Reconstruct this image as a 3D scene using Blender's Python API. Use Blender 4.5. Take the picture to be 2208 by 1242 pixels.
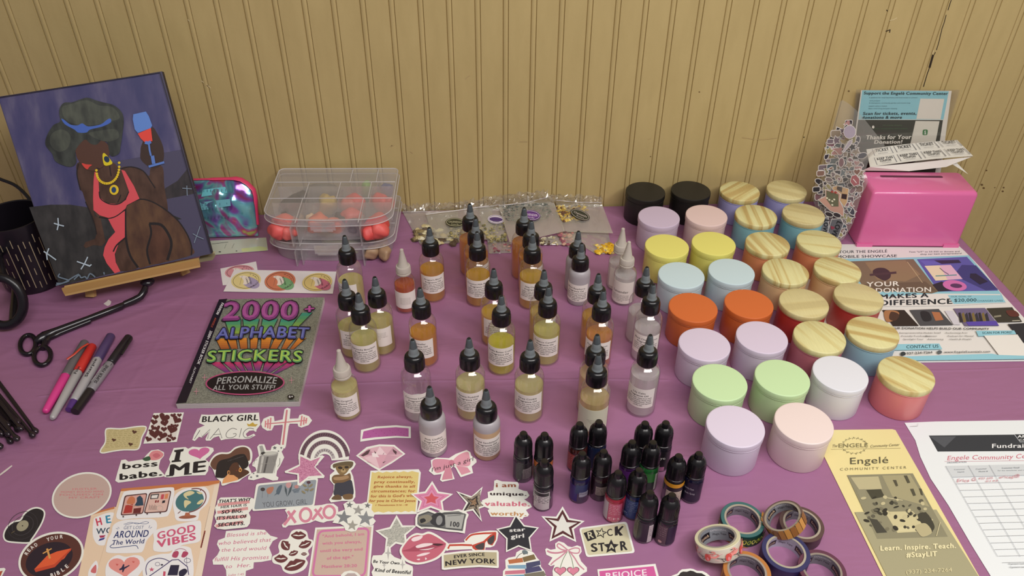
import bpy, math, random
from math import sin, cos, pi, radians as R_
from mathutils import Vector, Matrix
from mathutils.geometry import tessellate_polygon
random.seed(7)
for _o in list(bpy.data.objects): bpy.data.objects.remove(_o)
SC = bpy.context.scene
COL = SC.collection

# ---------------------------------------------------------------- camera (all modelling below is in millimetres)
F_PX, CAM_H = 1720.70, 688.97
RT = Vector((0.9983047, -0.05776323, 0.00715024))
UP = Vector((0.02891717, 0.5988381, 0.80034788))
FW = Vector((0.05051252, 0.79878428, -0.59949325))
cd = bpy.data.cameras.new('camera'); cam = bpy.data.objects.new('camera', cd); COL.objects.link(cam)
cd.sensor_width = 36.0; cd.lens = F_PX / 2208.0 * 36.0; cd.clip_start = 0.02; cd.clip_end = 30
cam.matrix_world = Matrix(((RT.x, UP.x, -FW.x, 0), (RT.y, UP.y, -FW.y, 0), (RT.z, UP.z, -FW.z, CAM_H/1000), (0, 0, 0, 1)))
SC.camera = cam

# ---------------------------------------------------------------- light and exposure
vs = SC.view_settings
vs.view_transform = 'Standard'; vs.look = 'None'; vs.gamma = 1.0; vs.use_curve_mapping = False
vs.exposure = 0.0
w = bpy.data.worlds.new('room_air'); SC.world = w; w.use_nodes = True
w.node_tree.nodes['Background'].inputs[0].default_value = (0.80, 0.77, 0.75, 1)
w.node_tree.nodes['Background'].inputs[1].default_value = 0.25

def area(name, loc, target, sx, sy, power, color):
    l = bpy.data.lights.new(name, 'AREA'); l.shape = 'RECTANGLE'; l.size = sx; l.size_y = sy
    l.energy = power; l.color = color
    o = bpy.data.objects.new(name, l); COL.objects.link(o); o.location = loc
    o.rotation_euler = (Vector(target) - Vector(loc)).to_track_quat('-Z', 'Y').to_euler()
    return o
area('ceiling_panel_light', (0.32, -0.05, 1.32), (0.36, 0.60, 0), 1.2, 0.5, 17.0, (1.0, 0.965, 0.93))
area('side_ceiling_light', (1.2, -0.15, 1.5), (0.3, 0.7, 0), 0.3, 0.3, 10, (1.0, 0.97, 0.94))

# ---------------------------------------------------------------- helpers
def at(u, v, z=0.0):
    "the point on the level plane z (mm above the table) that the photograph shows at pixel u, v"
    d = FW * F_PX + RT * (u - 1104.0) - UP * (v - 621.0)
    t = (z - CAM_H) / d.z
    return Vector((d.x * t, d.y * t, z))
def at_y(u, v, y):
    d = FW * F_PX + RT * (u - 1104.0) - UP * (v - 621.0)
    t = y / d.y
    return Vector((d.x * t, y, CAM_H + d.z * t))
def at_plane(u, v, p0, n):
    d = FW * F_PX + RT * (u - 1104.0) - UP * (v - 621.0); c = Vector((0, 0, CAM_H))
    t = (p0 - c).dot(n) / d.dot(n)
    return c + d * t

def lin(h, k=1.0):
    h = h.lstrip('#'); out = []
    for i in (0, 2, 4):
        c = int(h[i:i+2], 16) / 255.0
        out.append(min(0.95, (c / 12.92 if c <= 0.04045 else ((c + 0.055) / 1.055) ** 2.4) * k))
    return tuple(out)
MATS = {}
def mat(h, rough=0.55, metal=0.0, spec=0.5, coat=0.0, name=None):
    key = (h, rough, metal, spec, coat)
    if key in MATS: return MATS[key]
    m = bpy.data.materials.new(name or ('colour_' + h.lstrip('#'))); m.use_nodes = True
    b = m.node_tree.nodes['Principled BSDF']
    b.inputs['Base Color'].default_value = (*lin(h), 1); b.inputs['Roughness'].default_value = rough
    b.inputs['Metallic'].default_value = metal; b.inputs['Specular IOR Level'].default_value = spec
    b.inputs['Coat Weight'].default_value = coat; b.inputs['Coat Roughness'].default_value = 0.15
    MATS[key] = m
    return m
def node_mat(name):
    m = bpy.data.materials.new(name); m.use_nodes = True
    return m, m.node_tree, m.node_tree.nodes['Principled BSDF']

def paint_mat(c1, c2, name, sc=(60, 30, 22), rough=.4):
    m, t, b = node_mat(name); tc = t.nodes.new('ShaderNodeTexCoord'); mp = t.nodes.new('ShaderNodeMapping'); mp.inputs['Scale'].default_value = sc
    ns = t.nodes.new('ShaderNodeTexNoise'); ns.inputs['Scale'].default_value = 1.5; ns.inputs['Detail'].default_value = 5; cr = t.nodes.new('ShaderNodeValToRGB')
    cr.color_ramp.elements[0].position = .35; cr.color_ramp.elements[1].position = .66; cr.color_ramp.elements[0].color = (*lin(c1), 1); cr.color_ramp.elements[1].color = (*lin(c2), 1)
    L = t.links.new; L(tc.outputs['Object'], mp.inputs[0]); L(mp.outputs[0], ns.inputs['Vector']); L(ns.outputs[0], cr.inputs[0]); L(cr.outputs[0], b.inputs['Base Color']); b.inputs['Roughness'].default_value = rough
    return m
def clear_plastic(name, tint, rough=0.08, haze=0.10, hazecol=(0.8, 0.8, 0.8), gloss=0.9):
    "thin clear wall: see-through film with a reflective surface and a little haze"
    m = bpy.data.materials.new(name); m.use_nodes = True; t = m.node_tree; t.nodes.clear()
    out = t.nodes.new('ShaderNodeOutputMaterial')
    tr = t.nodes.new('ShaderNodeBsdfTransparent'); tr.inputs[0].default_value = (*tint, 1)
    df = t.nodes.new('ShaderNodeBsdfDiffuse'); df.inputs[0].default_value = (*hazecol, 1)
    gl = t.nodes.new('ShaderNodeBsdfGlossy'); gl.inputs['Roughness'].default_value = rough
    lw = t.nodes.new('ShaderNodeLayerWeight'); lw.inputs[0].default_value = 0.5
    fr = t.nodes.new('ShaderNodeMath'); fr.operation = 'POWER'; fr.inputs[1].default_value = 3.2
    ad = t.nodes.new('ShaderNodeMath'); ad.operation = 'MULTIPLY_ADD'; ad.inputs[1].default_value = 0.75; ad.inputs[2].default_value = 0.13
    mu = t.nodes.new('ShaderNodeMath'); mu.operation = 'MULTIPLY'; mu.inputs[1].default_value = gloss
    m1 = t.nodes.new('ShaderNodeMixShader'); m1.inputs[0].default_value = haze
    m2 = t.nodes.new('ShaderNodeMixShader')
    L = t.links.new
    L(tr.outputs[0], m1.inputs[1]); L(df.outputs[0], m1.inputs[2])
    L(lw.outputs['Facing'], fr.inputs[0]); L(fr.outputs[0], ad.inputs[0]); L(ad.outputs[0], mu.inputs[0]); L(mu.outputs[0], m2.inputs[0]); L(m1.outputs[0], m2.inputs[1]); L(gl.outputs[0], m2.inputs[2])
    L(m2.outputs[0], out.inputs[0])
    return m
def liquid_mat(h, name):
    "clear tinted oil; a bright diffuse share stands in for light gathered inside it"
    m = bpy.data.materials.new(name); m.use_nodes = True; t = m.node_tree; t.nodes.clear()
    out = t.nodes.new('ShaderNodeOutputMaterial'); c = lin(h); c2 = tuple(x**.25 for x in c); c3 = tuple(min(.97, x*1.5 + .01) for x in c)  # last colour is brightened to imitate light concentrated in the oil
    rf = t.nodes.new('ShaderNodeBsdfGlass'); rf.inputs['Color'].default_value = (*c2, 1); rf.inputs['IOR'].default_value = 1.36; rf.inputs['Roughness'].default_value = 0.0
    tr = t.nodes.new('ShaderNodeBsdfTransparent'); tr.inputs[0].default_value = (*c2, 1)
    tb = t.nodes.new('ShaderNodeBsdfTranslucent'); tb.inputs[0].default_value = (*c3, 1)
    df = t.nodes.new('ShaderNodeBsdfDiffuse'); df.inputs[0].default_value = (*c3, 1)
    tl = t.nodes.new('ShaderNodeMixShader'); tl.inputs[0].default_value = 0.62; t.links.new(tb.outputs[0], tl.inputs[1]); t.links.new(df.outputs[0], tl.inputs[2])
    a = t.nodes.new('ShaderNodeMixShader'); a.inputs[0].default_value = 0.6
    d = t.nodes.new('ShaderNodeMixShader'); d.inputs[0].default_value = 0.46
    L = t.links.new
    L(rf.outputs[0], a.inputs[1]); L(tr.outputs[0], a.inputs[2]); L(a.outputs[0], d.inputs[1]); L(tl.outputs[0], d.inputs[2]); L(d.outputs[0], out.inputs[0])
    return m

def setp(o, label=None, cat=None, group=None, kind=None):
    if label: o['label'] = label
    if cat: o['category'] = cat
    if group: o['group'] = group
    if kind: o['kind'] = kind
    return o
def empty(name, loc, rz=0.0):
    o = bpy.data.objects.new(name, None); COL.objects.link(o)
    o.location = Vector(loc) / 1000; o.rotation_euler = (0, 0, rz); o.empty_display_size = 0.02
    return o

class MB:
    "collects geometry in mm; build() links it as one mesh object"
    def __init__(s): s.v = []; s.f = []; s.m = []; s.mats = []
    def mi(s, m):
        if m not in s.mats: s.mats.append(m)
        return s.mats.index(m)
    def add(s, vs_, fs, m):
        b = len(s.v); s.v += [Vector(p) for p in vs_]; i = s.mi(m)
        for f in fs: s.f.append([b + k for k in f]); s.m.append(i)
    def build(s, name, parent=None, origin=None, smooth=None, label=None):
        me = bpy.data.meshes.new(name); o0 = Vector(origin) if origin is not None else Vector((0, 0, 0))
        me.from_pydata([tuple((p - o0) / 1000) for p in s.v], [], s.f)
        for m in s.mats: me.materials.append(m)
        me.polygons.foreach_set('material_index', s.m)
        if smooth is not None and len(me.polygons):
            me.polygons.foreach_set('use_smooth', [True] * len(me.polygons)); me.set_sharp_from_angle(angle=R_(smooth))
        me.update()
        o = bpy.data.objects.new(name, me); COL.objects.link(o)
        if parent is not None: o.parent = parent
        elif origin is not None: o.location = o0 / 1000
        if label: o['label'] = label
        return o
    # shapes
    def box(s, lo, hi, m, mx=None):
        x0, y0, z0 = lo; x1, y1, z1 = hi
        P = [Vector(p) for p in ((x0,y0,z0),(x1,y0,z0),(x1,y1,z0),(x0,y1,z0),(x0,y0,z1),(x1,y0,z1),(x1,y1,z1),(x0,y1,z1))]
        if mx is not None: P = [mx @ p for p in P]
        s.add(P, [(0,3,2,1),(4,5,6,7),(0,1,5,4),(1,2,6,5),(2,3,7,6),(3,0,4,7)], m)
    def lathe(s, prof, m, c=(0, 0, 0), n=40, mx=None, close=True, a0=0.0, a1=2*pi):
        "prof: list of (r, z)"
        P = []; full = abs(a1 - a0 - 2*pi) < 1e-6; k = n if full else n + 1
        for r, z in prof:
            for i in range(k):
                a = a0 + (a1 - a0) * i / n; P.append(Vector((r*cos(a), r*sin(a), z)))
        F = []
        for j in range(len(prof) - 1):
            for i in range(n):
                a = j*k + i; b = j*k + (i+1) % k; F.append((a, b, b + k, a + k))
        if full and close:
            if prof[0][0] > 1e-6: F.append(tuple(reversed(range(k))))
            if prof[-1][0] > 1e-6: F.append(tuple(range((len(prof)-1)*k, len(prof)*k)))
        C = Vector(c)
        P = [(mx @ p if mx is not None else p) + C for p in P]
        s.add(P, F, m)
    def tube(s, pts, rad, m, n=12, caps=True, closed=False, flat=None):
        "pts: centre line; rad: number or list; flat: squash factor along the second axis"
        pts = [Vector(p) for p in pts]; N = len(pts)
        rr = rad if isinstance(rad, (list, tuple)) else [rad]*N
        P = []; prev = None
        for i in range(N):
            if closed: t = (pts[(i+1) % N] - pts[i-1]).normalized()
            else: t = (pts[min(i+1, N-1)] - pts[max(i-1, 0)]).normalized()
            if prev is None:
                ref = Vector((0,0,1)) if abs(t.z) < 0.9 else Vector((1,0,0))
                a = t.cross(ref).normalized()
            else: a = (prev - t * prev.dot(t)).normalized()
            prev = a; b = t.cross(a)
            for k in range(n):
                an = 2*pi*k/n; P.append(pts[i] + a*(cos(an)*rr[i]) + b*(sin(an)*rr[i]*(flat or 1)))
        F = []
        for i in range(N if closed else N-1):
            for k in range(n):
                j = (i+1) % N
                F.append((i*n+k, i*n+(k+1) % n, j*n+(k+1) % n, j*n+k))
        if caps and not closed: F.append(tuple(reversed(range(n)))); F.append(tuple(range((N-1)*n, N*n)))
        s.add(P, F, m)
    def prism(s, poly, h0, h1, m, mf=None, side=None):
        "poly in (u,v); mf(u,v,h) gives the point; faces top + sides"
        poly = clean(poly)
        T = tessellate_polygon([[Vector((p[0], p[1], 0)) for p in poly]]); n = len(poly)
        top = [mf(p[0], p[1], h1) for p in poly]; bot = [mf(p[0], p[1], h0) for p in poly]
        F = [tuple(t) for t in T] + [tuple(n + i for i in reversed(t)) for t in T]
        F += [(i, (i+1) % n, n + (i+1) % n, n + i) for i in range(n)]
        s.add(top + bot, F, m)
    def flat(s, poly, h, m, mf):
        poly = clean(poly)
        if len(poly) < 3: return
        T = tessellate_polygon([[Vector((p[0], p[1], 0)) for p in poly]])
        s.add([mf(p[0], p[1], h) for p in poly], [tuple(t) for t in T], m)

def clean(poly):
    out = []
    for p in poly:
        if not out or (abs(p[0]-out[-1][0]) + abs(p[1]-out[-1][1])) > 1e-4: out.append((p[0], p[1]))
    if len(out) > 2 and abs(out[0][0]-out[-1][0]) + abs(out[0][1]-out[-1][1]) < 1e-4: out.pop()
    return out
def spl(pts, k=5, closed=True):
    "Catmull-Rom through the points"
    n = len(pts); out = []
    rng = range(n if closed else n - 1)
    for i in rng:
        g = (lambda j: pts[j % n]) if closed else (lambda j: pts[max(0, min(n-1, j))])
        p0, p1, p2, p3 = g(i-1), g(i), g(i+1), g(i+2)
        for q in range(k):
            t = q / k
            out.append(tuple(0.5*((2*p1[a]) + (-p0[a]+p2[a])*t + (2*p0[a]-5*p1[a]+4*p2[a]-p3[a])*t*t + (-p0[a]+3*p1[a]-3*p2[a]+p3[a])*t**3) for a in range(len(p1))))
    if not closed: out.append(tuple(pts[-1]))
    return out
def area2(poly):
    return sum(poly[i][0]*poly[(i+1) % len(poly)][1] - poly[(i+1) % len(poly)][0]*poly[i][1] for i in range(len(poly)))
def grow(poly, d):
    "offset a polygon outwards by d (inwards when negative)"
    poly = clean(poly); n = len(poly); sg = 1 if area2(poly) > 0 else -1; out = []
    for i in range(n):
        p0, p1, p2 = Vector(poly[i-1]), Vector(poly[i]), Vector(poly[(i+1) % n])
        a = (p1 - p0).normalized(); b = (p2 - p1).normalized()
        n1 = Vector((a.y, -a.x)); n2 = Vector((b.y, -b.x)); m = n1 + n2
        if m.length < 1e-3: m = n1.copy()
        m.normalize(); k = 1 / max(0.6, m.dot(n1)); q = p1 + m * (d * sg * k); out.append((q.x, q.y))
    return out
def rrect(x0, y0, x1, y1, r, k=4):
    out = []
    for cx, cy, a in ((x1-r, y1-r, 0), (x0+r, y1-r, 90), (x0+r, y0+r, 180), (x1-r, y0+r, 270)):
        for i in range(k+1):
            t = R_(a + 90*i/k); out.append((cx + r*cos(t), cy + r*sin(t)))
    return out
def quad_round(q, r=0.12, k=4):
    "a quad with rounded corners"
    out = []; n = len(q)
    for i in range(n):
        p0, p1, p2 = Vector(q[i-1]), Vector(q[i]), Vector(q[(i+1) % n])
        L = min((p0-p1).length, (p2-p1).length) * r
        a = p1 + (p0-p1).normalized()*L; b = p1 + (p2-p1).normalized()*L
        for j in range(k+1):
            t = j/k; c = a*(1-t)**2 + p1*2*t*(1-t) + b*t*t; out.append((c.x, c.y))
    return out
def ell(cx, cy, rx, ry, rot=0, n=28, a0=0, a1=360):
    out = []; r = R_(rot)
    full = abs(a1-a0) >= 359.9
    for i in range(n if full else n+1):
        t = R_(a0 + (a1-a0)*i/n); x = rx*cos(t); y = ry*sin(t)
        out.append((cx + x*cos(r) - y*sin(r), cy + x*sin(r) + y*cos(r)))
    return out
def star(cx, cy, Ro, ri, rot=0, sy=0.86, n=5):
    out = []
    for i in range(2*n):
        r = Ro if i % 2 == 0 else ri; t = R_(rot - 90 + 180*i/n)
        out.append((cx + r*cos(t), cy + r*sin(t)*sy))
    return out
def heart(cx, cy, wd, ht, rot=0, n=30):
    out = []; r = R_(rot)
    for i in range(n):
        t = 2*pi*i/n; x = 16*sin(t)**3 / 32 * wd; y = -(13*cos(t) - 5*cos(2*t) - 2*cos(3*t) - cos(4*t) + 2) / 30 * ht
        out.append((cx + x*cos(r) - y*sin(r), cy + x*sin(r) + y*cos(r)))
    return out
def lens(cx, cy, rx, ry, rot=0):
    r = R_(rot); base = [(-1, 0), (-.6, -.55), (-.25, -.95), (0, -.75), (.25, -.95), (.6, -.6), (1, 0), (.65, .7), (.2, 1), (-.2, 1), (-.65, .7)]
    return [(cx + x*rx*cos(r) - y*ry*sin(r), cy + x*rx*sin(r) + y*ry*cos(r)) for x, y in base]

# ---- lettering: the built-in font, glyph by glyph
CHARS = sorted(set("ABCDEFGHIJKLMNOPQRSTUVWXYZabcdefghijklmnopqrstuvwxyz0123456789.,:;!?'\"&#$+-*()/@|\u00e9\u00e8\u00c9\u00c8\u2022"))
BOLDS = {0: 0.0}
HEAVY = {0: [(0, 0)], 1: [(0, 0), (.055, 0), (.028, .02)], 2: [(0, 0), (.06, 0), (.12, 0), (.06, .03), (.06, -.03)]}
GL = {}; CAPH = {}
def _load_glyphs():
    tmp = []
    for b, off in BOLDS.items():
        for ch in CHARS + ['I0']:
            for suf in ('', 'I'):
                c = bpy.data.curves.new('t', 'FONT'); c.body = ('I' if ch == 'I0' else ch) + suf; c.size = 1; c.offset = off
                c.resolution_u = 3; c.dimensions = '2D'; c.fill_mode = 'FRONT'
                o = bpy.data.objects.new('t', c); COL.objects.link(o); tmp.append((b, ch, suf, o, c))
    dg = bpy.context.evaluated_depsgraph_get(); got = {}
    for b, ch, suf, o, c in tmp:
        me = o.evaluated_get(dg).to_mesh()
        V = [(v.co.x, v.co.y) for v in me.vertices]; F = [tuple(p.vertices) for p in me.polygons]
        got[(b, ch, suf)] = (V, F); o.evaluated_get(dg).to_mesh_clear()
    for b, ch, suf, o, c in tmp: bpy.data.objects.remove(o); bpy.data.curves.remove(c)
    mx = lambda V: max([p[0] for p in V] or [0])
    for b in BOLDS:
        h = max(p[1] for p in got[(b, 'H', '')][0]); CAPH[b] = h
        iw = mx(got[(b, 'I', '')][0])
        for ch in CHARS:
            V, F = got[(b, ch, '')]; adv = mx(got[(b, ch, 'I')][0]) - iw
            GL[(b, ch)] = ([(x/h, y/h) for x, y in V], F, adv/h)
_load_glyphs()
def layout(s, bold=0, track=0.0):
    "vertices and faces of a line of text, cap height 1, start at x 0; returns width too"
    V = []; F = []; x = 0.0; xm = 0
    for ch in s:
        if ch == ' ': x += 0.42 + track; continue
        g = GL.get((0, ch))
        if not g: continue
        for k, (dx, dy) in enumerate(HEAVY[bold]):
            b = len(V); V += [(p[0] + x + dx, p[1] + dy, k) for p in g[0]]; F += [tuple(b + i for i in f) for f in g[1]]
        x += g[2] + track + (.03, .05, .09)[bold]; xm = x
    return V, F, max(xm, 0.01)

class Art(MB):
    "prints on a surface: mf(u, v, h) maps drawing coordinates to the thing's surface, h mm above it"
    def __init__(s, mf, T=(0, 0, 1), h0=0.3, step=0.03, rough=0.45):
        super().__init__(); s.mf = mf; s.T = T; s.h = h0; s.step = step; s.rough = rough
    def P(s, p): return (s.T[0] + p[0]*s.T[2], s.T[1] + p[1]*s.T[2])
    def mm(s, c): return c if not isinstance(c, str) else mat(c, s.rough)
    def poly(s, c, pts, smooth=False):
        if smooth: pts = spl(pts)
        s.h += s.step; s.flat([s.P(p) for p in pts], s.h, s.mm(c), s.mf)
    def line(s, c, wd, pts, smooth=False, closed=False):
        s.h += s.step; pts = [s.P(p) for p in (spl(pts, 4, closed) if smooth else pts)]; wd = wd*s.T[2]/2
        if closed and not smooth: pts = pts + [pts[0]]
        if closed and smooth: pts = pts + [pts[0]]
        n = len(pts); A = []; B = []
        for i in range(n):
            a = Vector(pts[max(0, i-1)]); b = Vector(pts[min(n-1, i+1)])
            if closed and i in (0, n-1): a = Vector(pts[-2]); b = Vector(pts[1])
            t = (b - a); t = t.normalized() if t.length > 1e-9 else Vector((1, 0)); nn = Vector((-t.y, t.x))
            w_ = wd
            if 0 < i < n-1:
                e = (Vector(pts[i+1]) - Vector(pts[i])).normalized() if (Vector(pts[i+1]) - Vector(pts[i])).length > 1e-9 else t
                w_ = wd / max(0.6, abs(e.dot(t)))
            p = Vector(pts[i]); A.append(p + nn*w_); B.append(p - nn*w_)
        V = []; Fq = []
        for i in range(n-1):
            hh = s.h + s.step*.05*(i % 7); k = len(V)
            V += [s.mf(p.x, p.y, hh) for p in (A[i], A[i+1], B[i+1], B[i])]; Fq.append((k, k+1, k+2, k+3))
        s.add(V, Fq, s.mm(c))
    def band(s, c, u0, u1, v0, v1, n=10):
        "a rectangle split across u so that it follows a curved surface"
        s.h += s.step
        V = [s.mf(u0 + (u1-u0)*i/n, v, s.h) for v in (v0, v1) for i in range(n+1)]
        s.add(V, [(i, i+1, n+2+i, n+1+i) for i in range(n)], s.mm(c))
    def text(s, c, txt, p0, p1, hgt, bold=0, slant=0.0, up=None, fit=True, track=0.0, wob=0.0, arc=0.0):
        "baseline p0 to p1, cap height hgt, all in drawing units; arc bows the baseline upwards"
        s.h += s.step
        V, F, W = layout(txt, bold, track)
        a = Vector(s.P(p0)); b = Vector(s.P(p1)); d = b - a; L = d.length; t = d / L
        n = Vector((t.y, -t.x)) if up is None else Vector(up).normalized()
        hg = hgt*s.T[2]; kx = (L / W) if fit else hg
        out = []
        for x, y, lay in V:
            f = x*kx/L; q = a + t*(x*kx + slant*y*hg) + n*(y*hg)
            if arc: q = q + n*(4*arc*s.T[2]*f*(1-f)) 
            if wob: q = q + n*(wob*s.T[2]*sin(f*9))
            out.append(s.mf(q.x, q.y, s.h + lay*.004*s.step/.02))
        s.h += s.step*.5 if bold else 0
        s.add(out, F, s.mm(c))
    def scribble(s, c, p0, p1, hgt, words=6, wd=1.0):
        "a line of handwriting or print too small to read: small strokes"
        s.h += s.step
        a = Vector(p0); b = Vector(p1); t = (b-a).normalized(); n = Vector((t.y, -t.x)); L = (b-a).length; x = 0
        while x < L:
            wl = random.uniform(.6, 1.5) * L / (words*1.35); e = min(L, x + wl)
            y = hgt * .5; P = []
            k = x
            while k < e:
                P.append(tuple(a + t*k + n*(random.uniform(.05, .95)*hgt))); k += abs(hgt)*.42
            if len(P) > 1: 
                hh = s.h; s.line(c, wd, P); s.h = hh
            x = e + L/(words*4)
# ================================================================ the room
TIX0, TIS = -621.92, 40.106
def build_wall():
    m, t, b = node_mat('tan_wall_paint')
    tc = t.nodes.new('ShaderNodeTexCoord'); mp = t.nodes.new('ShaderNodeMapping'); mp.inputs['Scale'].default_value = (9, 9, 2.2)
    ns = t.nodes.new('ShaderNodeTexNoise'); ns.inputs['Scale'].default_value = 6; ns.inputs['Detail'].default_value = 6
    cr = t.nodes.new('ShaderNodeValToRGB'); cr.color_ramp.elements[0].position = .3; cr.color_ramp.elements[1].position = .7
    cr.color_ramp.elements[0].color = (*lin('#b8a26f'), 1); cr.color_ramp.elements[1].color = (*lin('#bfa975'), 1)
    n2 = t.nodes.new('ShaderNodeTexNoise'); n2.inputs['Scale'].default_value = 260; n2.inputs['Detail'].default_value = 3
    bp = t.nodes.new('ShaderNodeBump'); bp.inputs['Strength'].default_value = .12; bp.inputs['Distance'].default_value = .001
    L = t.links.new
    L(tc.outputs['Object'], mp.inputs[0]); L(mp.outputs[0], ns.inputs['Vector']); L(ns.outputs[0], cr.inputs[0]); L(cr.outputs[0], b.inputs['Base Color'])
    L(tc.outputs['Object'], n2.inputs['Vector']); L(n2.outputs[0], bp.inputs['Height']); L(bp.outputs[0], b.inputs['Normal'])
    b.inputs['Roughness'].default_value = .42; b.inputs['Specular IOR Level'].default_value = .45
    Y = 1140.35; prof = [(-3500, Y)]
    k0, k1 = -22, 60
    for k in range(k0, k1):
        c = TIX0 + TIS * k
        g = 2.0
        prof += [(c-4.6, Y), (c-3.9, Y+g), (c-3.1, Y+.2), (c-1.6, Y-.5), (c+.0, Y-.7), (c+1.6, Y-.5), (c+3.0, Y+.2), (c+3.7, Y+g), (c+4.3, Y)]
    prof.append((3800, Y))
    mb = MB(); n = len(prof)
    zs = (-760, 1900)
    V = [Vector((x, y, z)) for z in zs for x, y in prof]
    mb.add(V, [(i, i+1, n+i+1, n+i) for i in range(n-1)], m)
    # back of the wall, to give it thickness
    mb.add([Vector((-1500, Y+25, -760)), Vector((1800, Y+25, -760)), Vector((1800, Y+25, 1900)), Vector((-1500, Y+25, 1900))], [(0, 1, 2, 3)], m)
    o = mb.build('wall_back', smooth=28); setp(o, kind='structure', label='tan painted beadboard wall behind the table')
    # cracks, chips and specks in the paint
    dk = mat('#2d2012', .9); lt = mat('#d9c69a', .7); br = mat('#6d5330', .8)
    mf = lambda u, v, h: (lambda p: Vector((p.x, Y - h, p.z)))(at_y(u, v, Y))
    A = Art(mf, h0=.25, step=.02)
    A.line(dk, 1.6, [(2051, 0), (2047, 12), (2044, 22)]); A.line(dk, 1.5, [(2040, 32), (2036, 48), (2031, 62), (2024, 92), (2019, 108)])
    A.line(dk, 4.5, [(2012, 118), (2009, 128), (2004, 146)]); A.line(dk, 1.8, [(2004, 146), (1999, 160), (1991, 187)])
    A.line(lt, 1.4, [(2013, 108), (2010, 116)]); A.line(dk, 1.5, [(2017, 112), (2014, 118)])
    A.line(dk, 2.0, [(1905, 68), (1914, 66), (1919, 64), (1918, 70)]); A.line(dk, 1.6, [(1911, 21), (1914, 24)])
    A.line(lt, 1.3, [(1918, 44), (1927, 42), (1934, 38)]); A.line(lt, 1.4, [(1876, 178), (1880, 170)])
    A.line(lt, 1.6, [(434, 174), (443, 180), (455, 190)]); A.line(br, 1.6, [(441, 180), (449, 186)]); A.line(lt, 1.5, [(405, 42), (413, 49)])
    for u, v, r, c in ((1734, 296, 1.6, dk), (1508, 198, 1.2, br), (2117, 398, 2.2, br), (2121, 405, 2.0, br), (2164, 404, 1.6, br), (2162, 412, 1.8, br), (2127, 367, 1.5, br), (2145, 404, 1.0, br), (1830, 196, 1.6, br), (845, 314, 1.2, br), (1403, 337, 1.0, br)):
        A.poly(c, ell(u, v, r*1.3, r, 20, 8))
    for p in ([(1004, 170), (1008, 165), (1014, 162)], [(1600, 296), (1625, 300), (1640, 300)], [(1640, 301), (1660, 299), (1676, 297)], [(1398, 300), (1403, 298)], [(884, 326), (890, 330)], [(842, 316), (850, 312)], [(1120, 305), (1138, 305)]):
        A.line(mat('#bda377', .6), .8, p)
    setp(A.build('trim_1'), kind='structure', label='chips and cracks in the wall paint')
    mb = MB(); mb.box((-3500, -2600, -770), (3800, 1165, -760), mat('#7a6a5a', .7)); setp(mb.build('floor'), kind='structure')
build_wall()

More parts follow.
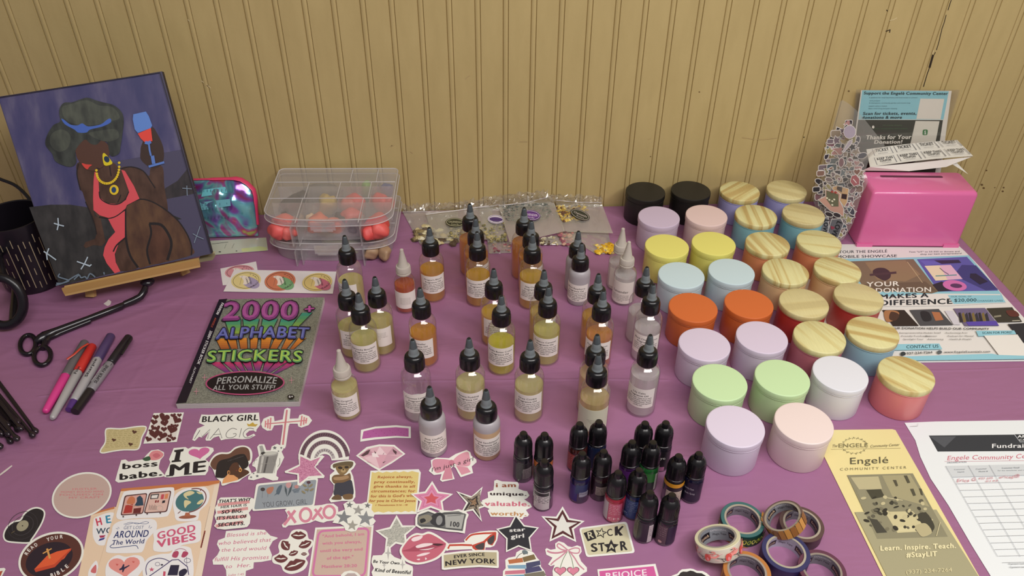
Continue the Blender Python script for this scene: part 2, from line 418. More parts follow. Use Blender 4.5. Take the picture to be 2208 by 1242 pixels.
def build_table():
    # tabletop and folding legs under the cloth
    t = empty('folding_table', (-150, 700, -745)); setp(t, 'white folding table under the purple plastic cloth', 'table')
    mb = MB(); wt = mat('#c9c6c0', .6); mb.box((-1050, 290, -32), (773, 1132, -1.6), wt)
    mb.build('tabletop', t, (-150, 700, -745))
    for x in (-950, 690):
        for y in (360, 1060):
            mb = MB(); mb.tube([(x, y, -745), (x, y, -32)], 13, mat('#55565a', .4, .6), 16); mb.build('leg', t, (-150, 700, -745), 40)
    # the cloth
    m, nt, b = node_mat('purple_plastic_cloth')
    b.inputs['Base Color'].default_value = (*lin('#9c6a8d'), 1); b.inputs['Roughness'].default_value = .38
    b.inputs['Specular IOR Level'].default_value = .42
    tc = nt.nodes.new('ShaderNodeTexCoord'); mp = nt.nodes.new('ShaderNodeMapping')
    mp.inputs['Rotation'].default_value = (0, 0, R_(-38)); mp.inputs['Scale'].default_value = (3.0, 11, 1)
    ns = nt.nodes.new('ShaderNodeTexNoise'); ns.inputs['Scale'].default_value = 1.4; ns.inputs['Detail'].default_value = 4; ns.inputs['Distortion'].default_value = .8
    n2 = nt.nodes.new('ShaderNodeTexNoise'); n2.inputs['Scale'].default_value = 22; n2.inputs['Detail'].default_value = 2
    mx = nt.nodes.new('ShaderNodeMath'); mx.operation = 'MULTIPLY_ADD'; mx.inputs[1].default_value = .12
    bp = nt.nodes.new('ShaderNodeBump'); bp.inputs['Strength'].default_value = .42; bp.inputs['Distance'].default_value = .012
    L = nt.links.new
    L(tc.outputs['Object'], mp.inputs[0]); L(mp.outputs[0], ns.inputs['Vector']); L(tc.outputs['Object'], n2.inputs['Vector'])
    L(n2.outputs[0], mx.inputs[0]); L(ns.outputs[0], mx.inputs[2]); L(mx.outputs[0], bp.inputs['Height']); L(bp.outputs[0], b.inputs['Normal'])
    # ridges left by the folds of the packet, and pulled wrinkles on the left
    ridges = []
    def rd(pts, w_, h): ridges.append(([at(u, v).xy for u, v in pts], w_, h))
    rd([(84, 855), (300, 838), (560, 833), (760, 827), (900, 822), (1100, 820), (1300, 818), (1440, 820)], 1.4, 1.0)
    rd([(1940, 800), (2060, 799), (2208, 793)], 1.4, .6)
    rd([(818, 826), (810, 870), (806, 905)], 1.2, .35); rd([(1450, 560), (1452, 690), (1440, 820), (1438, 900)], 1.2, .2)
    rd([(232, 905), (300, 800), (372, 690), (415, 640)], 2.5, .45); rd([(90, 1070), (160, 960), (232, 905)], 2.5, .35)
    rd([(60, 660), (200, 665), (330, 636), (440, 600)], 5, .8); rd([(30, 700), (160, 690), (300, 660), (410, 640)], 6, .7)
    rd([(0, 770), (60, 740), (140, 715), (240, 700), (380, 650)], 6, .8); rd([(0, 800), (70, 790), (180, 770), (330, 710)], 5, .6)
    rd([(60, 1000), (110, 960), (170, 905)], 2, .3)
    import bisect
    X = [-1050 + 5*i for i in range(0, 94)] + [-580 + 3.0*i for i in range(0, 452)]
    X = [x for x in X if x < 775] + [775.0]; Ys = [290 + 12*i for i in range(0, 11)] + [418 + 3.0*i for i in range(0, 239)] + [1132, 1137]
    ya = sorted(at(u, v).y for u, v in ((84, 855), (560, 833), (900, 822), (1440, 820), (1940, 800), (2208, 793)))
    y_ = ya[0] - 4
    while y_ < ya[-1] + 4: Ys.append(y_); y_ += 1.0
    Ys = sorted(Ys); Ys = [y for i, y in enumerate(Ys) if i == 0 or y - Ys[i-1] > .3]
    def hz(x, y):
        z = 0.0
        for pts, w_, h in ridges:
            for i in range(len(pts)-1):
                a, bb = pts[i], pts[i+1]
                if x < min(a.x, bb.x)-3*w_ or x > max(a.x, bb.x)+3*w_ or y < min(a.y, bb.y)-3*w_ or y > max(a.y, bb.y)+3*w_: continue
                ab = bb - a; tt = max(0, min(1, ((x-a.x)*ab.x + (y-a.y)*ab.y)/ab.length_squared)); q = a + ab*tt
                dd = math.hypot(x-q.x, y-q.y); z = max(z, h*math.exp(-(dd/w_)**2*1.2))
        return z
    nx, ny = len(X), len(Ys)
    V = [Vector((x, y, hz(x, y) - .02)) for y in Ys for x in X]
    Fc = [(j*nx+i, j*nx+i+1, (j+1)*nx+i+1, (j+1)*nx+i) for j in range(ny-1) for i in range(nx-1)]
    mb = MB(); mb.add(V, Fc, m)
    # hems hanging over the right end and the front
    def drop(edge, out):
        n = len(edge); P = []
        for k, (o_, z) in enumerate(((0, 0), (1.6, -.6), (2.4, -3), (3, -60), (9, -180))):
            for i, e in enumerate(edge): P.append(Vector((e.x + out[0]*o_ + (out[0]*4*sin(i*.09+k) if k > 2 else 0), e.y + out[1]*o_ + (out[1]*4*sin(i*.09+k) if k > 2 else 0), z - .02)))
        mb.add(P, [(k*n+i, k*n+i+1, (k+1)*n+i+1, (k+1)*n+i) for k in range(4) for i in range(n-1)], m)
    drop([Vector((775, y, 0)) for y in Ys], (1, 0)); drop([Vector((x, 290, 0)) for x in X], (0, -1))
    o = mb.build('tablecloth', origin=(0, 0, 0), smooth=60); setp(o, 'purple plastic tablecloth with packet folds covering the table', 'tablecloth')
build_table()

# ================================================================ candle tins
TINS = [('bkL',282.4,1100.9),('bkR',355.9,1100.6),('wvL',434.5,1095.8),('wvR',511.4,1096.0),('li1',288.2,1023.4),('pi1',362.0,1024.4),('wtL',438.2,1021.6),('wtR',512.8,1022.3),
('yeL',283.4,943.9),('yeR',352.8,947.6),('woL',431.4,943.7),('woR',508.4,945.0),('blL',287.9,872.2),('blR',359.3,877.3),('wcL',434.5,874.3),('wcR',508.5,875.2),('orL',287.0,800.7),('orR',361.9,804.7),
('wrL',435.1,803.3),('wrR',512.6,812.6),('l2L',283.4,727.5),('l2R',358.2,737.3),('wm',430.4,734.4),('wb',500.8,740.5),('gL',284.4,660.5),('gR',359.6,664.4),('wh',430.4,667.7),('wco',508.3,663.4),('l3',283.1,591.5),('p3',359.7,592.2)]
TC = {'bk':('#1d1b18','matte black','black'),'li':('#cbb9d0','lilac','lilac'),'pi':('#e3c8c4','pale pink','pink'),'ye':('#e4dd78','yellow','yellow'),'bl':('#c5d9df','pale blue','blue'),
 'or':('#cf6a35','orange','orange'),'l2':('#d6c8dc','lilac','lilac'),'g':('#c6e2af','mint green','green'),'wh':('#e0e1e9','white','white'),'l3':('#dbcfe2','lilac','lilac'),'p3':('#ead8d4','pale pink','pink'),
 'wv':('#a9a6d6','violet',''),'wt':('#84bcc6','teal blue',''),'wo':('#dd9065','orange',''),'wc':('#e2bd8c','cream orange',''),'wr':('#b63a34','red',''),'wm':('#c0707c','dusty rose',''),'wb':('#9cc9d8','sky blue',''),'wco':('#e08484','coral pink','')}
TL = {'bkL':'matte black candle tin in the back left corner of the tins','bkR':'matte black candle tin beside the wooden lids in the back row',
'wvL':'violet candle tin with a striped pine lid, beside the back black tin','wvR':'violet candle tin with a plain pine lid, nearest the bag of stickers',
'li1':'lilac candle tin directly in front of the left black tin','pi1':'pale pink candle tin in front of the right black tin',
'wtL':'teal candle tin with a striped pine lid, next to the pale pink tin','wtR':'teal candle tin with a plain pine lid, beside the clear bag of stickers',
'yeL':'yellow candle tin on the left, beside the clear spout bottles','yeR':'yellow candle tin on the right of the yellow pair',
'woL':'orange candle tin under a two-tone pine lid, beside the yellow tin','woR':'orange candle tin with a pine lid, beside the showcase flyer heading',
'blL':'pale blue candle tin with a blue lid, left of its pair','blR':'pale blue candle tin with a blue lid, right of its pair','wcL':'cream-orange candle tin with a boldly striped pine lid, beside the pale blue tin',
'wcR':'cream-orange candle tin with a pine lid over the flyer photo','orL':'bright orange tin with an orange lid, left of its pair','orR':'bright orange tin with an orange lid, right of its pair',
'wrL':'red candle tin with a pale pine lid, beside the bright orange tin','wrR':'red candle tin with a pale pine lid lying over the flyer',
'l2L':'lilac candle tin in front of the left bright orange tin','l2R':'lilac candle tin in front of the right bright orange tin','wm':'dusty rose candle tin with a streaked pine lid, behind the white tin',
'wb':'sky blue candle tin with a pine lid, beside the flyer contact line','gL':'mint green candle tin, left of its pair','gR':'mint green candle tin, next to the white tin',
'wh':'white candle tin with a white lid in front of the rose tin','wco':'coral pink candle tin with a striped pine lid, nearest the fundraiser form','l3':'lilac candle tin at the front, beside the small dye bottles','p3':'pale pink candle tin at the front, touching the yellow brochure'}
def wood_mat(seed, kind):
    m, t, b = node_mat('pine_lid_wood')
    tc = t.nodes.new('ShaderNodeTexCoord'); mp = t.nodes.new('ShaderNodeMapping'); mp.inputs['Rotation'].default_value = (0, 0, R_(seed[0])); mp.inputs['Location'].default_value = (seed[1], seed[1]*.7, 0)
    m3 = t.nodes.new('ShaderNodeMapping'); m3.inputs['Scale'].default_value = (seed[2]*8.5, 3, 1); m3.inputs['Location'].default_value = (seed[1]*31, seed[1]*7, 0)
    wv = t.nodes.new('ShaderNodeTexNoise'); wv.inputs['Scale'].default_value = 1.0; wv.inputs['Detail'].default_value = 2.2; wv.inputs['Roughness'].default_value = .55
    cr = t.nodes.new('ShaderNodeValToRGB'); e = cr.color_ramp.elements
    a, c = ('#e3dca2', '#d8c98a') if kind else ('#ddd09a', '#d6c68e')
    e[0].position = .40; e[0].color = (*lin('#c8ae70' if kind else '#cdbd88'), 1); e[1].position = .53; e[1].color = (*lin(a), 1)
    x = e.new(.46); x.color = (*lin(c), 1)
    ns = t.nodes.new('ShaderNodeTexNoise'); ns.inputs['Scale'].default_value = 60
    mp2 = t.nodes.new('ShaderNodeMapping'); mp2.inputs['Rotation'].default_value = (0, 0, R_(seed[0])); mp2.inputs['Scale'].default_value = (9, .8, 1)
    mix = t.nodes.new('ShaderNodeMixRGB'); mix.blend_type = 'MULTIPLY'; mix.inputs[0].default_value = .16
    L = t.links.new
    L(tc.outputs['Object'], mp.inputs[0]); L(mp.outputs[0], m3.inputs[0]); L(m3.outputs[0], wv.inputs['Vector']); L(wv.outputs[0], cr.inputs[0]); L(tc.outputs['Object'], mp2.inputs[0]); L(mp2.outputs[0], ns.inputs['Vector'])
    L(cr.outputs[0], mix.inputs[1]); L(ns.outputs[0], mix.inputs[2]); L(mix.outputs[0], b.inputs['Base Color'])
    b.inputs['Roughness'].default_value = .42
    return m
WOOD = {'wvL':(52,.3,9,1),'wvR':(-60,.1,6,0),'wtL':(4,.5,14,1),'wtR':(-64,.8,5,0),'woL':(-14,.25,8,1),'woR':(-74,.4,8,1),'wcL':(4,.1,15,1),'wcR':(-48,.6,9,1),'wrL':(84,.1,5,0),'wrR':(-72,.3,5,0),'wm':(-24,.2,11,1),'wb':(-66,.5,7,1),'wco':(-42,.9,10,1)}
_tin_mesh = {}
def make_tin(key, x, y):
    wood = key in WOOD; ck = key if key in TC else (key[:2] if key[:2] in TC else key[:1])
    hexc = TC[ck][0]; t = empty('candle_tin', (x, y, 0), random.uniform(-.2, .2) if not wood else 0); setp(t, TL[key], 'candle tin', 'candle tins in rows on the right')
    m = mat(hexc, .38 if ck != 'bk' else .45, 0, .5)
    if 'b' not in _tin_mesh:
        mb = MB(); mb.lathe([(28.6, .2), (30.0, .5), (30.6, 1.6), (30.6, 38.9), (31.3, 39.2), (31.4, 39.6), (31.0, 39.9), (30.3, 40.0), (30.3, 40.8)], m, n=64); o = mb.build('body', t, (0, 0, 0), 35); _tin_mesh['b'] = o.data
        mb = MB(); mb.lathe([(30.6, 40.6), (31.5, 40.6), (31.6, 41.0), (31.6, 47.0), (31.3, 48.0), (30.6, 48.5), (29.8, 48.6)], m, n=64); o2 = mb.build('lid', t, (0, 0, 0), 35); _tin_mesh['l'] = o2.data
        mb = MB(); mb.lathe([(30.2, 40.4), (31.3, 40.4), (31.6, 40.9), (31.6, 47.3), (31.2, 48.1), (30.4, 48.6)], m, n=64); o3 = mb.build('lid', t, (0, 0, 0), 35); _tin_mesh['w'] = o3.data
        bpy.data.objects.remove(o3 if not wood else o2)
        return
    bo = bpy.data.objects.new('body', _tin_mesh['b'].copy()); bo.data.materials[0] = m; COL.objects.link(bo); bo.parent = t
    lo = bpy.data.objects.new('lid', _tin_mesh['w' if wood else 'l'].copy()); COL.objects.link(lo); lo.parent = t
    lo.data.materials[0] = wood_mat(WOOD[key], WOOD[key][3]) if wood else m
    if wood: lo['label'] = 'pine wood lid'
for k, x, y in TINS: make_tin(k, x, y)
# ================================================================ fragrance oil bottles
def facing(x, y): return math.atan2(-y, -x)          # direction from a bottle towards the front of the table
SHELL = clear_plastic('clear_bottle_plastic', (.975, .97, .97), .06, .03, (.8, .78, .8))
FROST = mat('#aaa3a8', .38, 0, .5); FROST.name = 'frosted_bottle_plastic'
CAPK = mat('#151316', .26, 0, .5); SPOUT = mat('#747a7d', .3, 0, .5); SPTIP = mat('#4d5357', .28); HOLE = mat('#111111', .7)
NAT = mat('#cfc6c0', .4); PAPER = mat('#ece4de', .6); INK = mat('#2e2a2e', .6)
def natural_mat():
    m = bpy.data.materials.new('natural_cap_plastic'); m.use_nodes = True; t = m.node_tree; b = t.nodes['Principled BSDF']
    b.inputs['Base Color'].default_value = (*lin('#d9d0c6'), 1); b.inputs['Roughness'].default_value = .35
    b.inputs['Transmission Weight'].default_value = .35; b.inputs['IOR'].default_value = 1.15; return m
NATM = natural_mat()
PROTO = {}
def share(key, name, parent, fn, mats=None, label=None):
    if key not in PROTO:
        mb = MB(); fn(mb); o = mb.build(name, parent, (0, 0, 0), 32); PROTO[key] = o.data
    else:
        o = bpy.data.objects.new(name, PROTO[key]); COL.objects.link(o); o.parent = parent
    if mats:
        o.data = o.data.copy()
        for i, mm in enumerate(mats): o.data.materials[i] = mm
    if label: o['label'] = label
    return o
def spout_clear(mb, z0, r0, h, m, tipm):
    mb.lathe([(r0*.98, z0-1.5), (r0, z0+.4), (r0*.95, z0+1.4), (r0*.86, z0+2.2), (r0*.84, z0+3.4), (r0*.74, z0+h*.42), (r0*.66, z0+h*.46)], m, n=24)
    mb.lathe([(r0*.68, z0+h*.44), (r0*.68, z0+h*.50), (r0*.64, z0+h*.58), (r0*.50, z0+h*.84), (r0*.42, z0+h*.93), (r0*.32, z0+h*.96)], SPTIP, n=24)
    mb.lathe([(r0*.32, z0+h*.94), (r0*.30, z0+h*.99), (r0*.16, z0+h)], tipm, n=16)
def label_part(root, R, z0, z1, phi, span, lines, fade=1.0, faint=False, hx='#ece4de'):
    "a paper label wrapped round the bottle, with its lettering"
    a0 = phi - span/2; mf = lambda u, v, h: Vector(((R+h)*cos(phi + u/R), (R+h)*sin(phi + u/R), v))
    pm = mat(hx, .6); mb = Art(mf, h0=.1, step=.04)
    n = 20; W = span*R
    mb.lathe([(R, z0), (R+.1, z0), (R+.1, z1), (R, z1)], pm, n=n, a0=a0, a1=a0+span, close=False)
    ink = mat('#8d8480' if faint else '#332e30', .6); H = z1 - z0; y = z1 - 4.6
    for k, (txt, h, b) in enumerate(lines):
        V, F, Wt = layout(txt, b); ww = min(W*.86, Wt*h*1.12)
        mb.text(ink, txt, (-ww/2, y - h), (ww/2, y - h), -h, bold=b); y -= h*1.62 + .35
    o = mb.build('label', root, (0, 0, 0), 50, label='white paper label with printed lettering')
    return o
SMALL = ['candles, heat, away from heat', 'children and pets. Keep away', 'from and open flames. Avoid', 'Avoid skin, inhalation and ingestion', 'candle use']
def lab_lines(title):
    L_ = [(t_, 2.35, 1) for t_ in title] + [('Fragrance Oil', 2.35, 1)] if title else []
    return L_ + [(s_, 1.5, 1) for s_ in SMALL]
LIQ = {}
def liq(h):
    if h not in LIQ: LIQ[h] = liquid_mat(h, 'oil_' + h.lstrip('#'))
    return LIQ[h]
def clear_bottle(u, v, lev, lhex, title, phi, label, faint=False):
    p = at(u, v, 115); x, y = p.x, p.y
    t = empty('oil_bottle', (x, y, 0)); setp(t, label, 'bottle', 'fragrance oil bottles with twist spouts')
    share('cb', 'body', t, lambda mb: mb.lathe([(0, 1.2), (8, .9), (14.4, .2), (16.3, .8), (17.2, 2.6), (17.2, 59), (17.05, 62), (16.4, 65.2), (15.1, 68), (13.4, 70.1), (11.6, 71.4), (10.5, 72.4), (10.2, 76)], SHELL, n=48, close=False), label='clear plastic bottle body')
    def lq(mb):
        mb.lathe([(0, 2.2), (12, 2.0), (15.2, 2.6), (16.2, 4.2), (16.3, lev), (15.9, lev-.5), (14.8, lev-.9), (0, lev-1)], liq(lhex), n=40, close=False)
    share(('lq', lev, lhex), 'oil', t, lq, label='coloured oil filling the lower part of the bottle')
    share('cc', 'cap', t, lambda mb: (mb.lathe([(10.4, 74.2), (11.4, 74.4), (11.7, 75), (11.6, 86), (11.3, 89), (10.4, 91.6), (8.9, 93.2), (6.8, 93.8)], CAPK, n=40),
          [mb.box((11.35, -.25, 76), (11.72, .25, 86), CAPK, Matrix.Rotation(2*pi*k/40, 4, 'Z')) for k in range(40)]), label='black ribbed screw cap')
    share('cs', 'spout', t, lambda mb: spout_clear(mb, 93.4, 6.5, 21.6, SPOUT, HOLE), label='grey twist spout with a dark tip')
    if title is not None:
        label_part(t, 17.25, 17.2, 46.5, facing(x, y) + R_(phi), R_(128), lab_lines(title) if title else [('.  .', 1.2, 0)]*1 + [(s_, 1.1, 0) for s_ in SMALL], faint=faint)
    return t
def frost_bottle(u, v, title, phi, label, lhex=None):
    p = at(u, v, 96.5); x, y = p.x, p.y
    t = empty('oil_bottle', (x, y, 0)); setp(t, label, 'bottle', 'fragrance oil bottles with twist spouts')
    lo = mat(lhex or '#a9a0a4', .4)
    share(('fb', lhex), 'body', t, lambda mb: (mb.lathe([(12.6, .2), (14.2, .8), (15, 2.4), (15, 44 if lhex else 10)], lo, n=48), mb.lathe([(15, 44 if lhex else 10), (15, 47), (14.7, 50), (13.8, 52.8), (12.4, 54.8), (11, 55.8), (10.2, 58)], FROST, n=48, close=False)), label='frosted white plastic bottle body')
    share('fc', 'cap', t, lambda mb: (mb.lathe([(10.8, 56.4), (11.6, 56.6), (11.9, 57.2), (11.75, 67), (11.4, 70), (10.4, 72.5), (8.9, 73.9), (6.8, 74.4)], CAPK, n=40),
          [mb.box((11.5, -.25, 58), (11.86, .25, 67), CAPK, Matrix.Rotation(2*pi*k/40, 4, 'Z')) for k in range(40)]), label='black ribbed screw cap')
    share('fs', 'spout', t, lambda mb: spout_clear(mb, 74, 6.5, 22.5, SPOUT, HOLE), label='grey twist spout with a dark tip')
    label_part(t, 15.05, 8.5, 36.5, facing(x, y) + R_(phi), R_(140), lab_lines(title))
def natural_bottle(u, v, R, lev, lhex, title, phi, label, hx='#ece4de', z=(9, 40), faint=False, lines=None):
    p = at(u, v, 99); x, y = p.x, p.y
    t = empty('oil_bottle', (x, y, 0)); setp(t, label, 'bottle', 'oil bottles with pale cone spouts')
    k = R/16.0
    share(('nb', R), 'body', t, lambda mb: mb.lathe([(0, 1.0), (R*.5, .8), (R-2.2, .2), (R-.8, .9), (R, 2.6), (R, 44), (R-.5, 49), (R-2.4, 54), (9.2, 58), (8.6, 60.5)], SHELL, n=48, close=False), label='clear plastic bottle body')
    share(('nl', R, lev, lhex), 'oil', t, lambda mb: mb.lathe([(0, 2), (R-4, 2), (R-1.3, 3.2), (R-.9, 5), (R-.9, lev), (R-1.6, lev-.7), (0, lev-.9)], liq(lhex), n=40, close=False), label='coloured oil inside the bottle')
    share('nc', 'cap', t, lambda mb: mb.lathe([(9.0, 60), (9.9, 60.3), (10.2, 61), (10.2, 62.8), (9.6, 63.2), (9.6, 64.4), (10.2, 64.8), (10.1, 70.6), (9.3, 72.4), (8.2, 72.9)], NATM, n=36), label='pale translucent screw cap')
    share('ns', 'spout', t, lambda mb: mb.lathe([(8.0, 72.3), (7.0, 75), (6.2, 76.5), (2.5, 95.5), (2.35, 98.3), (1.4, 99), (.8, 99)], NATM, n=28), label='pale cone-shaped spout')
    label_part(t, R+.05, z[0], z[1], facing(x, y) + R_(phi), R_(140), lines or lab_lines(title), hx=hx, faint=faint)
PY, PO, AM, GO, CL = '#f5d988', '#f2bd7c', '#e08a3c', '#f0b53a', '#f3eef0'
cbs = [
(742.5,508,44,'#efd08c',['Peach Cream'],-42,'clear oil bottle with its label turned right, in front of the organizer boxes'),
(742.5,602.5,44,PY,['Vanilla Woods'],8,'pale yellow oil bottle at the left, half behind the Kentucky Bourbon bottle'),
(771.7,632,47,PY,['Kentucky Bourbon'],-10,'pale yellow oil bottle labelled Kentucky Bourbon, front of its cluster of three'),
(807.7,597,49,PY,[],-18,'pale yellow oil bottle with a faint blank-looking label, right of its cluster of three'),
(925.3,490.6,49,'#f2a836',["Dragon's Blood"],2,"amber oil bottle labelled Dragon's Blood, standing alone near the dried flower bags"),
(905,620.8,49,'#f4a01c',['Interstellar'],-24,'deep golden oil bottle labelled Interstellar'),
(1013,439.5,58,'#ea9c48',['Sweet Musk'],62,'amber oil bottle at the very back of the left file of three'),
(1025,470.5,58,'#ea9c48',['Amber'],52,'amber oil bottle in the middle of the left file of three'),
(1028.5,499.7,46,'#f3b036',['Coconut Milk Blend'],0,'golden oil bottle labelled Coconut Milk, front of the left file of three'),
(1130.4,447.4,58,'#ea9c48',['Sage'],62,'amber oil bottle at the very back of the right file of three'),
(1146,475.8,58,'#ea9c48',['Musk Oil'],52,'amber oil bottle in the middle of the right file of three'),
(1148.6,505.4,49,'#f3b84a',['Nag Champa'],6,'golden oil bottle labelled Nag Champa, front of the right file of three'),
(1064.5,579.4,48,'#efb83e',['Vanilla Butter'],14,'yellow oil bottle just behind and left of the Vanilla Butter Cream bottle'),
(1173.4,582.6,50,'#ecc274',['Honey'],64,'oil bottle with its label turned left, hidden behind the Tobacco Caramel bottle'),
(1182.9,617.8,50,'#f4da84',['Tobacco Caramel'],-6,'pale yellow oil bottle labelled Tobacco Caramel'),
(1081,637,45,'#f0d93c',['Vanilla Butter Cream'],-6,'bright yellow oil bottle labelled Vanilla Butter Cream'),
(1291,590.5,50,'#f0ad50',['Spice'],62,'orange oil bottle behind the Apple Cinnamon one, its label turned left'),
(1301.3,626.4,49,'#ee9c4a',['Apple Cinnamon'],-6,'orange oil bottle labelled Apple Cinnamon'),
(1395.4,575.6,46,'#f2e0e4',['Cherry Mist'],64,'nearly colourless oil bottle behind the Black Cherry one, beside the blue tins'),
(1409.5,612.9,49,'#f2dde2',['Black Cherry Spice'],0,'nearly colourless oil bottle labelled Black Cherry, beside the bright orange tin'),
(1288.2,721.6,58,'#f0c09a',['Rose'],70,'peach oil bottle behind the one with the plain cream label'),
(1403,722,60,'#f3e4e8',['Lily Calm'],-12,'nearly colourless full oil bottle in front, beside the lilac tin'),
(889.4,731.8,16,'#f3ece8',['Coconut Lavender'],0,'almost empty clear oil bottle behind the frosted Pink Chiffon bottle'),
(1011.2,729,50,'#f3df98',['Banana Pudding'],-12,'very pale oil bottle labelled Banana Pudding'),
(1143.6,733.4,50,'#f3df98',['Oreo Cookie'],-6,'very pale oil bottle labelled Cookie, alone behind the small dye bottles'),
]
for a_ in cbs:
    clear_bottle(*a_[:6], a_[6], faint=(a_[4] == []))
t_ = clear_bottle(1291,764,53,'#f0c48c',None,0,'peach oil bottle with a plain cream label seen from its back')
label_part(t_, 17.25, 12, 46, facing(t_.location.x, t_.location.y) + R_(-6), R_(150), [('', 1, 0)]*4 + [('                 ', 1.2, 0)] + [('             hot and dry storage', 1.2, 0), ('              keep away from', 1.2, 0), ('               children and', 1.2, 0)], hx='#d9d4be', faint=True)
frost_bottle(1247.6,498.4,['Musk Rain'],62,'frosted white oil bottle behind the one labelled Black Raspberry')
frost_bottle(1254.4,524.4,['Black Raspberry'],-14,'frosted white oil bottle with a black cap, labelled Black Raspberry')
frost_bottle(925.8,833.7,['Pink Chiffon'],2,'frosted white oil bottle labelled Pink Chiffon, above the pink bow sticker')
frost_bottle(1048,840.4,['Royal Sandalwood'],2,'frosted oil bottle with tan oil labelled Royal Sandalwood, right of the pink bow sticker', '#c9a884')
natural_bottle(865.6,537,14.4,44,'#c9682a',None,-4,'small amber oil bottle with a pale cone spout and a plain label', z=(10, 37), faint=True, lines=[('', 1, 0)]*2 + [('keep away from heat', 1.0, 0)]*6)
natural_bottle(730,754.4,15.6,46,'#f2dc8e',['Gain Original'],-18,'pale yellow oil bottle with a cone spout, front left of all the bottles')
natural_bottle(1343.8,492,15.6,44,'#efe4dc',None,20,'clear oil bottle with a pale cone spout, behind the Lavender one', hx='#ddd2c6', lines=[('', 1, 0)])
natural_bottle(1356.8,520.6,15.6,46,'#efdfe0',None,-16,'clear oil bottle with a pale cone spout, labelled Lavender', hx='#e4dad2', z=(5, 41), lines=[('', 1.2, 0), ('', 2, 0), ('', 2, 0), ('Lavender', 3.6, 0), ('', .4, 0)] + [(s_, 1.2, 0) for s_ in SMALL])

# ================================================================ candle dye bottles
DARK = mat('#16131a', .12, 0, .6, .3)
def dye_bottle(u, v, body, label, panels, phi=0):
    p = at(u, v, 68.3); x, y = p.x, p.y
    t = empty('dye_bottle', (x, y, 0)); setp(t, label, 'bottle', 'small black-capped dye bottles')
    o = share('dk', 'body', t, lambda mb: mb.lathe([(8, .2), (9.8, .6), (10.6, 2), (10.6, 31.5), (10.3, 34), (9.5, 35.8), (8.5, 36.8), (7.6, 37.2), (7.4, 39)], DARK, n=40, close=False))
    if body != 'dark':
        o.data = o.data.copy(); o.data.materials[0] = mat(body, .12, 0, .6, .3)
    share('dc', 'cap', t, lambda mb: (mb.lathe([(8.4, 36.8), (9.7, 37.0), (10.0, 37.6), (10.0, 39.0), (9.5, 39.4), (9.5, 40.2), (9.8, 40.6), (9.5, 54), (9.0, 57), (7.6, 59.6), (5.6, 61.4), (4.6, 62.2), (4.3, 66.6), (3.6, 68.0), (2.2, 68.3)], CAPK, n=36),
          [mb.box((9.5, -.22, 42), (9.8, .22, 53), CAPK, Matrix.Rotation(2*pi*k/32, 4, 'Z')) for k in range(32)]), label='black childproof cap with a domed nozzle')
    R = 10.65; ph = facing(x, y) + R_(phi); A = Art(lambda uu, vv, h: Vector(((R+h)*cos(ph + uu/R), (R+h)*sin(ph + uu/R), vv)), h0=.06, step=.03)
    for c, a0, a1, z0, z1, extra in panels:
        m_ = mat(c, .35); A.h += .02
        A.lathe([(R, z0), (R + A.h, z0), (R + A.h, z1), (R, z1)], m_, n=14, a0=ph + R_(a0), a1=ph + R_(a1), close=False)
        if extra:
            kind, ic = extra[0], extra[1]; ua, ub = R*R_(a0)+.9, R*R_(a1)-.9
            if kind == 'lines':
                A.h += .02
                for i in range(6): A.scribble(ic, (ua, z1-3.2-i*2.6), (ub, z1-3.2-i*2.6), -1.2, 3, .38)
            if kind == 'text': A.text(ic, extra[2], (ua, (z0+z1)/2), (ub, (z0+z1)/2), -extra[3], 0, .2)
            if kind == 'dot': 
                for i in range(5): A.scribble(ic, (ua+1, z1-3-i*3), (ub, z1-3-i*3), -1.2, 3, .38)
                A.poly(mat('#c9a39d', .5), ell((ua+ub)/2, z0+3.2, 2, 2, 0, 16))
    A.build('label', t, (0, 0, 0), 50, label='wrap-around printed label')
W_, B_ = '#b9aeb0', '#1c181c'
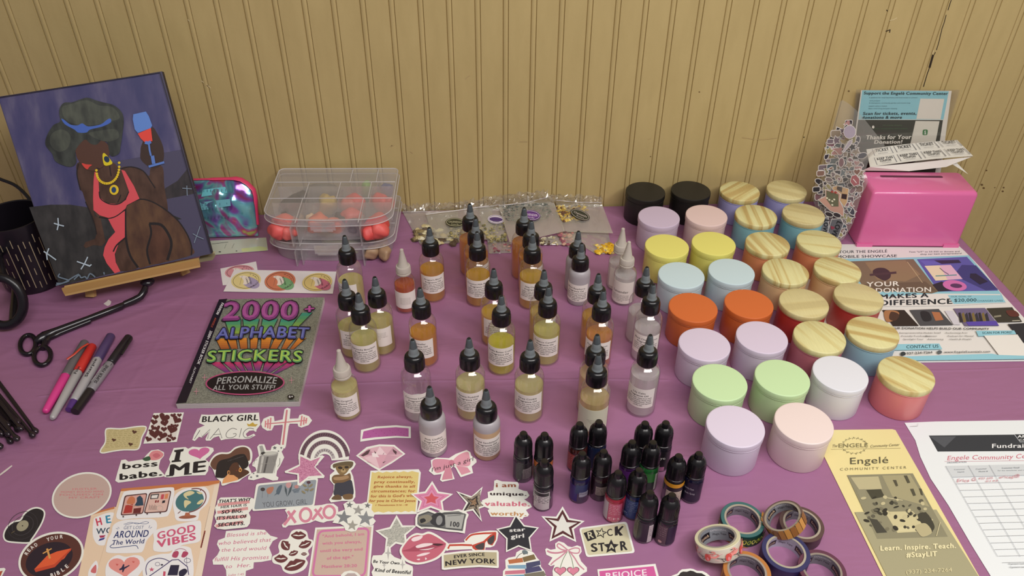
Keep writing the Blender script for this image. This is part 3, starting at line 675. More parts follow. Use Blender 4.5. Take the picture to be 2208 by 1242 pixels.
DY = [
(1129,933.5,'dark','dark dye bottle at the far left, greyish label',[('#332c33',-70,-5,6,31,('lines','#5d5660')),(B_,-3,60,24,31,None),('#6b5f62',0,58,8,23.5,('lines','#37313a'))],0),
(1174.4,935.4,'dark','dye bottle with an orange neck band, second from the left',[('#c06a32',-70,70,25,33,None),('#8e7f7c',-80,-20,5,24,('lines','#443c40'))],0),
(1174.4,993.7,'dark','dye bottle with a white label and black heading, in front of the orange one',[(W_,-62,40,4,31,('lines','#3a3236')),(B_,-55,34,25.5,30,None)],0),
(1250.4,913,'#3a1714','dye bottle with a red label, back left of the main cluster',[('#9c3f3c',-75,-12,4,29,('lines','#d38a80'))],0),
(1292,908.5,'#131b33','dark navy dye bottle, back row beside the red one',[('#15203e',-70,30,5,33,None)],0),
(1256,977,'#17133a','indigo dye bottle with a blue and white label in front of the red one',[('#2c2568',-70,-10,4,28,None),('#25335c',-20,50,17,30,None),('#9a98a8',2,56,12,19,('text','#2b2a40','Mauve',2.6))],0),
(1302,972.4,'#221016','maroon-black dye bottle with a small pale label',[(B_,-30,60,24,30,None),('#8c8079',-22,55,11,24,('lines','#4a4040'))],0),
(1391.8,911.3,'dark','black dye bottle at the back, left of the one reading Dye',[('#20262c',-60,60,10,33,('lines','#6a7074'))],0),
(1436.5,910.5,'dark','black dye bottle at the back with Dye in white script',[('#17161a',-70,70,4,33,None),('#17161a',-30,40,15,28,('text','#d9d4cf','Dye',4)),('#b06a92',-35,35,3,9,None)],0),
(1364,952.3,'#2c1238','purple dye bottle, behind the blue labelled one',[('#54246a',-70,30,10,33,None)],0),
(1408.7,953.3,'#1f5a2a','green dye bottle with a teal and green label',[('#2f6f5d',-85,-28,6,29,None),('#2f7a33',-26,45,17,30,None),('#23302a',-26,45,4,16.6,None),('#c9c4bf',46,62,4,29,None)],0),
(1464.3,982.3,'#171218','dye bottle with a bright yellow neck band and cream label',[('#d9961e',-80,80,30,35.5,None),(B_,-30,62,24,29.5,None),('#c9b7a6',-34,62,4,24,('lines','#5a4c48'))],0),
(1507.8,977.5,'#14112a','dark navy dye bottle lettered in white script, at the right end',[('#17142c',-75,70,4,33,None),('#17142c',-50,20,20,26,('text','#c9c5cc','Candle Dye',2.4)),('#17142c',-40,30,13,19,('text','#c9c5cc','dark Grey',2.6))],0),
(1333.8,1018,'#8e1f30','dye bottle with a bright pink and white label',[(W_,-85,-32,4,31,None),('#c25476',-30,48,4,31,('lines','#efc3cf')),('#c25476',-28,46,4,9,('text','#f3dbe2','CE3',3.2))],0),
(1378.5,1012.8,'#121a3a','dye bottle with a mid-blue label, right of the pink one',[('#35457e',-60,40,4,31,('lines','#8f9cc8')),('#35457e',-58,-20,4,10,('text','#c3cbe2','C',3.4))],0),
(1402.7,1061.6,'dark','black dye bottle with a narrow white strip, front row left',[('#4b413e',-90,-35,4,30,('lines','#8a7a72')),('#221b28',-33,22,4,33,None),(W_,24,50,4,30,('lines','#55505a'))],0),
(1449.8,1066.9,'dark','black dye bottle with a brown label and pink round mark, front row right',[('#57444a',-48,12,4,31,('dot','#a08c90')),('#221832',14,75,4,31,None)],0)]
for a_ in DY: dye_bottle(*a_)
# ================================================================ props behind and beside the bottles
def ico(c, sx, sy, sz, m, mb, rough=.25, rot=None, sub=1, wave=0.0):
    t = (1 + 5**.5)/2
    V = [Vector(p).normalized() for p in ((-1,t,0),(1,t,0),(-1,-t,0),(1,-t,0),(0,-1,t),(0,1,t),(0,-1,-t),(0,1,-t),(t,0,-1),(t,0,1),(-t,0,-1),(-t,0,1))]
    F = [(0,11,5),(0,5,1),(0,1,7),(0,7,10),(0,10,11),(1,5,9),(5,11,4),(11,10,2),(10,7,6),(7,1,8),(3,9,4),(3,4,2),(3,2,6),(3,6,8),(3,8,9),(4,9,5),(2,4,11),(6,2,10),(8,6,7),(9,8,1)]
    for _ in range(sub):
        mid = {}; F2 = []
        def g(a, b):
            k = (min(a, b), max(a, b))
            if k not in mid: mid[k] = len(V); V.append(((V[a]+V[b])/2).normalized())
            return mid[k]
        for a, b, c_ in F:
            x, y, z = g(a, b), g(b, c_), g(c_, a); F2 += [(a,x,z),(b,y,x),(c_,z,y),(x,y,z)]
        F = F2
    M = Matrix.Rotation(random.uniform(0, 6.28) if rot is None else rot, 3, 'Z') @ Matrix.Rotation(random.uniform(-.4, .4), 3, 'X')
    C = Vector(c); out = []
    for p in V:
        k = 1 + random.uniform(-rough, rough) + wave*(sin(p.x*4.2 + C.x + sx)*cos(p.y*3.7 + sy) + .6*sin(p.z*5 + p.x*3)); q = M @ Vector((p.x*sx*k, p.y*sy*k, p.z*sz*k)); out.append(C + q)
    mb.add(out, F, m)

# ---- the painting on its little easel
PTL, PTR, PBR, PBL = Vector((-603, 1008, 263)), Vector((-406, 1055, 277)), Vector((-366, 957, 47)), Vector((-563, 910, 32))
PN = (PTR-PTL).cross(PBL-PTL).normalized()
if PN.y > 0: PN = -PN
def build_painting():
    org = PBL.copy(); pf = lambda u, v, h: at_plane(u, v, PTL, PN) + PN*h
    t = empty('painting', org); setp(t, 'canvas painting of a woman in a red dress raising a wine glass, on the easel', 'painting')
    mb = MB(); can = mat('#46415c', .55); side = mat('#2a2430', .6)
    q = [PTL, PTR, PBR, PBL]; b = [p - PN*16 for p in q]
    mb.add(q + b, [(0,1,2,3)], can); mb.add(q + b, [(7,6,5,4),(0,4,5,1),(1,5,6,2),(2,6,7,3),(3,7,4,0)], side)
    mb.build('canvas', t, org)
    # painted surface: sky with brush texture
    m, nt, bs = node_mat('violet_brushed_paint')
    tc = nt.nodes.new('ShaderNodeTexCoord'); mp = nt.nodes.new('ShaderNodeMapping'); mp.inputs['Rotation'].default_value = (0, R_(25), R_(10)); mp.inputs['Scale'].default_value = (26, 12, 7)
    ns = nt.nodes.new('ShaderNodeTexNoise'); ns.inputs['Scale'].default_value = 1.6; ns.inputs['Detail'].default_value = 5
    cr = nt.nodes.new('ShaderNodeValToRGB'); cr.color_ramp.elements[0].position = .33; cr.color_ramp.elements[0].color = (*lin('#3b3a66'), 1); cr.color_ramp.elements[1].position = .68; cr.color_ramp.elements[1].color = (*lin('#66607c'), 1)
    x = cr.color_ramp.elements.new(.52); x.color = (*lin('#4d486f'), 1)
    L = nt.links.new; L(tc.outputs['Object'], mp.inputs[0]); L(mp.outputs[0], ns.inputs['Vector']); L(ns.outputs[0], cr.inputs[0]); L(cr.outputs[0], bs.inputs['Base Color']); bs.inputs['Roughness'].default_value = .4
    s = 480/2208.0
    A = Art(pf, (0, 140, s), h0=.12, step=.05, rough=.38)
    A.poly(m, [(-15, 315), (1590, 72), (2105, 1860), (600, 2190)])
    def up(*p): return [(x, y) for x, y in p]
    def lo(*p): return [(x, y + 1196) for x, y in p]    # second crop starts 260 px lower
    sofa = paint_mat('#272526', '#3d3a3a', 'dark_sofa_paint')
    A.poly(sofa, lo((290,215),(500,190),(700,190),(860,215),(1240,260),(1260,480),(1250,560),(1250,700),(1170,860),(590,995)))
    A.poly(paint_mat('#282428', '#3d3539', 'worn_sofa_paint'), up((1640,1222),(1760,1150),(1860,1030),(1985,1450),(2105,1860),(1880,1915),(1600,1960),(1500,1500)))
    A.poly(sofa, lo((1660,270),(1800,330),(1990,420),(2095,650),(1900,690),(1880,520),(1830,400)))
    skin, sk2, ln = paint_mat('#40291f', '#573c30', 'skin_paint'), paint_mat('#4a2f24', '#62442f', 'leg_paint'), '#221a1c'
    # arm, torso
    A.poly(skin, up((790,960),(1090,960),(1190,1040),(1330,1240),(1400,1330),(1280,1480),(1000,1520),(930,1420),(900,1300),(800,1240),(765,1080)), True)
    A.poly(skin, up((1200,1030),(1300,1010),(1420,1050),(1480,1100),(1500,1020),(1610,1010),(1630,1200),(1660,1470),(1500,1460),(1380,1330),(1260,1180)), True)
    A.poly(skin, lo((800,0),(930,0),(920,180),(940,300),(1000,330),(1030,470),(1050,560),(1010,600),(930,590),(850,620),(830,600),(850,560),(940,530),(960,480),(930,350),(850,160)), False)
    # wine glass hand
    A.poly('#3d2a24', up((1410,780),(1500,620),(1560,680),(1620,820),(1620,950),(1560,1020),(1480,1010),(1400,940),(1395,860)), True)
    # legs
    A.poly(sk2, lo((1260,190),(1390,135),(1550,180),(1740,320),(1850,470),(1900,600),(1900,690),(1500,790),(1370,815),(1290,720),(1250,500),(1245,300)), True)
    A.poly(skin, lo((1150,650),(1200,540),(1250,520),(1290,720),(1370,815),(1200,850),(1160,780)), True)
    A.poly(paint_mat('#472a1f', '#5c3a2b', 'inner_leg_paint'), lo((1500,400),(1600,390),(1680,480),(1700,600),(1660,740),(1500,775),(1470,640),(1500,500)), True)
    A.line(ln, 22, lo((1245,180),(1243,330),(1250,520),(1290,690),(1370,812)), True); A.line(ln, 20, lo((1485,380),(1500,480),(1460,640),(1490,780)), True)
    A.line(ln, 26, lo((1480,378),(1600,390),(1680,500),(1700,600),(1660,740)), True); A.line(ln, 12, lo((1250,200),(1390,135),(1550,180),(1740,320),(1850,470),(1900,600),(1898,690)), True)
    A.line(ln, 10, up((1200,1030),(1300,1010),(1420,1050),(1500,1160),(1540,1220)), True); A.line(ln, 10, up((780,980),(765,1080),(800,1240)), True)
    A.line(ln, 9, lo((850,160),(930,350),(960,480)), True)
    # dress
    A.poly('#d9525a', up((940,1060),(975,1070),(985,1240),(990,1310),(1060,1370),(1170,1380),(1250,1340),(1280,1250),(1205,1040),(1240,1050),(1330,1200),(1385,1325),(1260,1390),(1240,1440),(1150,1500),(1080,1518),(990,1490),(930,1440),(925,1330),(930,1150)))
    A.poly('#d9525a', lo((1075,330),(1150,310),(1240,250),(1240,510),(1180,570),(1140,680),(1150,760),(1195,850),(1140,870),(1060,770),(1025,690),(1040,610),(1080,530),(1145,460),(1110,400)), False)
    A.line(ln, 10, lo((985,310),(1080,325),(1160,300),(1245,235)), True); A.line(ln, 9, lo((985,60),(1000,130),(1080,180),(1170,185),(1240,140),(1280,60)), True); A.line(ln, 14, lo((1240,520),(1160,590),(1125,655)), True)
    A.line(ln, 8, lo((1170,165),(1190,120),(1200,90)), True)
    # face
    A.poly('#54362b', up((760,800),(880,730),(1040,760),(1090,850),(1060,960),(1020,1010),(940,1050),(850,1030),(800,970),(760,900)), True)
    A.line(ln, 9, up((990,1030),(960,1020)), False); A.line(ln, 9, up((1090,1000),(1105,1100)), False)
    # hair
    hair, hr2 = paint_mat('#262827', '#434742', 'hair_paint'), paint_mat('#393c37', '#55594e', 'hair_shine_paint')
    A.poly(hair, up((600,560),(530,600),(470,700),(455,790),(520,880),(560,960),(690,1010),(760,970),(750,860),(790,790),(850,740),(900,780),(960,790),(1020,740),(1070,780),(1100,900),(1180,880),(1200,800),(1215,700),(1230,560),(1210,470),(1130,400),(1020,370),(950,350),(870,325),(790,345),(720,370),(640,375),(600,420),(590,480)), True)
    A.poly(hr2, up((620,420),(700,390),(860,350),(980,400),(1120,420),(1190,520),(1100,560),(900,600),(720,580),(640,520)), True)
    A.poly(hr2, up((880,680),(1000,650),(1150,640),(1180,720),(1080,760),(980,740)), True)
    A.poly(hr2, up((520,680),(620,640),(700,700),(680,820),(580,860),(500,780)), True)
    bl = '#4666b8'
    A.poly(bl, up((612,535),(640,545),(700,590),(770,600),(820,580),(880,610),(1000,590),(1070,540),(1100,535),(1100,570),(1020,610),(900,640),(860,670),(780,670),(740,640),(650,590)), True)
    # lips, earring, necklace
    A.poly('#d5453c', up((815,975),(860,985),(915,990),(890,1010),(870,1035),(840,1015)), True)
    A.poly('#d9c51e', up((1020,900),(1040,875),(1100,940),(1115,980),(1040,995)), True); A.poly('#1d3350', ell(*up((1062, 935))[0], 26, 34, -30, 14))
    for q in range(22):
        f = q/21.0; a = pi*f
        x, y = 960 + 225*(1-cos(a))/2 + 10*sin(a), 1045 + 165*sin(a)**.8 + (-75)*f
        A.poly('#e3c22b', ell(x, y, 13, 13, 0, 10)); A.h -= A.step
    A.h += .1
    A.poly('#e3c22b', ell(1135, 1238, 46, 50, 0, 18)); A.poly('#22406b', ell(1132, 1238, 24, 30, 0, 14))
    # glass
    A.poly('#5f86cf', up((1325,490),(1450,462),(1480,510),(1512,600),(1500,625),(1370,675),(1340,640),(1320,540)), False)
    A.poly('#e4473b', up((1370,680),(1500,625),(1515,755),(1440,768),(1400,730)), False)
    A.line('#5a7cc4', 30, up((1440,768),(1475,775),(1500,760))); A.line('#5a7cc4', 18, up((1478,770),(1488,850),(1500,900))); A.line('#5a7cc4', 34, up((1515,900),(1528,980))); A.line('#5a7cc4', 22, up((1478,1008),(1560,985),(1632,965)))
    # crossed sparkles, signature
    wc = '#b5c3cf'
    for pts in ([(580,320),(585,385),(572,440)], [(540,372),(590,388),(640,400)], [(490,620),(468,680),(475,735)], [(440,650),(500,690),(562,735)], [(875,705),(845,770),(808,828)], [(768,750),(840,775),(895,795),(912,780)]):
        A.line(wc, 12, lo(*pts))
    for pts in ([(1856,0),(1860,100)], [(1812,25),(1905,32)], [(1988,400),(1960,480),(1928,568)], [(1915,475),(1965,505),(2022,528)]):
        A.line('#7d8b9c', 8, lo(*pts))
    for pts in ([(600,870),(585,900),(640,920),(690,940),(620,965),(565,965)], [(560,985),(650,955),(740,900),(790,875)], [(740,930),(790,885),(810,910),(850,900),(870,920),(900,870),(950,905)], [(1035,855),(1040,880)]):
        A.line('#6c7a8a', 13, lo(*pts), True)
    for pts in ([(-5,322),(1590,74)], [(1590,74),(2100,1860)]): A.line('#241c28', 9, pts)
    A.build('painted_picture', t, org)
    # easel
    wd = mat('#cda66a', .55); wd2 = mat('#b98f55', .6)
    ax = (PBR - PBL).normalized(); e0 = PBL + PN*0 ; dn = (PBL - PTL).normalized()
    base = (PBL + PBR)/2; eo = Vector((base.x, base.y, 0))
    t2 = empty('table_easel', eo); setp(t2, 'small unpainted wooden table easel holding the painting', 'easel')
    def bar(p, q, wv, hv, m, name):
        mb = MB(); n = (q-p).normalized(); a = n.cross(Vector((0, 0, 1))); a = a.normalized() if a.length > .1 else Vector((1, 0, 0)); b_ = a.cross(n)
        P = []
        for e in (p, q):
            for sx, sy in ((-1,-1),(1,-1),(1,1),(-1,1)): P.append(e + a*sx*wv/2 + b_*sy*hv/2)
        mb.add(P, [(3,2,1,0),(4,5,6,7),(0,1,5,4),(1,2,6,5),(2,3,7,6),(3,0,4,7)], m); return mb.build(name, t2, eo)
    c = at(139, 628, 30); d = at(430, 566, 38)
    bar(c - PN*2 , d - PN*2, 15, 7, wd, 'ledge'); bar(c + PN*5 + Vector((0, 0, 1.5)), d + PN*5 + Vector((0, 0, 1.5)), 2.6, 9, wd2, 'ledge_lip')
    l1 = at(194, 650, 0); l2 = at(399, 601, 0)
    top = (PTL + PTR)/2 - PN*23
    for l, s_ in ((l1, -12), (l2, 12)):
        k = top + ax*s_; bar(l + Vector((0, 7, 3.5)), k, 12, 7, wd, 'front_leg')
    bk = Vector((base.x - 40, 1100, 2)); bar(bk + Vector((0, 0, 2)), top - PN*4, 10, 6, wd2, 'rear_leg')
    # silver paint fork / glitter tape scrap stuck at the ledge end
    A = Art(lambda u, v, h: at(u, v, 36 + h), (0, 400, s), h0=.3)
    A.poly('#8e8268', [(1985,700),(2010,675),(2110,650),(2140,690),(2110,740),(1960,765)]); 
    for k in range(5): A.line('#c2b58e', 9, [(2040+k*18, 690-k*4), (2075+k*15, 655)])
    A.build('glue_and_glitter_blob', t2, eo, label='grey glitter tape scrap on the right end of the ledge')
build_painting()

# ---- black mug with pale dashes
def build_mug():
    cx, cy, R, H = -629, 974, 43, 108; o = (cx, cy, 0)
    t = empty('planter_mug', o); setp(t, 'black mug with rows of pale vertical dashes, behind the painting', 'mug')
    bk = mat('#17131a', .3, 0, .5); mb = MB()
    mb.lathe([(0, .5), (R-6, .3), (R-2, 1.5), (R, 6), (R+.5, H-3), (R+.2, H-.5), (R-1, H), (R-2.6, H-1), (R-3, H-6), (R-5, 8), (0, 6)], bk, n=72, c=(0, 0, 0), close=False); mb.build('body', t, (0, 0, 0), 40)
    A = Art(lambda u, v, h: Vector(((R+.45+h)*sin(u/R), -(R+.45+h)*cos(u/R), v)), h0=.1)
    ds = '#a8977c'; k = 0; u = -64
    while u < 66:
        if k % 2 == 0: A.line(ds, 1.0, [(u, 12), (u, 84)])
        else:
            ph = 6 if (k//2) % 2 else 0
            for z in range(4): A.line(ds, 1.0, [(u, 10+ph+z*22), (u, 21+ph+z*22)])
            A.line(ds, 1.0, [(u, 80), (u, 86)])
        A.h = .1; u += 6.9; k += 1
    A.build('dash_pattern', t, (0, 0, 0))
    mb = MB(); c = at(2, 650, 42) - Vector(o); e1 = Vector((1, .1, 0)).normalized(); e2 = Vector((0, .35, .93)).normalized()
    pts = [c + e1*27*cos(a) + e2*33*sin(a) for a in [2*pi*i/40 for i in range(40)]]
    mb.tube(pts, 6.2, bk, 14, closed=True); mb.tube([c + e1*8 + e2*30, Vector((-12, -R+4, 74))], 5.5, bk, 12); mb.tube([c + e1*10 - e2*29 , Vector((-8, -R+4, 16))], 5.5, bk, 12); mb.build('handle', t, (0, 0, 0), 60)
    mb = MB(); q = [at_y(-30, 372, 1040), at_y(0, 386, 1040), at_y(30, 398, 1036), at_y(52, 416, 1028), at_y(70, 440, 1016), at_y(86, 480, 1006)]
    mb.tube([Vector(p) for p in spl([tuple(p) for p in q], 4, False)], 2.4, bk, 10); o2 = mb.build('cable_loop', origin=q[1], smooth=60); setp(o2, 'thin black cable loop rising behind the dashed mug', 'cable')
build_mug()

# ---- wick trimmer, pens
def build_trimmer():
    bk = mat('#171019', .22, 0, .6); org = at(87, 734, 0); s = .2174
    t = empty('wick_trimmer', org); setp(t, 'black wick trimmer scissors lying below the easel', 'scissors')
    for n_, (cx, cy, a, b, r) in (('ring', (60.4, 743, 16.5, 21, 15)), ('ring', (91.5, 767.5, 17.5, 20, 25))):
        mb = MB(); mb.tube([at(x, y, 4.2) for x, y in ell(cx, cy, a, b, r, 32)], 3.0, bk, 10, closed=True); mb.build('finger_ring', t, org, 60)
    mb = MB(); mb.tube([at(*p) for p in ((76, 738, 4), (88, 731, 5), (97, 724, 5.5), (120, 714, 6), (190, 688, 7), (262, 660, 7), (274, 653, 7))], [4, 7, 6.5, 5, 4.6, 4.8, 3], bk, 10)
    mb.tube([at(*p) for p in ((92, 752, 4), (98, 738, 4), (106, 729, 4.4), (130, 718, 5), (195, 692, 5.5))], [3.5, 4.5, 3.6, 3.2, 3], bk, 10); mb.build('shaft', t, org, 60)
    mb = MB(); mb.tube([at(*p) for p in ((268, 656, 7), (290, 647, 8), (303, 640, 10), (311, 628, 14), (315, 614, 18))], [4.5, 5, 5, 5, 4], bk, 10)
    ico(at(318, 608, 20), 9.5, 9.5, 6, bk, mb, 0.02, 0, 2); mb.build('cutting_tip', t, org, 60)
build_trimmer()
def pen(p0, p1, segs, label, kind='marker', z=5.6, clip=None, texts=(), name='marker_pen'):
    "segs: (t0, t1, r0, r1, colour, part)"
    a = at(*p0, z); b = at(*p1, z); org = ((a+b)/2); org.z = 0
    t = empty(name, org); setp(t, label, 'pen' if kind == 'pen' else 'marker', 'pens and markers beside the book')
    d = b - a; L = d.length; ax = d.normalized(); side = ax.cross(Vector((0, 0, 1)))
    for t0, t1, r0, r1, c, part in segs:
        mb = MB(); q = []; rr = []
        for f, k in ((0, .55), (.015, .8), (.04, .95), (.5, 1), (.96, .97), (.985, .85), (1, .6)) if part in ('cap', 'barrel') else ((0, 1), (1, 1)):
            f2 = t0 + (t1-t0)*f; r = r0 + (r1-r0)*f; q.append(a + d*f2); rr.append(r*k)
        mb.tube(q, rr, mat(c, .35), 20); mb.build(part, t, org, 50)
    if texts:
        R = texts[0]; A = Art(lambda u, v, h: a + ax*u + side*(R+h)*sin(v/R) + Vector((0, 0, 1))*(R+h)*cos(v/R), h0=.25)
        for tx in texts[1:]:
            if tx[0] == 'rect': A.poly(tx[1], [(tx[2], tx[4]), (tx[3], tx[4]), (tx[3], tx[5]), (tx[2], tx[5])])
            else: A.text(tx[1], tx[2], (tx[3], tx[5]), (tx[4], tx[5]), tx[6], 1, .1)
        A.build('lettering', t, org)
    if clip:
        mb = MB(); mb.tube([at(*c) for c in clip[0]], clip[1], mat(clip[2], .35), 8, flat=.6); mb.build('clip', t, org, 60)
pen((97, 889), (184, 737), [(0, .5, 4.2, 6.2, '#d6408c', 'barrel'), (.48, 1, 6.2, 5.6, '#635d60', 'cap')], 'pink highlighter with a grey cap, leftmost of the four pens')
pen((112, 903), (200, 745), [(0, .62, 3.8, 6.2, '#a9a5a6', 'barrel'), (.62, 1, 6.4, 5.6, '#c4302c', 'cap')], 'grey marker with a red cap and clip', clip=([(190, 741, 13), (176, 749, 14.5), (160, 764, 14), (144, 775, 12)], 1.6, '#c4402e'), texts=(6.0, ('t', '#332f33', 'Fine', 70, 84, 3, 3)))
pen((149, 884), (240, 723), [(0, .1, 4.4, 5.2, '#523077', 'end_plug'), (.1, .66, 5.4, 6, '#a9a5a8', 'barrel'), (.64, 1, 6.2, 5.8, '#4e3c66', 'cap')], 'grey marker with a purple cap and purple end', texts=(6.0, ('t', '#332f33', 'Sharpie', 50, 84, 3, 3)))
pen((162, 888), (279, 726), [(0, .26, 5.2, 5.4, '#1f1a20', 'end_plug'), (.26, .62, 5.4, 5.6, '#8a868b', 'barrel'), (.62, 1, 5.5, 5.6, '#201b21', 'cap')], 'black pen with a silver lettered barrel, rightmost of the four pens', 'pen', clip=([(283, 727, 11), (276, 742, 12), (262, 764, 10)], 1.8, '#1b171c'), texts=(5.7, ('rect', '#2a252b', 78, 82, -6, 6), ('t', '#2a252b', 'SUPER FINE', 44, 76, 4.6, 3.4), ('t', '#e2dfe2', 'PERMANENT', 46, 74, -1, 2.6)), name='fine_pen')

# ---- bundle of black stirring sticks
def build_sticks():
    bk = mat('#3f363c', .14, .6, .6)
    ends = [(78, 932), (72, 940), (40, 912), (46, 926), (40, 928), (19, 917), (20, 938), (38, 948), (24, 953), (4, 937), (2, 965), (-8, 950), (10, 922), (30, 906)]
    for i, (u, v) in enumerate(ends):
        z = 3 + (i % 4)*3.4; a = at(u, v, z); b = at(u - 118 - (i % 3)*9, v - 158 + (i*7 % 15), z + 2)
        mb = MB(); d = (b-a); sd = d.normalized().cross(Vector((0, 0, 1)))
        for s_ in (-1, 1): mb.tube([a + sd*s_*1.1 + d*.05, a + sd*s_*1.3 + d*.4, b + sd*s_*1.3], .9, bk, 8)
        q = [a + d*(-.02), a + d*.0, a + d*.02, a + d*.045, a + d*.08, a + d*.2]
        mb.tube([a - d*.012, a, a + d*.012, a + d*.03, a + d*.06, a + d*.2, b], [1.0, 3.0, 3.7, 3.2, 1.8, 1.2, 1.2], bk, 10)
        o = mb.build('stirring_stick', origin=(a.x, a.y, 0), smooth=60); setp(o, 'thin black metal stirring stick with a bulb tip in the bundle at the left edge', 'stirring stick', 'bundle of black stirring sticks')
build_sticks()

# ---- alphabet sticker book
def build_book():
    s = 400/1505.0; org = at(520, 760, 0)
    t = empty('sticker_book', org); setp(t, 'silver glitter alphabet sticker book with a black spine, in the middle left', 'book')
    T = (370, 560, s); P = lambda x, y: (T[0]+x*s, T[1]+y*s)
    quad = [P(385, 322), P(1238, 304), P(1032, 1150), P(35, 1168)]
    c = [at(u, v, 8.6) for u, v in quad]
    mb = MB(); pg = mat('#cfc9c6', .7); pg2 = mat('#8f898c', .7)
    lo_ = [Vector((p.x, p.y, .3)) for p in c]; hi = [Vector((p.x, p.y, 8.2)) for p in c]
    mb.add(lo_ + hi, [(3,2,1,0),(4,5,6,7),(0,1,5,4),(1,2,6,5),(2,3,7,6),(3,0,4,7)], pg)
    for k in range(1, 6): 
        z = .3 + k*1.35; e = [Vector((p.x, p.y, z)) for p in c]; dn = Vector((0, -.12, 0)); mb.add([e[3]+dn, e[2]+dn, e[2]+dn+Vector((0,0,.25)), e[3]+dn+Vector((0,0,.25))], [(0,1,2,3)], pg2)
    mb.build('pages', t, org)
    m, nt, bs = node_mat('silver_glitter_card')
    tc = nt.nodes.new('ShaderNodeTexCoord'); vo = nt.nodes.new('ShaderNodeTexVoronoi'); vo.inputs['Scale'].default_value = 1300
    cr = nt.nodes.new('ShaderNodeValToRGB'); cr.color_ramp.elements[0].color = (*lin('#74766f'), 1); cr.color_ramp.elements[1].color = (*lin('#a6a79c'), 1)
    sp = nt.nodes.new('ShaderNodeSeparateColor'); L = nt.links.new
    L(tc.outputs['Object'], vo.inputs[0]); L(vo.outputs['Color'], sp.inputs[0]); L(sp.outputs[0], cr.inputs[0]); L(cr.outputs[0], bs.inputs['Base Color']); bs.inputs['Roughness'].default_value = .35; bs.inputs['Metallic'].default_value = .35
    A = Art(lambda u, v, h: at(u, v, h), T, h0=8.2, step=.035, rough=.3)
    A.prism([A.P(p) for p in ((385,322),(1238,304),(1032,1150),(35,1168))], 8.2, 8.8, m, lambda u, v, h: at(u, v, h)); A.h = 8.8
    A.poly('#1c1524', [(385,322),(452,316),(118,1160),(35,1168)])
    # rays under the lettering, then the three puffy words
    def rays(rows, c1, c2):
        n = len(rows)
        for i, (x0, x1, y0, X0, X1, Y1) in enumerate(rows):
            A.poly('#1a141c', [(x0-6, y0), (x1+6, y0), (X1+5, Y1), (X0-5, Y1)])
            for j in range(5):
                f0, f1 = j/5, (j+1)/5; l = lambda a, b, f: a+(b-a)*f
                ca = [int(c1[k:k+2], 16) for k in (1, 3, 5)]; cb_ = [int(c2[k:k+2], 16) for k in (1, 3, 5)]
                c_ = '#%02x%02x%02x' % tuple(int(l(a, b, f0)) for a, b in zip(ca, cb_))
                A.poly(c_, [(l(x0, X0, f0), l(y0, Y1, f0)), (l(x1, X1, f0), l(y0, Y1, f0)), (l(x1, X1, f1), l(y0, Y1, f1)), (l(x0, X0, f1), l(y0, Y1, f1))]); A.h -= A.step
            A.h += A.step
    rays([(300,395,830,440,480,915),(420,490,830,510,545,910),(500,560,830,570,600,905),(570,640,825,620,660,900),(660,740,825,680,715,900),(760,840,825,740,775,905),(860,950,820,770,800,915),(970,1060,815,820,850,925)], '#c9406f', '#5c3a7c')
    rays([(360,440,640,400,470,725),(450,520,640,485,535,722),(545,610,635,560,615,722),(640,700,635,640,690,720),(730,810,632,725,790,720),(840,910,632,800,855,722),(935,1000,635,890,930,725),(1030,1090,635,960,990,725)], '#d98a34', '#98502c')
    rays([(430,560,480,470,560,600),(580,710,480,590,680,590),(740,860,480,720,800,600),(890,1010,480,850,930,610),(1060,1140,430,960,1010,560)], '#3b8f78', '#a3b23c')
    def puffy(txt, p0, p1, h, dark, mid, lite, sl=.2, bulge=10):
        A.text('#191320', txt, (p0[0]-6, p0[1]+9), (p1[0]+6, p1[1]+9), h+16, 2, sl, arc=bulge)
        for k, (dx, dy) in enumerate(((-7, 0), (7, 0), (0, -7), (0, 7))): A.text('#191320', txt, (p0[0]+dx, p0[1]+dy), (p1[0]+dx, p1[1]+dy), h, 2, sl, arc=bulge)
        A.text(mid, txt, p0, p1, h, 2, sl, arc=bulge); A.text(lite, txt, (p0[0]+2, p0[1]-h*.10), (p1[0]+2, p1[1]-h*.10), h*.86, 0, sl, arc=bulge)
    puffy('2000', (398,492), (1022,486), 146, '', '#83397c', '#ab5498', .14, 6); puffy('+', (1070,440), (1165,430), 70, '', '#8d3c86', '#c0559c', .1, 0)
    puffy('ALPHABET', (355,645), (1105,640), 88, '', '#4b4f97', '#7076b9', .2)
    puffy('STICKERS', (275,832), (1058,832), 92, '', '#5d9a62', '#a4c65a', .15)
    A.poly('#b54d78', ell(596, 1000, 322, 98, -1, 48)); A.poly('#171019', ell(596, 1000, 310, 88, -1, 48))
    A.text('#a6a5a5', 'PERSONALIZE', (358,1012), (850,1008), 52, 1, .25, arc=14); A.text('#a6a5a5', 'ALL YOUR STUFF!', (330,1060), (838,1056), 38, 1, .25, arc=6)
    A.poly('#161218', ell(968,1112,28,20)); A.text('#e8e4e4', '6+', (950,1120), (988,1118), 18, 1)
    for cx, cy in ((268,955),(972,978),(200,1068)): A.line('#d98aa0', 3, [(cx-20,cy+2),(cx+20,cy-2)]); A.line('#d98aa0', 3, [(cx,cy-26),(cx,cy+26)])
    dn = (-.37, .93)
    A.text('#e8e4e8', 'FASHION', (408,345), (360,440), 20, 2, 0); A.text('#b5503c', 'ANGELS', (352,468), (318,545), 15, 1, 0); A.text('#e8e4e8', '2000+ STICKER BOOK', (312,572), (205,845), 21, 1, 0); A.text('#c9c4cc', 'ALPHABET', (188,868), (140,1000), 15, 1, 0)
    A.build('cover', t, org)
build_book()

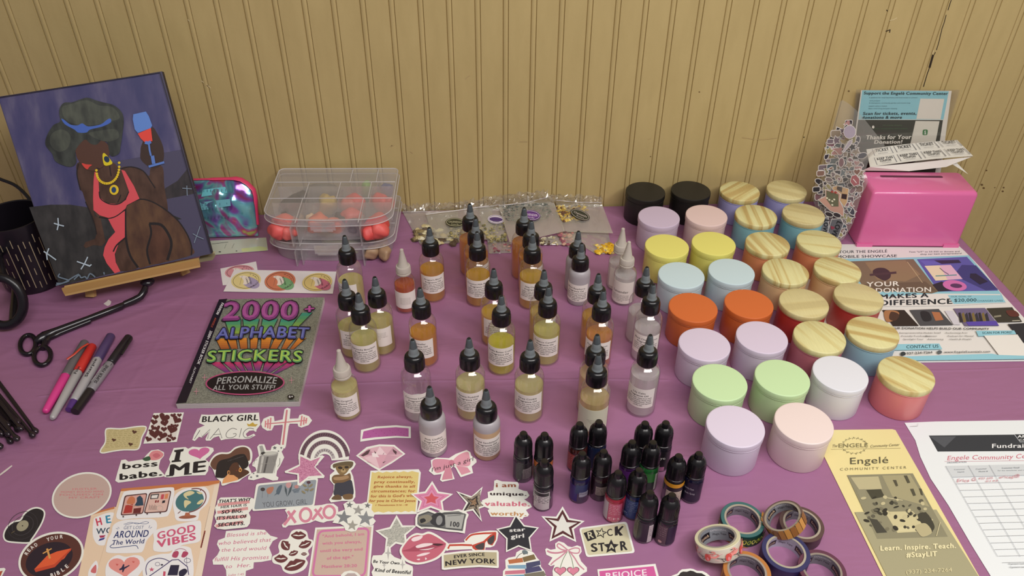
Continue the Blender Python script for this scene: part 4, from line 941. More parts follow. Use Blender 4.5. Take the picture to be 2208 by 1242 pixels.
# ---- strip of round candle labels
def build_labels():
    s = 400/1505.0; T = (370, 560, s)
    for quad, circ, z, lab in (([(395,72),(685,14),(697,80),(690,190),(415,208)], [(552,98,120,54,'#d9929a','#e2a5a0')], .3, 'single round pink watercolour label on white paper, tucked behind the strip of three'),
                         ([(508,80),(1337,96),(1308,276),(420,258)], [(604,168,122,72,'#e3cf8e','#a99ab8'), (880,172,126,78,'#cf7a5a','#7aa878'), (1182,180,122,72,'#e0c67e','#c96f84')], 1.0, 'white strip of three round watercolour labels above the alphabet book')):
        mf = lambda u, v, h: at(u, v, h); A = Art(mf, T, h0=z+.3, step=.04, rough=.5); org = at(T[0]+quad[0][0]*s, T[1]+quad[0][1]*s, 0)
        A.prism([A.P(p) for p in quad], z, z+.3, mat('#e6dedd', .6), mf)
        for cx, cy, rx, ry, c1, c2 in circ:
            A.poly(c1, ell(cx, cy, rx, ry, -6, 36)); A.poly(c2, ell(cx+rx*.3, cy+ry*.25, rx*.62, ry*.6, 20, 20), True); A.poly('#eedfd2', ell(cx-rx*.15, cy-ry*.05, rx*.42, ry*.5, 10, 16)); A.poly(c1, ell(cx-rx*.5, cy+ry*.1, rx*.35, ry*.5, 10, 16))
            A.line('#3a2f35', 2.6, ell(cx, cy, rx*.86, ry*.86, -6, 40), closed=True); A.line('#5d4c50', 1.8, [(cx-rx*.42, cy+ry*.5), (cx-rx*.25, cy-ry*.55)])
            A.text('#2f262b', 'SCENTED', (cx+rx*.12, cy-ry*.42), (cx+rx*.3, cy+ry*.44), 13, 1); A.text('#2f262b', 'CANDLE', (cx-rx*.05, cy-ry*.30), (cx+rx*.1, cy+ry*.42), 12, 1)
            for k in range(9): A.scribble('#4b3c42', (cx + rx*.72*cos(R_(-70+k*16)), cy + ry*.72*sin(R_(-70+k*16))), (cx + rx*.72*cos(R_(-58+k*16)), cy + ry*.72*sin(R_(-58+k*16))), 6, 1, 2.4)
        setp(A.build('candle_label_sheet' , origin=org), lab, 'label sheet')
build_labels()
# ================================================================ organizer boxes and their wax shapes
BOXM = clear_plastic('milky_clear_plastic', (.97, .965, .965), .16, .19, (.86, .82, .84), .8)
EDGEM = clear_plastic('milky_plastic_edge', (.9, .88, .89), .2, .42, (.9, .87, .88), .8)
def build_organizers():
    W2, D = 95, 156; rz = R_(-2.2); org0 = Vector((-208, 978, 0))
    def frame(z0, tilt):
        return Matrix.Translation(org0 + Vector((0, 0, z0))) @ Matrix.Rotation(rz, 4, 'Z') @ Matrix.Rotation(R_(tilt), 4, 'X')
    def outline(ins, fr=46):
        w, y0, y1 = W2-ins, ins+4, D-ins; pts = []
        for i in range(9): a = R_(180 + 90*i/8); pts.append((-w+fr + fr*cos(a), y0+10+fr*.62 + fr*.62*sin(a) + 0))
        pts.append((0, y0+8)) 
        for i in range(9): a = R_(270 + 90*i/8); pts.append((w-fr + fr*cos(a), y0+10+fr*.62 + fr*.62*sin(a)))
        for i in range(4): a = R_(90*i/3); pts.append((w-8 + 8*cos(a), y1-8 + 8*sin(a)))
        for i in range(4): a = R_(90 + 90*i/3); pts.append((-w+8 + 8*cos(a), y1-8 + 8*sin(a)))
        return pts
    for k, (z0, tilt, H, lab) in enumerate(((0, 0, 35, 'lower clear compartment box, nearly empty, under the box of coral wax shapes'), (35.4, 3.6, 41, 'upper clear compartment box full of coral, yellow and black wax shapes'))):
        M = frame(z0, tilt); t = empty('organizer_box', org0 + Vector((0, 0, z0))); setp(t, lab, 'box', 'stacked compartment boxes'); inv = org0 + Vector((0, 0, z0))
        f3 = lambda x, y, z: (M @ Vector((x, y, z)))
        mb = MB(); zb = H - 9
        def wall(ins0, z_0, ins1, z_1, m=BOXM):
            a = outline(ins0); b = outline(ins1); n = len(a)
            P = [f3(x, y, z_0) for x, y in a] + [f3(x, y, z_1) for x, y in b]; mb.add(P, [(i, (i+1) % n, n+(i+1) % n, n+i) for i in range(n)], m)
        wall(8, .8, 5, zb + 2)
        ol = outline(8); mf = lambda u, v, h: f3(u, v, h); mb.flat(ol, .8, BOXM, mf)
        for s_ in (-1, 1): mb.box((s_*50-1, 6, .8), (s_*50+1, 40, zb), BOXM, M)       # sides of the front recess
        mb.box((-49, 30, .8), (49, 31, zb), BOXM, M); mb.build('body', t, inv, 40)
        mb = MB()
        mb.box((-W2+6, 70, 1), (W2-6, 71.2, zb+1), BOXM, M); mb.box((-W2+6, 114, 1), (W2-6, 115.2, zb+1), BOXM, M)
        for x in (-42, 48): mb.box((x, 9, 1), (x+1.2, 70, zb+1), BOXM, M)
        for x in (-40, 8, 55): mb.box((x, 71, 1), (x+1.2, 114, zb+1), BOXM, M)
        for x in (22, 62): mb.box((x, 115, 1), (x+1.2, 150, zb+1), BOXM, M)
        mb.build('dividers', t, inv)
        mb = MB(); wall(2, zb-1, 2, H); wall(0.6, zb-1.2, 2, zb-1); mb.flat(outline(2), H, BOXM, mf)
        rim = mat('#c3bab8', .3)
        o_ = outline(2.2); mb.tube([f3(x, y, H) for x, y in o_], .8, EDGEM, 6, closed=True); mb.tube([f3(x, y, zb-1) for x, y in outline(.8)], .7, EDGEM, 6, closed=True)
        for x0, y0, x1, y1 in ((-W2+4, 71, W2-4, 71), (-W2+4, 115, W2-4, 115), (-42, 9, -42, 70), (48, 9, 48, 70), (-40, 72, -40, 114), (8, 72, 8, 114), (55, 72, 55, 114), (22, 116, 22, 150), (62, 116, 62, 150)):
            mb.tube([f3(x0, y0, H+.1), f3(x1, y1, H+.1)], .7, EDGEM, 5)
        mb.build('lid', t, inv, 40)
        mb = MB(); mb.box((-22, 10.5, zb-6), (14, 12, H-1), BOXM, M); mb.box((-18, 9.5, zb-8), (10, 11, zb-5), BOXM, M); mb.build('latch', t, inv, 40)
        if k == 1:
            items = [(-66,42,15,15,11,'#ec6a5c','coral'),(-72,26,12,11,9,'#e05f5c','coral'),(-58,25,10,10,8,'#e3706a','coral'),(-18,44,15,11,10,'#ea7a5c','coral'),(-32,60,6,6,6,'#e0c4a0','cream'),(6,38,12,9,8,'#e57a66','coral'),(20,56,15,8,7,'#4c464c','black'),(34,42,13,7,7,'#544e58','black'),(30,58,13,13,14,'#dd6a68','pink'),
                     (70,40,15,14,10,'#e2544c','coral'),(74,24,11,10,9,'#e3605a','coral'),(60,22,10,8,8,'#dc5350','coral'),(-66,92,20,10,10,'#241f22','black'),(-52,102,8,12,14,'#2a262d','black'),(-10,88,13,10,11,'#c9ad52','yellow'),(-16,98,9,8,13,'#bfa24a','yellow'),(30,96,15,10,16,'#e04f4e','red'),(20,84,10,8,10,'#e77a70','coral'),(68,96,13,9,18,'#e04a4a','red'),(80,88,7,8,16,'#d94c50','red'),(42,134,8,6,10,'#86b45a','green'),(-30,134,24,9,7,'#6f6a60','grey'),(75,136,9,8,7,'#3c4a8a','blue')]
        else:
            items = [(62,26,11,7,8,'#a98a6c','tan'),(78,24,11,7,9,'#a98a6c','tan'),(70,42,10,10,9,'#9c7f66','tan'),(10,52,26,12,5,'#c6cf9c','pale green')]
        for x, y, sx, sy, sz, c, nm in items:
            sx *= 1.35; sy *= 1.25; sz = min(sz*1.6, (zb-3)/2); mb = MB(); ico((0, 0, 0), sx, sy, sz, mat(c, .5), mb, .02, None, 2, .13); b = f3(x, y, 2 + sz)
            o = mb.build('wax_melt', smooth=50); o.location = b/1000
            seen = build_organizers.__dict__.setdefault('seen', {}); where = 'upper' if k else 'lower'; fr = ('front' if y < 70 else 'middle' if y < 114 else 'back'); lr = ('left' if x < -40 else 'right' if x > 48 else 'central')
            key = (nm, fr, lr, where); seen[key] = seen.get(key, 0) + 1; ex = ('', 'smaller ', 'third, smallest ', 'another ')[seen[key]-1]
            setp(o, '%s%s wax shape in the %s %s compartment of the %s clear box' % (ex, nm, fr, lr, where), 'wax melt', 'wax shapes in the compartment boxes')
build_organizers()

# ================================================================ shiny pink pouch on its card
def build_pouch():
    mf = lambda u, v, h: at(u, v, h); A = Art(mf, h0=.9, step=.04, rough=.25); org = at(510, 540, 0)
    A.prism([(440, 520), (574, 512), (578, 540), (458, 550)], .3, .9, mat('#c9cbb8', .3), mf)
    A.poly('#d4dc9a', [(520,536),(560,531),(576,534),(574,540),(522,543)]); A.line('#3c3e3c', .8, [(456,526),(492,522)]); A.line('#6b6e66', .6, [(484,536),(488,526)]); A.line('#6b6e66', .6, [(500,535),(505,525)])
    A.poly('#2c2c2c', ell(474, 543, 3, 1, 0, 8)); A.poly('#2c2c2c', ell(510, 541, 2, .8, 0, 8))
    setp(A.build('holographic_card', origin=org), 'pale holographic card lying under the shiny pink pouch', 'card')
    m, nt, b = node_mat('iridescent_film')
    tc = nt.nodes.new('ShaderNodeTexCoord'); ns = nt.nodes.new('ShaderNodeTexNoise'); ns.inputs['Scale'].default_value = 16; ns.inputs['Detail'].default_value = 2; ns.inputs['Distortion'].default_value = 1.6
    cr = nt.nodes.new('ShaderNodeValToRGB'); e = cr.color_ramp.elements; e[0].position = .25; e[0].color = (*lin('#a8386a'), 1); e[1].position = .74; e[1].color = (*lin('#e0915a'), 1)
    for p, c in ((.36, '#8a58b8'), (.43, '#6db4c8'), (.49, '#8fd0d4'), (.54, '#b06cb4'), (.60, '#c95a78'), (.66, '#b9c86a')): x = e.new(p); x.color = (*lin(c), 1)
    bp = nt.nodes.new('ShaderNodeBump'); n2 = nt.nodes.new('ShaderNodeTexNoise'); n2.inputs['Scale'].default_value = 40; bp.inputs['Strength'].default_value = .5; bp.inputs['Distance'].default_value = .004
    L = nt.links.new; L(tc.outputs['Object'], ns.inputs['Vector']); L(ns.outputs[0], cr.inputs[0]); L(cr.outputs[0], b.inputs['Base Color']); L(tc.outputs['Object'], n2.inputs['Vector']); L(n2.outputs[0], bp.inputs['Height']); L(bp.outputs[0], b.inputs['Normal'])
    b.inputs['Roughness'].default_value = .16; b.inputs['Metallic'].default_value = .55; b.inputs['Coat Weight'].default_value = .6
    # outline in the photo, standing on its lower edge and leaning back towards the wall
    BL, BR = at(428, 512, 2), at(557, 508, 2); TL, TR = at_y(400, 388, 1105), at_y(545, 385, 1105)
    t = empty('zip_pouch', ((BL+BR)/2).to_3d() * 1.0); o3 = (BL+BR)/2; o3.z = 0; t.location = o3/1000; setp(t, 'shiny iridescent clear pouch with a pink zip edge, between painting and boxes', 'pouch')
    N = 26; V = []; nrm = (TL-BL).cross(BR-BL).normalized(); nrm = -nrm if nrm.y > 0 else nrm
    rnd = random.Random(3)
    def P(a, c, side):
        p = BL*(1-a)*(1-c) + BR*a*(1-c) + TL*(1-a)*c + TR*a*c
        bul = 13*(sin(pi*a)**.5)*(sin(pi*min(1, c*.98+.01))**.6); cr_ = 2.2*sin(a*19+c*7)*sin(c*13-a*5)*(sin(pi*a)*sin(pi*c))
        if a > .75: p = p - (TR-BR)*.20*((a-.75)/.25)**2*c
        return p + nrm*((bul + cr_)*side + (1 if side > 0 else -.5))
    mb = MB()
    for side in (1, -.35):
        G = [P(i/N, j/N, side) for j in range(N+1) for i in range(N+1)]
        mb.add(G, [(j*(N+1)+i, j*(N+1)+i+1, (j+1)*(N+1)+i+1, (j+1)*(N+1)+i) for j in range(N) for i in range(N)], m)
    mb.build('film', t, o3, 45)
    mb = MB(); zp = mat('#e0406c', .4)
    rim = [P(i/12, 1, 1) + Vector((0, 0, 1)) for i in range(13)] + [P(1, 1-j/8, 1) + Vector((1.5, 0, 0)) for j in range(1, 7)]
    mb.tube(rim, [2.5]*5 + [4]*4 + [5.5]*6 + [4]*4, zp, 8, flat=.4); mb.build('zip_edge', t, o3, 50, label='bright pink zip edge')
    A = Art(lambda u, v, h: P(u, v, 1) + nrm*h, h0=1.2, step=.25); ink = '#2f5468'
    A.poly('#6fc3cf', [(.22,.72),(.62,.78),(.60,.88),(.26,.84)]); A.poly('#74b6c4', [(.12,.48),(.66,.56),(.66,.68),(.12,.62)])
    for y in (.80, .57, .50, .34): 
        for x in range(9): A.line(ink, .006, [(.16+x*.055, y), (.165+x*.055, y+.045)]); A.h -= .25
    A.build('printed_film', t, o3)
build_pouch()

# ================================================================ herb baggies against the wall
BAGM = clear_plastic('polythene_bag', (.97, .965, .95), .12, .24, (.80, .77, .69), .9)
BAGZ = clear_plastic('bag_zip_strip', (.85, .82, .80), .2, .55, (.86, .80, .80), 1.0)
def wallp(u, v, h):
    p = at(u, v, h)
    return p if p.y < 1129 else at_y(u, v, 1129 - h*.3)
def baggie(quad, h, lab, herb, hcol, lbl=None, zipl=None, n=150, size=3.2, crinkle=True):
    "quad in photo pixels: the four bag corners, back-left first, clockwise"
    c0 = wallp(quad[3][0], quad[3][1], 0); org = Vector((c0.x, c0.y, 0)); rnd = random.Random(len(lab)*7)
    t = empty('herb_bag', org); setp(t, lab, 'bag', 'clear bags of dried flowers')
    N = 14; mb = MB()
    def q(a, b): return [quad[0][i]*(1-a)*(1-b) + quad[1][i]*a*(1-b) + quad[2][i]*a*b + quad[3][i]*(1-a)*b for i in (0, 1)]
    ph = rnd.uniform(0, 6)
    def S(a, b, k):
        u, v = q(a, b); e = (sin(pi*a)*sin(pi*b))**.5; top = wallp(u, v, h)
        return top + Vector((0, 0, (k*4.5*e + (.9*sin(a*23+ph)*sin(b*17+ph) if crinkle else 0)*e)))
    for k in (1, -.3):
        G = [S(i/N, j/N, k) for j in range(N+1) for i in range(N+1)]
        mb.add(G, [(j*(N+1)+i, j*(N+1)+i+1, (j+1)*(N+1)+i+1, (j+1)*(N+1)+i) for j in range(N) for i in range(N)], BAGM)
    mb.build('film', t, org, 60)
    if zipl:
        mb = MB(); mb.tube([wallp(x, y, h+3.5) for x, y in zipl], 1.3, BAGZ, 8, flat=.5); mb.build('zip_strip', t, org, 60)
    if herb:
        mb = MB(); A = area2(herb); xs = [p[0] for p in herb]; ys = [p[1] for p in herb]; cnt = 0
        def inside(x, y):
            c = False; j = len(herb)-1
            for i in range(len(herb)):
                if (herb[i][1] > y) != (herb[j][1] > y) and x < (herb[j][0]-herb[i][0])*(y-herb[i][1])/(herb[j][1]-herb[i][1]+1e-9) + herb[i][0]: c = not c
                j = i
            return c
        while cnt < n:
            x, y = rnd.uniform(min(xs), max(xs)), rnd.uniform(min(ys), max(ys))
            if not inside(x, y): continue
            cnt += 1; p = wallp(x, y, h + rnd.uniform(.5, 3.5)); s_ = size*rnd.uniform(.5, 1.2)
            st = random.getstate(); random.seed(cnt); ico(p, s_, s_*rnd.uniform(.5, 1), s_*.45, mat(rnd.choice(hcol), .75), mb, .3, None, 0); random.setstate(st)
        o = mb.build('dried_flowers', t, org); o['kind'] = 'stuff'
    if lbl:
        cx, cy, rx, ry, rot, c1, c2, c3, txt = lbl; A = Art(lambda u, v, hh: wallp(u, v, h + 6 + hh), h0=.1, step=.1)
        A.poly(c1, ell(cx, cy, rx, ry, rot, 32)); A.line(c3, .8, ell(cx, cy, rx*.9, ry*.84, rot, 32), closed=True); A.poly(c2, ell(cx, cy, rx*.8, ry*.5, rot, 24))
        r = R_(rot); d = Vector((cos(r), sin(r))); A.text(c3, txt[0], (cx-d.x*rx*.7, cy-d.y*rx*.7+ry*.1), (cx+d.x*rx*.7, cy+d.y*rx*.7+ry*.1), ry*.38, 1); A.text(c3, txt[1], (cx-d.x*rx*.4, cy-d.y*rx*.4+ry*.6), (cx+d.x*rx*.4, cy+d.y*rx*.4+ry*.6), ry*.3, 0)
        A.build('oval_label', t, org, label='oval printed label')
s_ = 500/2208.0; C = lambda *p: [(860+x*s_, 400+y*s_) for x, y in p]
gy, cr_, yl, pk, gr = ['#77786a', '#6b6d66', '#85857a', '#5f625c'], ['#d9cfa6', '#c9b886', '#8c7a52', '#e6dfc4', '#5c4a38'], ['#d8b75a', '#c9a94a', '#e0c878', '#6d4a34', '#b08f3c'], ['#a3606c', '#8f4f5e', '#c8a08c', '#b87c74'], ['#8e8355', '#a39660', '#6f6a46', '#b7a878']
baggie(C((35,250),(560,235),(580,545),(205,565)), 1.5, 'clear bag with large cream petals, leftmost of the herb bags', C((110,440),(230,400),(300,380),(560,520),(540,560),(200,560)), cr_, zipl=C((40,250),(260,245)), n=60, size=7)
baggie(C((840,540),(1060,530),(1070,640),(860,650)), .8, 'flat clear bag with pinkish scraps, lowest of the middle herb bags', C((900,550),(1060,545),(1060,620),(900,630)), pk, n=30, size=3)
baggie(C((1520,440),(1990,430),(2040,650),(1880,655)), 1.0, 'clear bag with bright gold flowers at the right end, behind the cone bottles', C((1870,560),(2040,555),(2045,640),(1890,645)), ['#d9a91c', '#e8c43a', '#b98a18', '#f0d25a'], n=90, size=4)
baggie(C((1500,440),(1760,430),(1640,600),(1560,560)), 1.2, 'clear bag of dried rose pink buds under the grey one', C((1520,450),(1660,450),(1640,590),(1560,550)), pk, n=40, size=5)
baggie(C((760,215),(990,185),(1040,525),(850,555)), 4, 'clear bag of straw-coloured stems with a white and purple oval label', C((830,330),(1000,320),(1030,520),(860,540)), gr, (860+925*s_, 400+322*s_, 18, 9.5, 4, '#e6dce6', '#563a78', '#4a3068', ('Lavender', 'blossom')), zipl=C((700,215),(860,200),(960,180)), n=110, size=3)
baggie(C((255,270),(900,185),(870,515),(330,500)), 7, 'clear bag of pale herbs with a dark green oval label, left of the bottles', C((400,400),(820,330),(860,500),(480,500)), gr, (860+535*s_, 400+350*s_, 20.5, 9.5, 2, '#3e3f2b', '#2f3022', '#c9c3a0', ('CALENDULA', 'herb')), zipl=C((255,272),(560,235),(860,190)), n=130, size=3)
baggie(C((1340,500),(1520,470),(1560,565),(1340,565)), 1.4, 'clear bag edge with small cream buds in front of the grey herb bag', C((1345,505),(1500,480),(1520,560),(1345,560)), cr_, n=50, size=3)
baggie(C((1490,150),(1930,165),(2040,455),(1570,440)), 7, 'clear bag of yellow chamomile with a tilted dark oval label', C((1490,190),(1800,190),(1790,260),(1700,340),(1570,345),(1520,290)), yl, (860+1726*s_, 400+277*s_, 22, 10, 22, '#2e3328', '#3a3c30', '#c6b9b0', ('Chamomile', 'flowers')), zipl=C((1500,140),(1700,158),(1930,162)), n=190, size=3.6)
baggie(C((950,190),(1460,110),(1580,435),(1060,560)), 11, 'clear bag of grey-green lavender buds with a purple oval label, on top of the pile', C((985,195),(1100,175),(1420,170),(1450,230),(1420,320),(1200,340),(1010,330)), gy, (860+1255*s_, 400+283*s_, 21, 11, 6, '#5d2f7c', '#7a4a95', '#e3d4e8', ('LAVENDER', 'buds')), zipl=C((950,190),(1200,165),(1440,105)), n=420, size=2.3)
def crinkles():
    # standing crumpled plastic along the top of the bags
    rnd = random.Random(11); gl = clear_plastic('crumpled_clear_film', (.96, .95, .93), .05, .10, (.85, .82, .78), 1.6)
    for lab, (u0, v0), (u1, v1), hh in (('crumpled clear bag top leaning on the wall, left part', (868, 452), (1010, 444), 14), ('crumpled clear bag top leaning on the wall, glinting middle part', (1000, 446), (1180, 424), 18), ('crumpled clear bag top leaning on the wall, right part', (1180, 426), (1300, 432), 12)):
        n = 34; P = []
        for j in range(5):
            for i in range(n+1):
                u = u0 + (u1-u0)*i/n; v = v0 + (v1-v0)*i/n; p = wallp(u, v, 6); p.y = min(p.y, 1126)
                P.append(Vector((p.x + rnd.uniform(-2, 2), p.y - rnd.uniform(0, 7) + (1 if j else 0), p.z - 2 + j*hh/4*rnd.uniform(.75, 1.15))))
        mb = MB(); mb.add(P, [(j*(n+1)+i, j*(n+1)+i+1, (j+1)*(n+1)+i+1, (j+1)*(n+1)+i) for j in range(4) for i in range(n)], gl)
        o = mb.build('bag_top', origin=P[0]); setp(o, lab, 'bag')
crinkles()

# ================================================================ sign, pink donation box, tickets, bag of stickers
def build_sign():
    y0 = 1112; t = empty('sign_holder', (675, y0, 0)); setp(t, 'clear upright sign holder with a blue and black donation notice, behind the pink box', 'sign'); org = Vector((675, y0, 0))
    p0 = Vector((675, y0, 0)); n = Vector((0, -1, .10)).normalized(); mf = lambda u, v, h: at_plane(u, v, p0, n) + n*h
    ac = clear_plastic('acrylic_sheet', (.97, .96, .95), .06, .02, (.6, .58, .52), .3)
    hold = [(1846, 193), (2069, 194), (1994, 440), (1824, 440)]; T0 = (1680, 180, 460/1587.0)
    mb = MB()
    for h0, h1 in ((-1.6, -.8), (1.0, 1.8)): mb.prism(hold, h0, h1, ac, mf)
    mb.build('acrylic_holder', t, org)
    A = Art(mf, T0, h0=.2, step=.05, rough=.5)
    A.prism([A.P(p) for p in ((610,50),(1283,55),(1160,960),(480,960))], -.3, .2, mat('#e9e6dc', .5), mf)
    bl, bk = '#93cfdb', '#3c3f37'
    A.poly(bl, [(618,50),(1262,57),(1222,268),(588,268)]); A.poly(bk, [(588,270),(1218,272),(1132,850),(510,850)])
    A.poly('#e6e3d8', [(1050,112),(1228,114),(1200,266),(1020,264)]); A.poly('#e2e0d4', [(1014,278),(1192,280),(1160,450),(975,450)])
    A.poly('#3f7d4a', quad_round([(1068,342),(1106,342),(1102,384),(1064,384)], .3)); A.text('#e8efe6', '$', (1078,376), (1092,376), 26, 1)
    dk = '#1e3a40'
    A.text(dk, 'Support the Engel\u00e8 Community Center', (626,80), (1252,84), 20, 2, .2); A.text(dk, 'Scan for tickets, events,', (620,233), (1020,231), 21, 2, .2); A.text(dk, 'donations & more', (612,261), (912,260), 20, 2, .2)
    for y, x0, x1, tx in ((107,668,1028,'A platform for small businesses and local artists to connect'),(130,672,752,'and prosper'),(147,668,975,'A therapeutic community garden and events stop'),(169,664,800,'support venture hosted'),(188,662,876,'Open mind living and peer meeting')):
        A.text('#2c5560', tx, (x0, y), (x1, y), 7, 0)
    A.text('#5f7a58', 'VISIT US ONLINE, INSTAGRAM', (768,313), (912,313), 7); A.text('#4f7a50', 'Venmo, Cashapp Events & Donate Here', (700,337), (955,337), 7)
    A.text('#e8e4d8', 'Thanks for Your', (640,414), (978,410), 30, 2, .2); A.text('#e8e4d8', 'Donation!', (700,446), (914,444), 26, 2, .2); A.poly('#e8e4d8', ell(697,322,9,11,0,14))
    A.build('printed_notice', t, org)
build_sign()
def build_pink():
    H = 97.5; rz = -math.atan2(10, 158); c = Vector((678, 994.5, 0)); t = empty('donation_box', c); setp(t, 'glossy pink donation box with a slot, standing on the showcase flyer', 'donation box')
    M = Matrix.Translation(c) @ Matrix.Rotation(rz, 4, 'Z'); m = mat('#dc6ba0', .22, 0, .5, .25); D = 66; W = 79
    def rr(w, d0, d1, r=5): return rrect(-w, d0, w, d1, r, 3)
    mb = MB(); mf = lambda u, v, h: M @ Vector((u, v, h)); m.node_tree.nodes['Principled BSDF'].inputs['Subsurface Weight'].default_value = .0
    secs = [(W, 0, D, 1.5), (W, 0, D, H-6), (W-1.2, 1.2, D-1.2, H-2.4), (W-4.5, 4.5, D-4.5, H)]
    rings = [[mf(u, v, z) for u, v in rr(w, a, b)] for w, a, b, z in secs]; n = len(rings[0]); P = [p for r in rings for p in r]
    mb.add(P, [(k*n+i, k*n+(i+1) % n, (k+1)*n+(i+1) % n, (k+1)*n+i) for k in range(3) for i in range(n)] + [tuple(range(3*n, 4*n))], m)
    mb.build('body', t, c, 40)
    mb = MB(); mb.prism(rrect(-52, 45, 44, 51, 2.8), H-.2, H+.15, mat('#571c3b', .6), mf); mb.build('coin_slot', t, c, label='dark slot in the lid')
    mb = MB(); mb.box((-60, -.8, 0), (60, 1, 2.2), mat('#6d2b4d', .5), M); mb.build('foot_recess', t, c)
    for xa, xb in ((-W-.4, -55), (55, W+.4)):
        mb = MB(); mb.box((xa, -1.6, 0), (xb, 5, 6), m, M); mb.build('foot', t, c, 40)
    # tickets
    s = 220/1366.0; org = at(1990, 340, 100); org.z = 98
    # top folded strip as a bowed surface
    TLp, TRp, BRp, BLp = at(1868, 322, 116), at(2064, 302, 122), at(2098, 336, 117), at(1876, 360, 107)
    def S(a, b): 
        p = TLp*(1-a)*(1-b) + TRp*a*(1-b) + BRp*a*b + BLp*(1-a)*b; p.z += 2.2*sin(pi*a); return p
    t2 = empty('ticket_strip', Vector((690, 1060, 98))); o2 = Vector((690, 1060, 98)); setp(t2, 'folded strip of white printed raffle tickets lying on the pink box', 'tickets')
    wp = mat('#ded9cf', .6); N = 12; mb = MB()
    for off in (0, -.5):
        G = [S(i/N, j/3) + Vector((0, 0, off)) for j in range(4) for i in range(N+1)]; mb.add(G, [(j*(N+1)+i, j*(N+1)+i+1, (j+1)*(N+1)+i+1, (j+1)*(N+1)+i) for j in range(3) for i in range(N)], wp)
    # under layer and curled tail
    lo = [at(1876, 360, 107), at(1985, 350, 110), at(2050, 343, 112), at(2098, 337, 117)]; l2 = [at(1858, 368, 99), at(1960, 369, 99), at(2040, 360, 101), at(2098, 337, 116)]
    mb.add(lo + l2, [(i, i+1, 5+i, 4+i) for i in range(3)], wp)
    tl = [at(1935, 369, 99), at(2000, 358, 101), at(2050, 352, 104), at(2088, 376, 96)]; t3 = [at(1990, 340, 103), at(2030, 345, 105), at(2062, 350, 104), at(2084, 372, 97)]
    mb.add(tl + t3, [(i, i+1, 5+i, 4+i) for i in range(3)], wp); mb.build('folded_paper', t2, o2)
    A = Art(lambda u, v, h: S(u, v) + Vector((0, -.02*h, h)), h0=.15, step=.06); ik = '#3a383c'
    for k in range(5):
        x0, x1 = -.06 + k*.225, .14 + k*.225
        if k == 4: x0, x1 = .80, .985
        x0 = max(.005, [-.06, .06, .29, .53, .77][k]); x1 = [.03, .26, .5, .74, .98][k]
        if x1 - x0 < .08: continue
        for y0, y1 in ((.04, .42), (.54, .94)): A.line('#8a878a', .006, [(x0, y0), (x1-.01, y0), (x1, y1), (x0+.01, y1)], closed=True)
        A.line('#a09c9c', .004, [(x0, .30), (x1, .28)])
        sv = A.line; f = lambda txt, a, b, y, hh, bd: A.text(ik, txt, (a, y), (b, y), hh, bd)
        f('TICKET', x0+.03, x1-.03, .24, .16, 1); f('KEEP THIS', x0+.02, x1-.02, .70, .12, 1); f('COUPON', x0+.045, x1-.045, .83, .11, 1)
        A.text('#77757a', 'admission', (x0+.05, .37), (x1-.05, .37), .04); A.text('#77757a', 'number', (x0+.06, .91), (x1-.05, .91), .04)
    A.build('printing', t2, o2)
build_pink()
